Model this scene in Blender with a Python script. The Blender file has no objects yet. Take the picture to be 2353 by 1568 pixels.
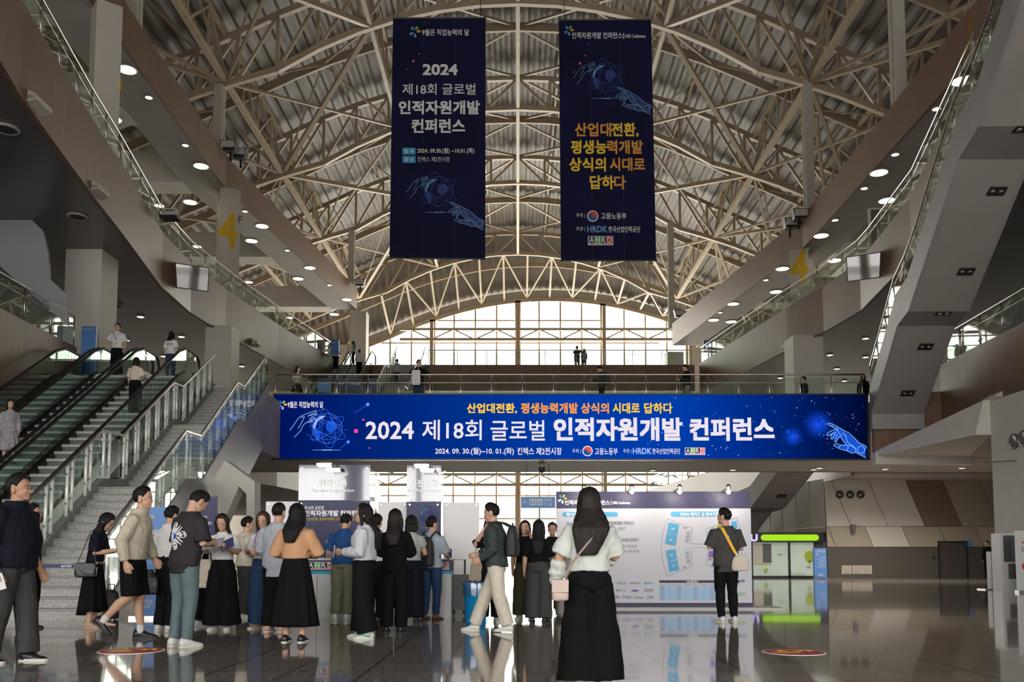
import bpy, bmesh, math, random
from mathutils import Vector, Matrix, noise
from math import sin, cos, tan, radians, pi, sqrt, atan2
SC = bpy.context.scene
COL = SC.collection
random.seed(7)
V = Vector

# ------------------------------------------------------------------ camera, sky, light, exposure
FPX, UC, VC, TH, HC = 2050.0, 1190.0, 1126.0, radians(4.3), 1.0
cam_d = bpy.data.cameras.new('camera'); cam = bpy.data.objects.new('camera', cam_d); COL.objects.link(cam)
cam.location = (0, 0, HC); cam.rotation_euler = (pi/2 + TH, 0, 0)
cam_d.sensor_width = 36; cam_d.lens = 36*FPX/2353
cam_d.shift_x = -(UC-1176.5)/2353; cam_d.shift_y = (VC-784)/2353
cam_d.clip_end = 400; SC.camera = cam
SC.view_settings.view_transform = 'Standard'; SC.view_settings.look = 'None'
SC.view_settings.gamma = 1; SC.view_settings.use_curve_mapping = False
SC.view_settings.exposure = 0.32
SC.cycles.use_denoising = True
SC.cycles.max_bounces = 9; SC.cycles.diffuse_bounces = 4; SC.cycles.glossy_bounces = 4
SC.cycles.transparent_max_bounces = 24; SC.cycles.caustics_reflective = False; SC.cycles.caustics_refractive = False
SC.cycles.sample_clamp_indirect = 6
W = bpy.data.worlds.new('sky'); SC.world = W; W.use_nodes = True
wn = W.node_tree; wn.nodes.clear()
wo = wn.nodes.new('ShaderNodeOutputWorld'); wb = wn.nodes.new('ShaderNodeBackground')
tc = wn.nodes.new('ShaderNodeTexCoord'); sx = wn.nodes.new('ShaderNodeSeparateXYZ')
wr = wn.nodes.new('ShaderNodeValToRGB')
wn.links.new(tc.outputs['Generated'], sx.inputs[0]); wn.links.new(sx.outputs[2], wr.inputs[0])
wr.color_ramp.elements[0].position = 0.0; wr.color_ramp.elements[0].color = (.55, .53, .5, 1)
wr.color_ramp.elements[1].position = 0.05; wr.color_ramp.elements[1].color = (1, .99, .96, 1)
wn.links.new(wr.outputs[0], wb.inputs[0]); wb.inputs[1].default_value = 2.6
wn.links.new(wb.outputs[0], wo.inputs[0])

def area(name, loc, rot, sx_, sy_, power, col=(1, 1, 1)):
    d = bpy.data.lights.new(name, 'AREA'); d.shape = 'RECTANGLE'; d.size = sx_; d.size_y = sy_
    d.energy = power; d.color = col
    o = bpy.data.objects.new(name, d); COL.objects.link(o); o.location = loc; o.rotation_euler = rot
    return o
# daylight entering by the glazed fronts at both ends of the hall
area('daylight_far', (0, 110, 17), (radians(-90), 0, 0), 40, 32, 29000, (1, .93, .80))
area('daylight_near', (0, -15.2, 7.4), (radians(90), 0, 0), 58, 14, 5900, (1, .965, .92))

# ------------------------------------------------------------------ projection helpers (pixel of the photo -> point in the place)
FW = V((0, cos(TH), sin(TH))); UPV = V((0, -sin(TH), cos(TH))); CP = V((0, 0, HC))
def ray(u, v): return FW + V((1, 0, 0))*((u-UC)/FPX) + UPV*((VC-v)/FPX)
def P(u, v, Y):
    d = ray(u, v); return CP + d*(Y/d.y)
def Hz(u, v, z):
    d = ray(u, v); return CP + d*((z-HC)/d.z)
def G(u, v): return Hz(u, v, 0)

# ------------------------------------------------------------------ object helpers
WL = {}
def thing(name, label, cat, loc=(0, 0, 0), group=None, rotz=0):
    o = bpy.data.objects.new(name, None); COL.objects.link(o); o.location = loc; o.rotation_euler = (0, 0, rotz)
    o.empty_display_size = .1
    o['label'] = label; o['category'] = cat
    if group: o['group'] = group
    WL[o.name] = V(loc); return o
def tag(o, label, cat, group=None):
    o['label'] = label; o['category'] = cat
    if group: o['group'] = group
    return o
def struct(o): o['kind'] = 'structure'; return o
ORD = 'first second third fourth fifth sixth seventh eighth ninth tenth eleventh twelfth thirteenth fourteenth fifteenth sixteenth seventeenth eighteenth nineteenth twentieth'.split()

class MB:
    def __init__(s): s.v = []; s.f = []; s.m = []
    def add(s, vs, fs, mi=0):
        n = len(s.v); s.v += [tuple(p) for p in vs]; s.f += [tuple(i+n for i in f) for f in fs]; s.m += [mi]*len(fs)
    def box(s, a, b, mi=0):
        (x0, y0, z0), (x1, y1, z1) = a, b
        s.add([(x0,y0,z0),(x1,y0,z0),(x1,y1,z0),(x0,y1,z0),(x0,y0,z1),(x1,y0,z1),(x1,y1,z1),(x0,y1,z1)],
              [(0,3,2,1),(4,5,6,7),(0,1,5,4),(1,2,6,5),(2,3,7,6),(3,0,4,7)], mi); return s
    def hexa(s, b4, t4, mi=0):
        s.add(list(b4)+list(t4), [(0,3,2,1),(4,5,6,7),(0,1,5,4),(1,2,6,5),(2,3,7,6),(3,0,4,7)], mi); return s
    def prism(s, poly, z0, z1, mi=0, mtop=None, mbot=None):
        n = len(poly)
        s.add([(p[0],p[1],z0) for p in poly]+[(p[0],p[1],z1) for p in poly], [(i,(i+1)%n,n+(i+1)%n,n+i) for i in range(n)], mi)
        s.add([(p[0],p[1],z1) for p in poly], [tuple(range(n))], mi if mtop is None else mtop)
        s.add([(p[0],p[1],z0) for p in poly], [tuple(range(n))[::-1]], mi if mbot is None else mbot); return s
    def extr(s, poly, d, mi=0):
        n = len(poly); d = V(d); a = [V(p) for p in poly]; b = [p+d for p in a]
        s.add(a+b, [(i,(i+1)%n,n+(i+1)%n,n+i) for i in range(n)]+[tuple(range(n))[::-1], tuple(range(n,2*n))], mi); return s
    def beam(s, p, q, w, h, up=(0,0,1), mi=0):
        p, q = V(p), V(q); d = (q-p)
        if d.length < 1e-6: return s
        d.normalize(); up = V(up)
        if abs(d.dot(up)) > .98: up = V((0,1,0))
        r = d.cross(up).normalized()*(w/2); u = r.cross(d).normalized()*(h/2)
        A = [p-r-u, p+r-u, p+r+u, p-r+u]; B = [q-r-u, q+r-u, q+r+u, q-r+u]
        s.add(A+B, [(0,1,2,3)[::-1],(4,5,6,7),(0,1,5,4),(1,2,6,5),(2,3,7,6),(3,0,4,7)], mi); return s
    def poly_beam(s, pts, w, h, up=(0,0,1), mi=0):
        for a, b in zip(pts, pts[1:]): s.beam(a, b, w, h, up, mi)
        return s
    def tube(s, pts, r, n=8, mi=0, cap=True):
        pts = [V(p) for p in pts]; k = len(pts); rs = r if isinstance(r, (list, tuple)) else [r]*k
        rings = []; prev = None
        for i, p in enumerate(pts):
            d = (pts[min(i+1, k-1)]-pts[max(i-1, 0)]).normalized()
            if prev is None:
                a = V((0,0,1)) if abs(d.z) < .9 else V((1,0,0)); x = d.cross(a).normalized()
            else: x = (prev - d*prev.dot(d)).normalized()
            prev = x; y = d.cross(x)
            rings.append([p+(x*cos(2*pi*j/n)+y*sin(2*pi*j/n))*rs[i] for j in range(n)])
        return s.loft(rings, mi, cap)
    def loft(s, rings, mi=0, cap=True):
        n = len(rings[0]); vs = [p for r in rings for p in r]; fs = []
        for i in range(len(rings)-1):
            for j in range(n):
                a, b = i*n+j, i*n+(j+1)%n; fs.append((a, b, b+n, a+n))
        if cap: fs += [tuple(range(n))[::-1], tuple(range(len(vs)-n, len(vs)))]
        s.add(vs, fs, mi); return s
    def lathe(s, prof, c=(0,0,0), n=24, mi=0, axis='z'):
        rings = []
        for (r, z) in prof:
            if axis == 'z': rings.append([V(c)+V((r*cos(2*pi*j/n), r*sin(2*pi*j/n), z)) for j in range(n)])
            else: rings.append([V(c)+V((r*cos(2*pi*j/n), z, -r*sin(2*pi*j/n))) for j in range(n)])
        return s.loft(rings, mi, True)
    def ball(s, c, r, n=12, m=8, mi=0):
        c = V(c); r = V(r) if isinstance(r, (tuple, list, V)) else V((r, r, r)); vs = []; fs = []
        for i in range(m+1):
            t = pi*i/m
            for j in range(n):
                a = 2*pi*j/n; vs.append((c.x+r.x*sin(t)*cos(a), c.y+r.y*sin(t)*sin(a), c.z+r.z*cos(t)))
        for i in range(m):
            for j in range(n):
                a, b = i*n+j, i*n+(j+1)%n; fs.append((a, a+n, b+n, b))
        s.add(vs, fs, mi); return s
    def build(s, name, mats, parent=None, smooth=False, weld=False):
        if not isinstance(mats, (list, tuple)): mats = [mats]
        off = WL.get(parent.name, V((0,0,0))) if parent else V((0,0,0))
        me = bpy.data.meshes.new(name)
        me.from_pydata([(p[0]-off.x, p[1]-off.y, p[2]-off.z) for p in s.v], [], s.f)
        for m in mats: me.materials.append(m)
        if len(mats) > 1: me.polygons.foreach_set('material_index', s.m)
        if weld or smooth:
            bm = bmesh.new(); bm.from_mesh(me); bmesh.ops.remove_doubles(bm, verts=bm.verts, dist=1e-5)
            bmesh.ops.recalc_face_normals(bm, faces=bm.faces); bm.to_mesh(me); bm.free()
        if smooth: me.polygons.foreach_set('use_smooth', [True]*len(me.polygons))
        me.update()
        o = bpy.data.objects.new(name, me); COL.objects.link(o)
        if parent: o.parent = parent; WL[o.name] = off.copy()
        return o
def dup(root, loc=None, rotz=None, label=None, group=None):
    r = root.copy(); COL.objects.link(r)
    if loc is not None: r.location = loc
    if rotz is not None: r.rotation_euler = (0, 0, rotz)
    if label: r['label'] = label
    if group: r['group'] = group
    for ch in list(root.children):
        c = ch.copy(); COL.objects.link(c); c.parent = r
        for g in list(ch.children):
            d = g.copy(); COL.objects.link(d); d.parent = c
    return r

# ------------------------------------------------------------------ materials
MATS = {}
def mat(name, col, rough=.6, metal=0, spec=.5, emit=0, ecol=None, noise_=None, bump=None, coat=0, alpha=1):
    """noise_ = (scale, amount[, stretch xyz]) colour mottling; bump = (scale, strength[, stretch])"""
    if name in MATS: return MATS[name]
    m = bpy.data.materials.new(name); m.use_nodes = True; nt = m.node_tree; b = nt.nodes['Principled BSDF']
    b.inputs['Base Color'].default_value = (*col, 1); b.inputs['Roughness'].default_value = rough
    b.inputs['Metallic'].default_value = metal; b.inputs['Specular IOR Level'].default_value = spec
    b.inputs['Coat Weight'].default_value = coat
    if emit: b.inputs['Emission Color'].default_value = (*(ecol or col), 1); b.inputs['Emission Strength'].default_value = emit
    def ntex(sc_, st):
        t = nt.nodes.new('ShaderNodeTexCoord'); mp = nt.nodes.new('ShaderNodeMapping'); n = nt.nodes.new('ShaderNodeTexNoise')
        mp.inputs['Scale'].default_value = st; n.inputs['Scale'].default_value = sc_; n.inputs['Detail'].default_value = 5
        nt.links.new(t.outputs['Object'], mp.inputs[0]); nt.links.new(mp.outputs[0], n.inputs[0]); return n
    if noise_:
        n = ntex(noise_[0], noise_[2] if len(noise_) > 2 else (1,1,1)); mx = nt.nodes.new('ShaderNodeMixRGB'); a = noise_[1]
        mx.inputs[1].default_value = (*[max(0, c*(1-a)) for c in col], 1); mx.inputs[2].default_value = (*[min(1, c*(1+a)) for c in col], 1)
        cr = nt.nodes.new('ShaderNodeValToRGB'); cr.color_ramp.elements[0].position = .3; cr.color_ramp.elements[1].position = .7
        nt.links.new(n.outputs[0], cr.inputs[0]); nt.links.new(cr.outputs[0], mx.inputs[0]); nt.links.new(mx.outputs[0], b.inputs['Base Color'])
    if bump:
        n = ntex(bump[0], bump[2] if len(bump) > 2 else (1,1,1)); bp = nt.nodes.new('ShaderNodeBump')
        bp.inputs['Strength'].default_value = bump[1]; bp.inputs['Distance'].default_value = .02
        nt.links.new(n.outputs[0], bp.inputs['Height']); nt.links.new(bp.outputs[0], b.inputs['Normal'])
    MATS[name] = m; return m
def emis(name, col, st):
    if name in MATS: return MATS[name]
    m = bpy.data.materials.new(name); m.use_nodes = True; nt = m.node_tree; nt.nodes.clear()
    e = nt.nodes.new('ShaderNodeEmission'); o = nt.nodes.new('ShaderNodeOutputMaterial'); e.inputs[0].default_value = (*col, 1); e.inputs[1].default_value = st
    nt.links.new(e.outputs[0], o.inputs[0]); MATS[name] = m; return m
def glassmat(name, tint, refl=.12, rough=.02, ior=1.5):
    m = bpy.data.materials.new(name); m.use_nodes = True; nt = m.node_tree; nt.nodes.clear()
    o = nt.nodes.new('ShaderNodeOutputMaterial'); t = nt.nodes.new('ShaderNodeBsdfTransparent'); g = nt.nodes.new('ShaderNodeBsdfGlossy')
    mx = nt.nodes.new('ShaderNodeMixShader'); lw = nt.nodes.new('ShaderNodeLayerWeight'); pw = nt.nodes.new('ShaderNodeMath'); pw.operation = 'POWER'; pw.inputs[1].default_value = 5; pm = nt.nodes.new('ShaderNodeMath'); pm.operation = 'MULTIPLY'; pm.inputs[1].default_value = .7; ad = nt.nodes.new('ShaderNodeMath'); ad.operation = 'ADD'; ad.use_clamp = True
    t.inputs[0].default_value = (*tint, 1); g.inputs['Roughness'].default_value = rough; ad.inputs[1].default_value = refl+((ior-1)/(ior+1))**2
    nt.links.new(lw.outputs['Facing'], pw.inputs[0]); nt.links.new(pw.outputs[0], pm.inputs[0]); nt.links.new(pm.outputs[0], ad.inputs[0]); nt.links.new(ad.outputs[0], mx.inputs[0]); nt.links.new(t.outputs[0], mx.inputs[1]); nt.links.new(g.outputs[0], mx.inputs[2])
    nt.links.new(mx.outputs[0], o.inputs[0]); MATS[name] = m; return m

M_glass = glassmat('clear_glass', (.84, .91, .875), .012, .015, 1.4)
M_winglass = glassmat('window_glass', (.93, .96, .96), .01)
M_steel = mat('stainless_steel', (.62, .61, .58), .28, 1)
M_post = mat('whitened_steel_post', (.95, .95, .92), .3, .15)  # near-white base colour stands in for windows mirrored in the steel
M_truss = mat('cream_painted_steel', (.47, .385, .285), .5, noise_=(1.5, .12))
M_truss2 = mat('cream_painted_steel_plain', (.47, .385, .285), .5)
M_deck = mat('corrugated_roof_deck', (.115, .092, .070), .5, 0, noise_=(.5, .25))
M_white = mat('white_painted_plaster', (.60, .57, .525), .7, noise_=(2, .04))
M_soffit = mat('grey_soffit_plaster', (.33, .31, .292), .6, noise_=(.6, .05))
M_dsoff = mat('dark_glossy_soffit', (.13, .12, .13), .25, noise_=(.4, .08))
M_concrete = mat('smooth_grey_concrete', (.30, .295, .29), .55, noise_=(1.2, .08))
M_stone = None
M_black = mat('black_metal', (.02, .02, .022), .4)
M_rubber = mat('black_rubber', (.015, .015, .016), .5)
M_dark = mat('dark_interior', (.05, .047, .045), .6)
M_wpanel = mat('white_laminate_panel', (.68, .68, .69), .35)
M_navy = mat('navy_print', (.028, .03, .11), .5)
M_blue = mat('blue_sign_panel', (.08, .22, .55), .4)

def wood_mat():
    m = bpy.data.materials.new('brown_wood_panelling'); m.use_nodes = True; nt = m.node_tree; b = nt.nodes['Principled BSDF']
    t = nt.nodes.new('ShaderNodeTexCoord'); mp = nt.nodes.new('ShaderNodeMapping'); mp.inputs['Scale'].default_value = (7, 7, .25)
    n = nt.nodes.new('ShaderNodeTexNoise'); n.inputs['Scale'].default_value = 3; n.inputs['Detail'].default_value = 6
    n2 = nt.nodes.new('ShaderNodeTexNoise'); n2.inputs['Scale'].default_value = .35
    cr = nt.nodes.new('ShaderNodeValToRGB'); e = cr.color_ramp.elements
    e[0].position = .3; e[0].color = (.18, .098, .062, 1); e[1].position = .75; e[1].color = (.30, .185, .128, 1)
    mx = nt.nodes.new('ShaderNodeMixRGB'); mx.blend_type = 'MULTIPLY'; mx.inputs[0].default_value = .35
    nt.links.new(t.outputs['Object'], mp.inputs[0]); nt.links.new(mp.outputs[0], n.inputs[0]); nt.links.new(t.outputs['Object'], n2.inputs[0])
    nt.links.new(n.outputs[0], cr.inputs[0]); nt.links.new(cr.outputs[0], mx.inputs[1]); nt.links.new(n2.outputs[0], mx.inputs[2])
    nt.links.new(mx.outputs[0], b.inputs['Base Color']); b.inputs['Roughness'].default_value = .45
    return m
M_wood = wood_mat()

def granite(name, c1, c2, c3, rough, scale=60, tile=None, mortar=(.12, .11, .1), coat=0):
    m = bpy.data.materials.new(name); m.use_nodes = True; nt = m.node_tree; b = nt.nodes['Principled BSDF']
    t = nt.nodes.new('ShaderNodeTexCoord'); n = nt.nodes.new('ShaderNodeTexNoise'); n.inputs['Scale'].default_value = scale; n.inputs['Detail'].default_value = 3
    n.inputs['Roughness'].default_value = .8
    cr = nt.nodes.new('ShaderNodeValToRGB'); e = cr.color_ramp.elements
    e[0].position = .36; e[0].color = (*c1, 1); e[1].position = .64; e[1].color = (*c3, 1); k = e.new(.5); k.color = (*c2, 1)
    nt.links.new(t.outputs['Object'], n.inputs[0]); nt.links.new(n.outputs[0], cr.inputs[0]); out = cr.outputs[0]
    n2 = nt.nodes.new('ShaderNodeTexNoise'); n2.inputs['Scale'].default_value = .6; nt.links.new(t.outputs['Object'], n2.inputs[0])
    if tile:
        bk = nt.nodes.new('ShaderNodeTexBrick'); bk.offset = 0; bk.inputs['Scale'].default_value = 1
        bk.inputs['Brick Width'].default_value = tile[0]; bk.inputs['Row Height'].default_value = tile[1]; bk.inputs['Mortar Size'].default_value = .013
        bk.inputs['Mortar Smooth'].default_value = .1
        bk.inputs['Color1'].default_value = (.92,.92,.92,1); bk.inputs['Color2'].default_value = (1,1,1,1); bk.inputs['Mortar'].default_value = (.35,.33,.31,1)
        nt.links.new(t.outputs['Object'], bk.inputs[0])
        mx = nt.nodes.new('ShaderNodeMixRGB'); mx.blend_type = 'MULTIPLY'; mx.inputs[0].default_value = 1
        nt.links.new(out, mx.inputs[1]); nt.links.new(bk.outputs[0], mx.inputs[2]); out = mx.outputs[0]
    nt.links.new(out, b.inputs['Base Color']); b.inputs['Roughness'].default_value = rough; b.inputs['Specular IOR Level'].default_value = .5
    b.inputs['Coat Weight'].default_value = coat; b.inputs['Coat Roughness'].default_value = .03
    return m
M_floor = granite('polished_grey_granite_floor', (.15, .133, .117), (.33, .297, .266), (.52, .475, .43), .075, 24, (.66, .66), coat=.45)
M_stair = granite('light_speckled_granite', (.22, .21, .2), (.42, .405, .385), (.56, .54, .52), .5, 40)
M_gwall = granite('rough_grey_granite', (.13, .12, .11), (.21, .2, .185), (.29, .275, .26), .55, 22, (1.2, .6))

# ------------------------------------------------------------------ the hall shell
_f = MB(); _f.box((-34,-16,-.3), (34,112,0)); struct(_f.build('floor', M_floor))
Y_A = 53.5; Y_B = 80.0
TY = [27.0, 40.25, 53.5, 66.75, 80.5, 100.0]
YW = 108.0
zsL = P(518, 433, Y_A).z; zsR = P(1845, 572, Y_A).z      # soffits of the roof-edge beams
pA = P(605, 182, Y_A); pTop = P(1190, 5, Y_A); pPost = P(520, 190, Y_A)
APX = pTop.z; XK = -pA.x; SAG = APX - pA.z; RB = (XK*XK + SAG*SAG)/(2*SAG)
XP = -pPost.x; ZP = pPost.z; TD = 2.4
def zb(x):
    x = abs(x)
    if x <= XK: return APX - (RB - sqrt(RB*RB - x*x))
    if x <= XP: return APX - SAG + (ZP-(APX-SAG))*(x-XK)/(XP-XK)
    return ZP - .42*(x-XP)
def zt(x):
    x = abs(x); R = RB*1.32
    if x <= 17: return APX + TD - (R - sqrt(R*R - x*x))
    z17 = APX + TD - (R - sqrt(R*R - 17*17)); return z17 - .45*(x-17)
XW = 31.0; XCW = 3.9
ZWA = P(1267, 690, YW).z; ZWB = P(902, 776, YW).z; XWB = P(1267, 776, YW).x - P(902, 776, YW).x
def zwin(x):
    x = abs(x-XCW); return ZWA - (ZWA-ZWB)*(x/XWB)**2 if x < XWB else ZWB - (x-XWB)*.4
# corrugated deck
dk = MB(); xs = []; x = -XW
while x < XW: xs.append(x); x += .21
prof = []
for i, x in enumerate(xs): prof.append((x, zt(x) + .75 + (.05 if (i//2) % 2 else -.05)))
n = len(prof)
def hip(p, y): return p[1] if y < 105 else min(p[1], zwin(p[0])+1.2 + (p[1]-zt(p[0])-.75))
DY = (-14, 101.5, YW+.5)
for dz in (0, .3):
    dk.add([(p[0], y, hip(p, y)+dz) for y in DY for p in prof], [((i, i+1, n+i+1, n+i) if dz == 0 else (i, n+i, n+i+1, i+1)) for r in range(2) for i in range(r*n, r*n+n-1)])
struct(dk.build('ceiling', M_deck))
o_ = MB().poly_beam([(x, 104.2, min(zt(x)+.4, (zt(x)+zwin(x)+1)/2)) for x in [-28+56*i/24 for i in range(25)]], .3, .5).build('roof_girder', M_truss)
tag(o_, 'low curved steel girder right above the far window head', 'girder')
for sd, nm in ((-1, 'left'), (1, 'right')):
    b = MB().box((sd*XW-.3, -14, 0), (sd*XW+.3, YW, zt(XW)+1.2)); struct(b.build('wall_'+nm, M_white))

# ------------------------------------------------------------------ roof trusses
def member(p, q, w, h, name, par, m=None, up=(0,0,1)): return MB().beam(p, q, w, h, up).build(name, m or M_truss2, par)
def xpts(n, half): return [-half + 2*half*i/n for i in range(n+1)]
for ti, Y in enumerate(TY):
    t = thing('roof_truss', 'cream steel lattice truss arching across the hall, %s from the far window' % ORD[len(TY)-1-ti], 'roof truss', (0, Y, zb(0)), 'arched roof trusses')
    X = xpts(22, 27.5)
    MB().poly_beam([(x, Y, zb(x)) for x in X], .34, .36).build('bottom_chord', M_truss, t)
    MB().poly_beam([(x, Y, zt(x)) for x in X], .34, .36).build('top_chord', M_truss, t)
    for i, x in enumerate(X):
        if zt(x)-zb(x) > .5: member((x, Y, zb(x)), (x, Y, zt(x)), .2, .2, 'web_post', t)
        if i < len(X)-1:
            a, b = X[i], X[i+1]
            up_ = (a < 0)
            member((a, Y, zb(a) if up_ else zt(a)), (b, Y, zt(b) if up_ else zb(b)), .18, .18, 'web_diagonal', t)
    g = MB()
GY = [20.4, 33.6, 46.9, 60.1, 73.4, 90.5]
for gi, Y in enumerate(GY):
    X = xpts(22, 28.5)
    o = MB().poly_beam([(x, Y, zt(x)+.05) for x in X], .22, .6).build('roof_girder', M_truss)
    tag(o, 'plain curved cream steel girder under the roof deck, %s from the far window' % ORD[len(GY)-1-gi], 'girder', 'curved roof girders')
# longitudinal trusses along the hall, between every two arches
def node(x, Y, top): return V((x, Y, zt(x) if top else zb(x)))
for li, x in enumerate([-XP-5.5, -XP, -9.2, 0, 9.2, XP, XP+5.5]):
    nmx = ['outer left', 'left post-line', 'left inner', 'ridge', 'right inner', 'right post-line', 'outer right'][li]
    t = thing('lengthwise_truss', 'cream steel lattice running along the hall roof on the %s line' % nmx, 'roof truss', (x, TY[0], zb(x)), 'lengthwise roof trusses')
    heavy = .34 if abs(abs(x)-XP) < .1 else .26
    MB().poly_beam([node(x, Y, 0) for Y in TY], heavy, heavy).build('bottom_chord', M_truss, t)
    MB().beam(node(x, TY[0], 1), node(x, TY[-1], 1), .25, .25).build('top_chord', M_truss, t)
    if li != 3:
        for a, b in zip(TY, TY[1:]):
            Ys = [a+(b-a)*k/4 for k in range(5)]
            for k in range(4):
                member(node(x, Ys[k], k % 2), node(x, Ys[k+1], (k+1) % 2), .16, .16, 'web_diagonal', t)
                if 0 < k: member(node(x, Ys[k], 0), node(x, Ys[k], 1), .14, .14, 'web_post', t)
# flat cross bracing in the bottom-chord surface and raking struts from the post heads
for bi, (a, b) in enumerate(zip(TY, TY[1:])):
    t = thing('roof_bracing', 'crossed cream steel braces spanning the %s roof bay from the far window' % ORD[len(TY)-2-bi], 'roof bracing', (0, a, zb(0)), 'roof bracing bays')
    lines = [-XP-5.5, -XP, -9.2, 0, 9.2, XP, XP+5.5]; mid = (a+b)/2
    for x0, x1 in zip(lines, lines[1:]):
        if abs(x0+x1)/2 < 9:     # either side of the ridge: flat braces in the deck plane only
            xo = x0 if x1 == 0 else x1
            for yy in (a, b): member(V((0, yy, zt(0)+.1)), V((xo, mid, zt(xo)+.1)), .17, .17, 'brace', t); member(V((xo, yy, zt(xo)+.1)), V((0, mid, zt(0)+.1)), .17, .17, 'brace', t)
            continue
        for A_, B_ in (((x0, a), (x1, b)), ((x1, a), (x0, b))):
            member(node(A_[0], A_[1], 0), node(B_[0], B_[1], 0), .17, .17, 'brace', t)
        xm = (x0+x1)/2
        member(V((x0, mid, zt(x0))), node(x0, a, 0), .15, .15, 'strut', t); member(V((x0, mid, zt(x0))), node(x0, b, 0), .15, .15, 'strut', t)
        member(node(x0, a, 0), V((xm, mid, zt(xm))), .13, .13, 'strut', t); member(node(x1, b, 0), V((xm, mid, zt(xm))), .13, .13, 'strut', t)
        member(node(x1, a, 0), V((xm, mid, zt(xm))), .1, .1, 'strut', t); member(node(x0, b, 0), V((xm, mid, zt(xm))), .1, .1, 'strut', t)
    for sgn in (-1, 1):     # long tree-like rakers from the post heads
        if bi % 2 == 0:
            member(V((sgn*XP, b, zb(XP))), V((sgn*9.2, a, zb(9.2))), .3, .3, 'raker', t); member(V((sgn*XP, a, zb(XP))), V((sgn*(XP+8), b, zb(XP+8))), .24, .24, 'raker', t)
        else:
            member(V((sgn*XP, a, zb(XP))), V((sgn*9.2, b, zb(9.2))), .3, .3, 'raker', t); member(V((sgn*XP, b, zb(XP))), V((sgn*(XP+8), a, zb(XP+8))), .24, .24, 'raker', t)
# lattice between the last arch and the head of the far window
t = thing('roof_bracing', 'zigzag cream steel struts between the last arch and the far window head', 'roof bracing', (0, TY[-1], zb(0)))
for i in range(14):
    x0 = XCW-19.5+39*i/14; x1 = x0+39/14
    member((x0, TY[-1], zb(x0)), (x0, YW-.3, zwin(x0)+.3), .22, .22, 'strut', t); member((x0, TY[-1], zb(x0)) if i % 2 else (x0, YW-.3, zwin(x0)+.3), (x1, YW-.3, zwin(x1)+.3) if i % 2 else (x1, TY[-1], zb(x1)), .16, .16, 'strut', t)
# purlins
for pi_, x in enumerate([-26,-23,-19.5,-13,-6.2,-3.1,3.1,6.2,13,19.5,23,26]):
    o = MB().beam((x, TY[0]-8, zt(x)+.45), (x, 103, zt(x)+.45), .12, .22).build('roof_purlin', M_truss2)
    tag(o, 'slim steel purlin under the roof deck, %s from the left wall' % ORD[pi_], 'purlin', 'roof purlins')

# ------------------------------------------------------------------ far window wall (arched, mullioned) and near glazed front
XS = [-20.9 + 2.6125*i for i in range(17)]
t = struct(thing('window_1', 'tall arched glazed wall of mullioned panes closing the far end of the hall', 'window', (0, YW, 0)))
gp = MB(); k = 0
N = 24
arc = [(-20.9 + 41.8*i/N) for i in range(N+1)]
gp.add([(x, YW, .2) for x in arc]+[(x, YW, zwin(x)) for x in arc], [(i, i+1, N+2+i, N+1+i) for i in range(N)])
gp.build('window_glass', M_winglass, t)
for i, x in enumerate(XS):
    wdt = .7 if i % 4 == 0 else .19
    MB().box((x-wdt/2, YW-.35 if i % 4 == 0 else YW-.12, 0), (x+wdt/2, YW+.05, zwin(x))).build('mullion', M_truss, t)
for z in (3.0, 5.6, 8.4, 11.0, 13.6, 16.2, 18.9, 21.6, 24.4, 27.2, 30):
    xm = max([x for x in [j*.1 for j in range(0, 209)] if zwin(-x) > z] or [0])
    if xm > 1: MB().box((-xm, YW-.1, z-.08), (xm, YW+.04, z+.08)).build('transom', M_truss, t)
MB().poly_beam([(x, YW-.1, zwin(x)) for x in arc], .5, .45).build('arched_head', M_truss, t)
for zz in (9.6, 27.3):   # wind girders with zig-zag lacing
    xl_ = min([x for x in [j*.2-20.9 for j in range(210)] if zwin(x) > zz+1.2]); xr_ = min(20.9, 2*XCW-xl_)
    MB().box((xl_, YW-1.6, zz-.16), (xr_, YW-1.3, zz+.16)).build('wind_girder', M_truss, t)
    MB().box((xl_, YW-1.6, zz+1.1), (xr_, YW-1.3, zz+1.4)).build('wind_girder', M_truss, t)
    for i in range(0, 16):
        a, b = XS[i], XS[i+1]
        if a < xl_-.3 or b > xr_+.3: continue
        lo, hi = (zz, zz+1.25) if i % 2 == 0 else (zz+1.25, zz)
        MB().beam((a, YW-1.45, lo), (b, YW-1.45, hi), .14, .14).build('lacing_bar', M_truss, t)
for i in (0, 4, 8, 12, 16):
    x = XS[i]
    MB().box((x-.2, YW-1.7, 0), (x+.2, YW-1.3, zwin(x)-.6)).build('wind_post', M_truss, t)
    for kz in range(2, int(zwin(x)-1), 2): MB().beam((x, YW-1.3, kz), (x, YW-.3, kz+1), .12, .12, (1,0,0)).build('lacing_bar', M_truss, t)
for sd in (-1, 1):
    b = MB().box((min(sd*20.9, sd*XW), YW-.1, 0), (max(sd*20.9, sd*XW), YW+.4, zwin(sd*20.9)+1.2)); struct(b.build('wall_far_'+('left' if sd < 0 else 'right'), M_white))
gb = MB()
XX = [-20.9 + 41.8*i/24 for i in range(25)]
gb.add([(x, YW+.1, zwin(x)) for x in XX]+[(x, YW+.1, min(zwin(x)+1.3, zt(x)+1)) for x in XX], [(i, i+1, 26+i, 25+i) for i in range(24)])
struct(gb.build('wall_far_gable', M_white))
b = MB()
b.box((-XW, -14.3, 14.6), (XW, -14, 40)); struct(b.build('wall_near', M_white))
t = struct(thing('window_2', 'glazed entrance front of the hall behind the viewer', 'window', (0, -14.1, 0)))
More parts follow.
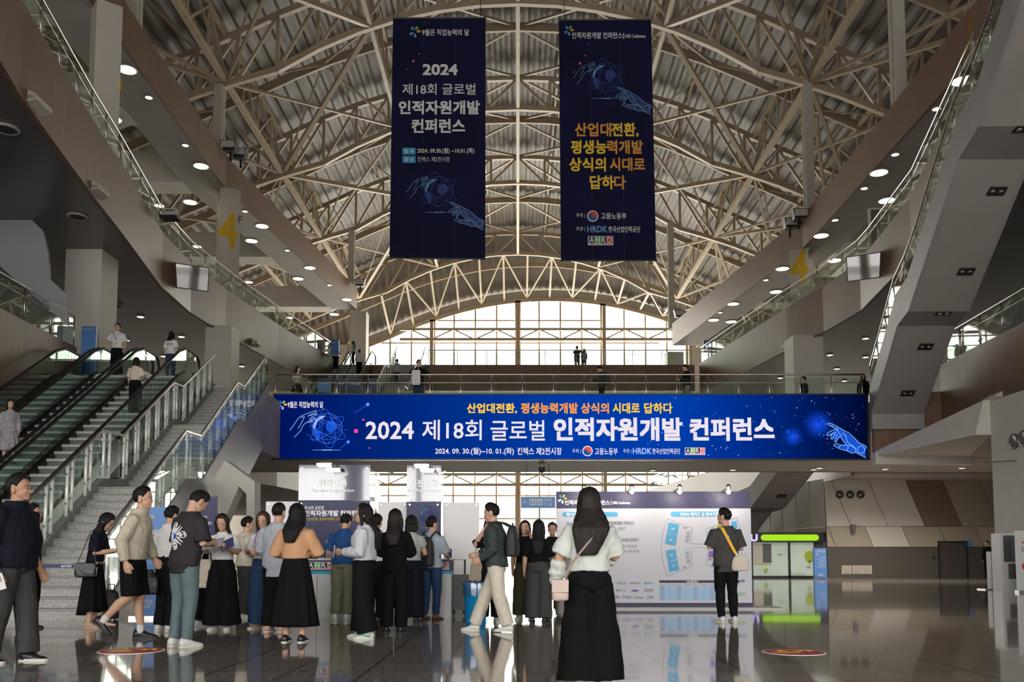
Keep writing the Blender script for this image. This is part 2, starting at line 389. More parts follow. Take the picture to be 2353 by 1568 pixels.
for i in range(18): MB().box((-29+3.4*i-(.45 if i % 3 == 0 else .12), -14.3, 0), (-29+3.4*i+(.45 if i % 3 == 0 else .12), -13.9, 14.6)).build('mullion', M_truss, t)
for z in (2.6, 5.8, 9, 12): MB().box((-30, -14.2, z-.15), (30, -13.9, z+.15)).build('transom', M_truss, t)
# ------------------------------------------------------------------ generic architecture builders
def resample(pts, step):
    pts = [V(p) for p in pts]; L = [0]
    for a, b in zip(pts, pts[1:]): L.append(L[-1]+(b-a).length)
    n = max(1, round(L[-1]/step)); out = []
    for i in range(n+1):
        d = L[-1]*i/n
        for j in range(len(L)-1):
            if d <= L[j+1]+1e-6:
                f = (d-L[j])/max(1e-9, L[j+1]-L[j]); out.append(pts[j].lerp(pts[j+1], f)); break
    return out
def smooth_poly(pts, it=2):
    for _ in range(it):
        q = [pts[0]]
        for a, b in zip(pts, pts[1:]): q += [tuple(a[i]*.75+b[i]*.25 for i in range(len(a))), tuple(a[i]*.25+b[i]*.75 for i in range(len(a)))]
        q.append(pts[-1]); pts = q
    return pts
def railing(label, path, h=1.1, step=1.45, post=.045, double=True, rail_r=.035, group=None, glass=True, rail_m=None):
    """path: 3-D points along the foot of the rail"""
    p = resample(path, step); base = p[len(p)//2]
    t = thing('glass_railing', label, 'railing', base, group)
    MB().tube([q+V((0,0,h)) for q in p], rail_r, 8).build('handrail', rail_m or M_steel, t, True)
    MB().tube([q+V((0,0,h*.72)) for q in p], .012, 6).build('mid_rail', M_steel, t, True)
    for q in p: MB().tube([q, q+V((0,0,h))], post*.45, 8).build('post', M_steel, t, True)
    if glass:
        for a, b in zip(p, p[1:]):
            d = (b-a); a2 = a+d*.06; b2 = b-d*.06
            MB().beam(a2+V((0,0,h*.47)), b2+V((0,0,h*.47)), .012, h*.82).build('glass_panel', M_glass, t)
            for q in (a2+d*.03, b2-d*.03):
                c = MB(); c.tube([q+V((0,0,h*.14)), q+V((0,0,h*.8))], .006, 5)
                for z in (.2, .72): c.ball(q+V((0,0,h*z)), .03, 8, 6)
                c.build('glass_clamp', M_steel, t, True)
    return t
def balcony(nm, edge, xwall, zt_, T, soff, yback=None):
    """slab with a panelled fascia along edge [(x,y)..] running to the side wall"""
    sd = -1 if xwall < 0 else 1
    poly = [(x, y) for x, y in edge] + [(xwall, edge[-1][1]), (xwall, edge[0][1])]
    inner = [(x+sd*.12, y) for x, y in edge] + [(xwall, edge[-1][1]), (xwall, edge[0][1])]
    if sd > 0: inner = inner[::-1]
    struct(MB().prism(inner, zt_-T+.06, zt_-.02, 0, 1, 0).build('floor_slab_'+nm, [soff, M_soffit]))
    f = MB()
    for (a, b) in zip(edge, edge[1:]):
        q = [(a[0], a[1]), (b[0], b[1]), (b[0]+sd*.14, b[1]), (a[0]+sd*.14, a[1])]
        f.hexa([(x, y, zt_-T) for x, y in q], [(x, y, zt_) for x, y in q])
    struct(f.build('trim_fascia_'+nm, M_wood))

def edge_from_px(pts, z): return [(Hz(u, v, z).x, Hz(u, v, z).y) for u, v in pts]
# upper (4F) balconies
Z4 = 14.2; T4 = 2.25
eL4 = edge_from_px([(-40,-190),(53,5),(122,122),(220,286),(286,388),(375,535),(441,606),(520,665),(580,706),(640,746),(710,790),(766,825)], Z4)
eR4 = [(14.0, 13.5), (13.9, 21.6)] + edge_from_px([(2240,145),(2180,270),(2090,455),(1975,600),(1890,660),(1807,708),(1700,776),(1607,836)], Z4)
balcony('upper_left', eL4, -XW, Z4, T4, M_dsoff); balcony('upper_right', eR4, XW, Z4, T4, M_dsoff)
railing('glass railing with steel handrail along the upper left balcony edge', [(x-.12, y, Z4) for x, y in eL4], 1.1, 1.5)
railing('glass railing with steel handrail along the upper right balcony edge', [(x+.12, y, Z4) for x, y in eR4], 1.1, 1.5)
# middle balconies near the viewer
Z3 = 8.2; T3 = 2.3
def at_x(u, X): # point on the eye-height plane at column u, lateral X
    return X/((u-UC)/FPX)
eL3 = [(-14.6, 12), (-15.0, 25.8*.97), (-15.2, 30.3)]
eR3 = [(14.9, 10), (15.3, 23), (15.6, 27.6), (15.9, 33.2)]
balcony('middle_left', eL3, -XW, Z3, T3, M_soffit); balcony('middle_right', eR3, XW, Z3, T3, M_soffit)
railing('glass railing along the middle left balcony beside the escalators', [(x-.12, y, Z3) for x, y in eL3], 1.1, 1.6)
railing('glass railing along the middle right balcony behind the stair flight', [(x+.12, y, Z3) for x, y in eR3], 1.1, 1.6)
# bridge level
ZB = 6.85
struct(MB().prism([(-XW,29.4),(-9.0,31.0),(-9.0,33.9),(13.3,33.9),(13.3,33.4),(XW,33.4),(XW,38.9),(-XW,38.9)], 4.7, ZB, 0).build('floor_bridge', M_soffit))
eL3b = [(-13.5, 38.9), (-12.2, 45), (-11.0, 56), (-10.5, 66), (-12, 78)]
eR3b = [(14.6, 38.9), (14.4, 50), (13.2, 62), (11.4, 78)]
balcony('bridge_level_left', eL3b, -XW, ZB, 2.3, M_soffit); balcony('bridge_level_right', eR3b, XW, ZB, 2.3, M_soffit)
railing('far glass railing along the bridge-level floor on the left', [(x-.12, y, ZB) for x, y in eL3b], 1.1, 2)
railing('far glass railing along the bridge-level floor on the right', [(x+.12, y, ZB) for x, y in eR3b], 1.1, 2)
struct(MB().box((-13.5,38.7,4.7),(14.6,38.95,ZB)).build('trim_bridge_back', M_wood))
struct(MB().box((13.35,33.2,4.9),(15.9,33.5,7.2)).build('trim_bridge_end', M_wood))
struct(MB().box((13.35,33.1,4.45),(17.0,33.5,4.9)).build('trim_bridge_lip', M_white))
struct(MB().box((-13.0,33.3,4.9),(-9.25,33.6,ZB)).build('trim_bridge_left_end', M_wood))
t = railing('long glass railing with steel posts above the wide blue screen', [(-9.3, 33.82, ZB), (13.2, 33.82, ZB)], 1.13, 1.19, .05)
# upper landing across the hall
zL = Z4
struct(MB().box((-10.6, 60.9, zL-1.75), (12.2, 67, zL-.02)).build('floor_landing', [M_soffit]))
struct(MB().box((-10.6, 60.75, zL-1.8), (12.2, 60.9, zL+.02)).build('trim_landing_fascia', M_wood))
railing('far glass railing across the upper landing below the big window', [(-6.2, 61, zL), (12.0, 61, zL)], 1.1, 2.0)
# deep grey bulkhead and columns under the upper landing
struct(MB().box((-9, 63, ZB), (12, 63.4, zL-1.3)).build('wall_landing_screen', M_soffit)) if False else None

# ------------------------------------------------------------------ roof-edge beams, cross beams and columns
def plan(u, v, z): p = Hz(u, v, z); return (p.x, p.y)
def edge_beam(nm, pts, z, T, sd, depth=2.4):
    f = MB(); s = MB()
    for a, b in zip(pts, pts[1:]):
        f.hexa([(a[0],a[1],z),(b[0],b[1],z),(b[0]+sd*.12,b[1],z),(a[0]+sd*.12,a[1],z)], [(a[0],a[1],z+T),(b[0],b[1],z+T),(b[0]+sd*.12,b[1],z+T),(a[0]+sd*.12,a[1],z+T)])
        q = [(a[0]+sd*.12,a[1]),(b[0]+sd*.12,b[1]),(b[0]+sd*depth,b[1]),(a[0]+sd*depth,a[1])]
        s.hexa([(x,y,z+.03) for x,y in q], [(x,y,z+T-.05) for x,y in q])
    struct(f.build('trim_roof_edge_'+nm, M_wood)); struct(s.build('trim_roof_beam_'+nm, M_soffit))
nL = [plan(u, v, zsL) for u, v in ((60,-215),(233,31),(518,433),(820,712))]
nR = [plan(u, v, zsR) for u, v in ((2500,-170),(2251,116),(1845,571),(1545,795))]
nL[3] = (nL[3][0], nL[3][1]); 
edge_beam('left', nL, zsL, 2.0, -1); edge_beam('right', nR, zsR, 2.0, 1)
def lerp2(a, b, f): return (a[0]+(b[0]-a[0])*f, a[1]+(b[1]-a[1])*f)
for nm, nn, z, sd in (('left', nL, zsL, -1), ('right', nR, zsR, 1)):
    cs = [lerp2(nn[0], nn[1], .5), nn[1], lerp2(nn[1], nn[2], .5), nn[2], lerp2(nn[2], nn[3], .5), nn[3]]
    for i, c in enumerate(cs):
        b = MB().box((min(c[0]+sd*2.3, sd*XW), c[1]-.9, z+.02), (max(c[0]+sd*2.3, sd*XW), c[1]+.9, z+1.95))
        struct(b.build('trim_cross_beam_'+nm, M_white))
        o = None
M_colm = mat('off_white_column_paint', (.60, .57, .515), .6, noise_=(.8, .03))
# posts from beam to truss
for sd, z in ((-1, zsL), (1, zsR)):
    for Y in (TY[1], TY[2], TY[4]):
        nn = nL if sd < 0 else nR
        # beam position at this depth
        x = None
        for a, b in zip(nn, nn[1:]):
            if min(a[1], b[1]) <= Y <= max(a[1], b[1])+3: x = a[0]+(b[0]-a[0])*(Y-a[1])/(b[1]-a[1])
        if x is None: continue
        x0 = x+sd*.5
        t = thing('roof_post', 'tall cream steel post standing on the %s roof-edge beam, carrying the %s truss' % ('left' if sd < 0 else 'right', {TY[1]: 'nearest', TY[2]: 'middle', TY[4]: 'far'}[Y]), 'post', (x0, Y, z+2))
        top = zb(x0)
        MB().box((x0-.27, Y-.3, z+1.95), (x0+.27, Y-.22, top)).build('flange', M_colm, t); MB().box((x0-.27, Y+.22, z+1.95), (x0+.27, Y+.3, top)).build('flange', M_colm, t)
        MB().box((x0-.06, Y-.22, z+1.95), (x0+.06, Y+.22, top)).build('web_plate', M_colm, t)
M_yel = mat('yellow_paint', (.75, .47, .01), .6)
M_fgrey = mat('dark_grey_paint', (.12, .12, .12), .6)
def text(body, loc, size, m, name='lettering', parent=None, align='CENTER', bold=0., rx=pi/2, rz=0, sx=1., depth=.004, sp=1., maxw=None, shear=0):
    c = bpy.data.curves.new(name, 'FONT'); c.body = body; c.size = size; c.align_x = align; c.align_y = 'CENTER'; c.space_character = sp
    c.extrude = depth/2; c.shear = shear; c.resolution_u = 2
    o = bpy.data.objects.new(name, c)
    me = bpy.data.meshes.new_from_object(o); bpy.data.objects.remove(o); bpy.data.curves.remove(c)
    me.materials.clear(); me.materials.append(m)
    if bold > .011 and len(me.vertices):
        bm = bmesh.new(); bm.from_mesh(me); base = bm.verts[:] + bm.edges[:] + bm.faces[:]; w = bold*size*.8
        for k, (a, b_) in enumerate(((1,1),(1,-1),(-1,1),(-1,-1))):
            g = bmesh.ops.duplicate(bm, geom=base)['geom']; bmesh.ops.translate(bm, verts=[v for v in g if isinstance(v, bmesh.types.BMVert)], vec=(a*w, b_*w, .0003*(k+1)*size))
        bm.to_mesh(me); bm.free()
    if maxw and len(me.vertices):
        xs_ = [v.co.x for v in me.vertices]; w = max(xs_)-min(xs_)
        if w > 1e-6: sx = maxw/w
    o = bpy.data.objects.new(name, me); COL.objects.link(o)
    off = WL.get(parent.name, V((0,0,0))) if parent else V((0,0,0))
    M = Matrix.Rotation(rz, 4, 'Z') @ Matrix.Rotation(rx, 4, 'X') @ Matrix.Diagonal((sx, 1, 1, 1))
    M.translation = V(loc)-off
    me.transform(M)
    if parent: o.parent = parent; WL[o.name] = off.copy()
    return o
def ink_bottom(o): return min(v.co.z for v in o.data.vertices)
def floor_number(col_t, c, w, ang, zc, hgt, four_off):
    pass
def column(label, x, y, z0, z1, w, ang, num=None, face=0):
    """square column turned by ang about z; a big yellow 4 and small F on face(s)"""
    t = thing('column', label, 'column', (x, y, z0))
    R = Matrix.Rotation(ang, 3, 'Z')
    q = [R @ V((sx_*w/2, sy_*w/2, 0)) for sx_, sy_ in ((-1,-1),(1,-1),(1,1),(-1,1))]
    MB().prism([(x+p.x, y+p.y) for p in q], z0, z1).build('shaft', M_colm, t)
    return t, R
# 4F columns
def col4(label, u0, u1, Y, z1, sd, numv, ang, fu):
    a, b = P(u0, 560, Y), P(u1, 560, Y); x = (a.x+b.x)/2; w = (b.x-a.x)/(abs(cos(ang))+abs(sin(ang)))
    t, R = column(label, x, Y+w*.6, Z4, z1+.03, w, ang)
    return t, x, Y+w*.6, w, R
def number_on(t, x, y, w, R, zc, hgt, lx, both=False):
    """4 painted at face offset lx (local face coordinate of the front face)"""
    f = V((0, -w/2-.012, 0)); rz = atan2(R[1][0], R[0][0])
    if lx is None: return
    p = V((x, y, 0)) + R @ (f+V((lx, 0, 0)))
    o = text('4', (p.x, p.y, zc), hgt/.73, M_yel, 'floor_number', t, rz=rz, bold=.022, sx=.72)
    p2 = V((x, y, 0)) + R @ (f+V((lx+hgt*.3, 0, 0)))
    text('F', (p2.x, p2.y, zc+hgt*.4), hgt*.3, M_fgrey, 'floor_letter', t, rz=rz, bold=.02, sx=.85)
tA, x, y, w, R = col4('white column with a yellow 4, left upper floor by the second light', 485, 545, 53.4, zsL, -1, None, radians(28), 0)
number_on(tA, x, y, w, R, P(500, 532, 53.4).z, 2.25, -.1)
tB, x, y, w, R = col4('white column with a yellow 4, on the right upper floor', 1819, 1880, 53.4, zsR, 1, None, radians(-28), 0)
number_on(tB, x, y, w, R, P(1838, 616, 53.4).z, 2.15, -.02)
tN, x, y, w, R = col4('near white column with a yellow 4 at the upper left', 170, 250, nL[1][1]-.9, zsL, -1, None, radians(38), 0)
# its 4 sits on the side turned to the hall
rz = radians(38)+pi/2; p = V((x, y, 0))+R @ V((w/2+.012, -.12, 0))
text('4', (p.x, p.y, P(238, 205, nL[1][1]).z), 2.3/.73, M_yel, 'floor_number', tN, rz=rz, bold=.022, sx=.72)
tM, x, y, w, R = col4('near column with a yellow 4 at the upper right edge', 2262, 2330, nR[1][1]-.9, zsR, 1, None, radians(-38), 0)
rz = radians(-38)-pi/2; p = V((x, y, 0))+R @ V((-w/2-.012, 0, 0))
text('4', (p.x, p.y, P(2280, 130, nR[1][1]).z), 2.3/.73, M_yel, 'floor_number', tM, rz=rz, bold=.022, sx=.72)
col4('far plain column where the left roof-edge beam ends', 806, 843, 81.0, zsL, -1, None, 0, 0)
col4('far plain column where the right roof-edge beam ends', 1531, 1568, 81.0, zsR, 1, None, 0, 0)
# lower columns
column('big square column behind the left balcony glass', -15.55, 31.9, ZB, Z4-T4+.1, 1.3, 0)
p = P(515, 830, 42); column('grey square column standing beyond the top of the stairs', p.x-.3, 42.6, ZB, Z4-T4+.1, 1.25, 0)
p = P(1857, 870, 44); column('grey square column behind the right end of the bridge', p.x, 44.6, ZB, Z4-T4+.1, 1.5, 0)
# floodlights at the post feet
def floods(lbl, p, sd):
    t = thing('floodlight', lbl, 'floodlight', p)
    MB().hexa([(p[0]-.35,p[1]-.4,p[2]),(p[0]+.35,p[1]-.4,p[2]),(p[0]+.35,p[1]+.1,p[2]),(p[0]-.35,p[1]+.1,p[2])], [(p[0]-.5,p[1]-.6,p[2]+.55),(p[0]+.5,p[1]-.6,p[2]+.55),(p[0]+.5,p[1]+.1,p[2]+.75),(p[0]-.5,p[1]+.1,p[2]+.75)]).build('housing', M_black, t)
    MB().box((p[0]-.06,p[1],p[2]-.5),(p[0]+.06,p[1]+.1,p[2]+.1)).build('bracket', M_black, t)
    MB().box((p[0]-.4,p[1]-.64,p[2]+.1),(p[0]+.4,p[1]-.58,p[2]+.5)).build('lens', M_wpanel, t)
for u, v, Y, nm in ((530,352,53,'left roof-edge beam by the middle post'),(553,368,54.2,'left roof-edge beam, right of its neighbour'),(828,660,79,'far end of the left roof-edge beam'),(1835,508,53,'right roof-edge beam by the middle post'),(1815,528,54.2,'right roof-edge beam, left of its neighbour'),(1560,731,78.5,'far end of the right roof-edge beam')):
    p = P(u, v, Y); floods('black floodlight on the '+nm, p, 0)

# ------------------------------------------------------------------ downlights
M_lamp = emis('warm_lamp', (1, .86, .62), 9)
def downlight(lbl, p, r, grp):
    t = thing('downlight', lbl, 'ceiling light', p, grp)
    MB().lathe([(r*1.12, .0), (r*1.12, -.04), (r*.98, -.05), (r*.98, 0)], p, 20).build('trim_ring', M_white, t, True)
    MB().lathe([(r*.97, -.02), (r*.97, -.035)], p, 20).build('lamp_lens', M_lamp, t)
def soff_pt(u, v, z): p = Hz(u, v, z); return (p.x, p.y, z)
def in_slab(p, edge, sd):
    for a, b in zip(edge, edge[1:]):
        if min(a[1], b[1]) <= p[1] <= max(a[1], b[1]): return (p[0]-(a[0]+(b[0]-a[0])*(p[1]-a[1])/(b[1]-a[1])))*sd > .25
    return False
def lights(px, z, r, lab, grp, edge=None, sd=1):
    k = 0
    for u, v in px:
        p = soff_pt(u, v, z)
        if edge is None or in_slab(p, edge, sd): downlight(lab % ORD[k], p, r, grp); k += 1
lights([(292,159),(462,381),(602,519),(712,615),(797,688)], zsL+.02, .42, 'large round downlight under the left roof-edge beam, %s from the near end', 'left beam downlights')
lights([(342,223),(426,333),(563,485),(660,575),(757,655)], zsL+.02, .17, 'small round downlight under the left roof-edge beam, %s from the near end', 'left beam small downlights')
lights([(260,273),(437,464),(578,553),(685,640),(768,722)], zsL+.01, .42, 'large round downlight over the left upper floor, %s from the near end', 'left floor downlights')
lights([(453,566),(572,648),(665,730),(366,472)], zsL+.01, .3, 'round downlight deep over the left upper floor, %s in order', 'left deep downlights')
lights([(2212,184),(2020,396),(1887,541),(1798,617),(1685,698),(1640,735)], zsR+.02, .42, 'large round downlight under the right roof-edge beam, %s from the near end', 'right beam downlights')
lights([(2152,249),(2057,354),(1986,432),(1919,505),(1760,643),(1655,718)], zsR+.02, .17, 'small round downlight under the right roof-edge beam, %s from the near end', 'right beam small downlights')
lights([(2195,300),(2038,460),(1917,598),(1783,670),(1680,739)], zsR+.01, .42, 'large round downlight over the right upper floor, %s from the near end', 'right floor downlights')
zso = Z4-T4+.05
lights([(323,727),(417,773),(290,781),(376,818),(556,841)], zso, .16, 'small warm downlight in the dark soffit above the escalators, %s from the left wall', 'left soffit downlights', eL4, -1)
lights([(1989,777),(1907,815),(1989,820),(1923,847),(1625,856),(1793,868),(1940,875)], zso, .16, 'small warm downlight in the dark soffit behind the right bridge end, %s in order', 'right soffit downlights', eR4, 1)
zbs = 4.7
for x_, y_, e_ in ((3.5, 36.5, 60), (8, 36.5, 60), (-4, 36.5, 60), (12.5, 36.8, 110), (15.5, 37.5, 260), (18.5, 37.0, 120)):
    l_ = bpy.data.lights.new('downlight_glow', 'SPOT'); l_.energy = e_*4; l_.spot_size = radians(150); l_.spot_blend = .8; l_.color = (1, .9, .76); l_.shadow_soft_size = .14; lo_ = bpy.data.objects.new('downlight_glow', l_); COL.objects.link(lo_); lo_.location = (x_, y_, 4.62)
    if x_ > 12: downlight('round downlight under the right bridge end before the panelled wall, %s from its end' % ORD[int((18.6-x_)/2.9)], (x_, y_, 4.72 if x_ > 13.4 else 4.7), .14, 'wall-side downlights')
lights([(1684,1079),(1500,1080),(1870,1078),(750,1081),(1020,1081)], zbs, .14, 'small round downlight under the bridge, %s in order', 'bridge soffit downlights')
# ceiling speakers in the left soffit
for i, (u, v) in enumerate(((178,496),(15,294),(265,700))):
    p = soff_pt(u, v, zso); t = thing('ceiling_speaker', 'flat round speaker in the left dark soffit, %s one' % ('middle', 'nearest', 'farthest')[i], 'speaker', p, 'soffit speakers')
    MB().lathe([(.32,0),(.32,-.05),(.25,-.08),(.25,-.05)], p, 24).build('grille', M_soffit, t, True); MB().lathe([(.2,-.06),(.2,-.07)], p, 20).build('cone', M_dark, t)

# wall speakers on the fascias
def wall_speaker(lbl, p, sd, s=1):
    t = thing('wall_speaker', lbl, 'speaker', p)
    x, y, z = p; d = -sd
    MB().extr([(x, y-.35*s, z-.18*s), (x+d*.28*s, y-.35*s, z-.1*s), (x+d*.28*s, y-.35*s, z+.02*s), (x, y-.35*s, z+.18*s)], (0, .75*s, 0)).build('cabinet', M_colm, t)
    MB().box((x+d*.02 if d > 0 else x+d*.27*s, y-.36*s, z-.09*s), (x+d*.27*s if d > 0 else x+d*.02, y-.352*s, z+.0)).build('grille', M_soffit, t)
def on_edge(edge, u, v):
    # where the sight line through (u, v) meets the fascia plane
    best = None
    for a, b in zip(edge, edge[1:]):
        d = ray(u, v); ex, ey = b[0]-a[0], b[1]-a[1]
        den = d.x*ey - d.y*ex
        if abs(den) < 1e-9: continue
        tt = (a[0]*ey - a[1]*ex)/den; q = CP+d*tt
        f = ((q.x-a[0])*ex+(q.y-a[1])*ey)/(ex*ex+ey*ey)
        if tt > 0 and -.02 <= f <= 1.02: best = q
    return best
for edge, u, v, sd, lbl in ((eL4,75,235,-1,'white wedge speaker on the near upper left fascia'),(eL4,218,436,-1,'white wedge speaker on the upper left fascia, beyond the nearest one'),(eL4,583,788,-1,'small wedge speaker on the far upper left fascia'),(eR4,1813,794,1,'wedge speaker on the upper right fascia below the rail'),(eR3,2292,915,1,'wedge speaker on the middle right fascia, nearest the frame edge'),(eR3,2137,997,1,'wedge speaker on the middle right fascia near its far end')):
    q = on_edge(edge, u, v)
    if q: wall_speaker(lbl, (q.x, q.y, q.z), sd)
# tilted wall screens
M_tv = mat('glossy_screen_glass', (.10, .10, .11), .03, spec=1.0, coat=1)
def tv(lbl, edge, u, v, sd):
    q = on_edge(edge, u, v)
    t = thing('wall_television', lbl, 'television', q)
    n = V((-sd*.45, -.86, -.25)).normalized(); r = n.cross(V((0,0,1))).normalized(); up = r.cross(n)
    c = q + V((-sd*.42, -.2, .0))
    def quad(w, h, off): return [c+r*a*w/2+up*b*h/2+n*off for a, b in ((-1,-1),(1,-1),(1,1),(-1,1))]
    MB().hexa(quad(1.75,1.05,-.08), quad(1.75,1.05,.0)).build('bezel', M_black, t)
    MB().hexa(quad(1.66,.96,.0), quad(1.66,.96,.012)).build('screen', M_tv, t)
    MB().hexa(quad(.9,.8,-.5), quad(.9,.8,-.08)).build('mount', mat('tan_bracket', (.3,.22,.16), .6), t)
tv('glossy screen on a bracket, reflecting windows, on the left fascia', eL4, 413, 640, -1)
tv('glossy screen on a bracket, reflecting windows, on the right fascia', eR4, 2015, 616, 1)
# ------------------------------------------------------------------ flat lettering helpers (fit to the sign's own plane y = const)
def text_fit(body, box, Y, m, parent, bold=.0, name='lettering', lift=.006, shear=0):
    u0, v0, u1, v1 = box; o = text(body, (0,0,0), 1, m, name, None, 'LEFT', bold, shear=shear)
    co = [v.co.copy() for v in o.data.vertices]; a = P(u0, v1, Y); b = P(u1, v0, Y)
    off = WL.get(parent.name, V((0,0,0)))
    x0, x1 = min(c.x for c in co), max(c.x for c in co); z0, z1 = min(c.z for c in co), max(c.z for c in co)
    for v in o.data.vertices:
        c = v.co
        v.co = (a.x+(c.x-x0)/max(1e-6, x1-x0)*(b.x-a.x)-off.x, Y-lift+c.y*.5-off.y, a.z+(c.z-z0)/max(1e-6, z1-z0)*(b.z-a.z)-off.z)
    o.parent = parent; WL[o.name] = off.copy(); return o
def rect_px(box, Y, m, parent, name, lift=.004, th=.004):
    u0, v0, u1, v1 = box; a = P(u0, v1, Y); b = P(u1, v0, Y)
    return MB().box((a.x, Y-lift-th, a.z), (b.x, Y-lift, b.z)).build(name, m, parent)
def poly_px(pts, Y, m, parent, name, lift=.006):
    q = [P(u, v, Y) for u, v in pts]
    return MB().extr([(p.x, Y-lift, p.z) for p in q], (0, .004, 0)).build(name, m, parent)
def line_px(mb, pts, Y, w, lift=.008):
    q = [P(u, v, Y) for u, v in pts]; k = P(1190, 900, Y).z-P(1190, 901, Y).z
    mb.poly_beam([(p.x, Y-lift, p.z) for p in q], w*k, .006, (0,1,0)) if False else None
    for a, b in zip(q, q[1:]):
        d = V((b.x-a.x, 0, b.z-a.z))
        if d.length < 1e-7: continue
        d.normalize(); nrm = V((-d.z, 0, d.x))*(w*k/2); A = V((a.x, Y-lift, a.z)); B = V((b.x, Y-lift, b.z))
        mb.add([A-nrm, B-nrm, B+nrm, A+nrm], [(0,1,2,3)])
def ell(u, v, ru, rv, n=28, a0=0, a1=2*pi, rot=0):
    return [(u+ru*cos(a)*cos(rot)-rv*sin(a)*sin(rot), v+ru*cos(a)*sin(rot)+rv*sin(a)*cos(rot)) for a in [a0+(a1-a0)*i/n for i in range(n+1)]]
def star_logo(u, v, r, Y, par, mats):
    for i, (ang, m) in enumerate(zip((-125, -62, -5, 85, 150), mats)):
        a = radians(ang); d = (cos(a), sin(a)); nn = (-d[1], d[0]); pts = []
        for k in range(13):
            t = pi*k/12-pi/2; pts.append((u+d[0]*r*(.72+.26*cos(t))+nn[0]*r*.24*sin(t), v+d[1]*r*(.72+.26*cos(t))+nn[1]*r*.24*sin(t)))
        pts += [(u+d[0]*r*.3+nn[0]*r*.12, v+d[1]*r*.3+nn[1]*r*.12), (u+d[0]*r*.3-nn[0]*r*.12, v+d[1]*r*.3-nn[1]*r*.12)]
        poly_px(pts, Y, m, par, 'emblem_petal')
def ahrd(box, Y, par, M):
    u0, v0, u1, v1 = box; w = u1-u0; h = v1-v0
    rect_px(box, Y, M['white'], par, 'logo_plate', .004)
    for k, (c, m) in enumerate(zip('AHRD', (M['navy'], M['green'], M['navy'], M['red']))):
        a = u0+w*(.03+.235*k); rect_px((a, v0+h*.06, a+w*.235, v1-h*.2), Y, m, par, 'logo_tile', .009)
        text_fit(c, (a+w*.03, v0+h*.12, a+w*.205, v1-h*.26), Y, M['white'], par, .015, 'logo_letter', .02)
    rect_px((u0+w*.05, v1-h*.13, u1-w*.05, v1-h*.07), Y, M['red'], par, 'logo_line', .009)
def taegeuk(u, v, r, Y, par, M):
    poly_px(ell(u, v, r, r), Y, M['white'], par, 'logo_disc', .006)
    poly_px(ell(u, v, r*.82, r*.82), Y, M['blue'], par, 'logo_disc', .012)
    up = ell(u, v, r*.82, r*.82, 14, pi, 2*pi)
    s = ell(u+r*.41, v, r*.41, r*.41, 8, 0, -pi)[1:] if False else [(u+r*.41+r*.41*cos(a), v-r*.41*sin(a)*-.7) for a in [pi*i/8 for i in range(9)]]
    s2 = [(u-r*.41+r*.41*cos(a), v-r*.41*sin(a)*.7) for a in [pi*i/8 for i in range(9)]]
    poly_px(up+s[1:]+s2[1:-1], Y, M['red'], par, 'logo_swirl', .018)
ROB = [[(1480,615),(1500,606),(1560,622),(1680,690),(1780,750),(1830,770),(1900,830),(2010,940),(2130,1000),(2135,1040)],[(1480,615),(1500,640),(1560,670),(1640,722),(1680,790),(1730,810)],[(1610,720),(1540,740),(1470,790),(1465,820),(1500,822),(1560,790),(1620,760)],[(1600,770),(1545,810),(1535,870),(1560,886),(1575,830),(1630,790)],[(1650,810),(1610,860),(1600,920),(1625,936),(1640,880),(1690,830)],[(1690,820),(1730,890),(1790,975)],[(1740,770),(1790,830),(1810,930),(1900,990),(1960,1040)],[(1580,980),(1620,955),(1700,980),(1800,985),(1880,990),(1950,1040),(1960,1100),(1900,1120),(1800,1075),(1680,1042),(1580,985)],[(1690,990),(1672,1035)],[(1830,990),(1815,1075)],[(1960,1110),(2040,1150),(2130,1195)],[(1640,680),(1650,730)],[(1560,640),(1555,665)]]
HUM = [[(310,470),(360,400),(400,340),(440,310),(500,285),(595,252),(602,266),(530,300),(500,318)],[(515,312),(605,284),(606,300),(540,326)],[(520,342),(590,338),(592,350),(525,358)],[(500,372),(555,364),(556,376),(480,388),(450,420),(430,470),(400,500),(360,545)],[(430,330),(470,320),(440,380),(400,450)]]
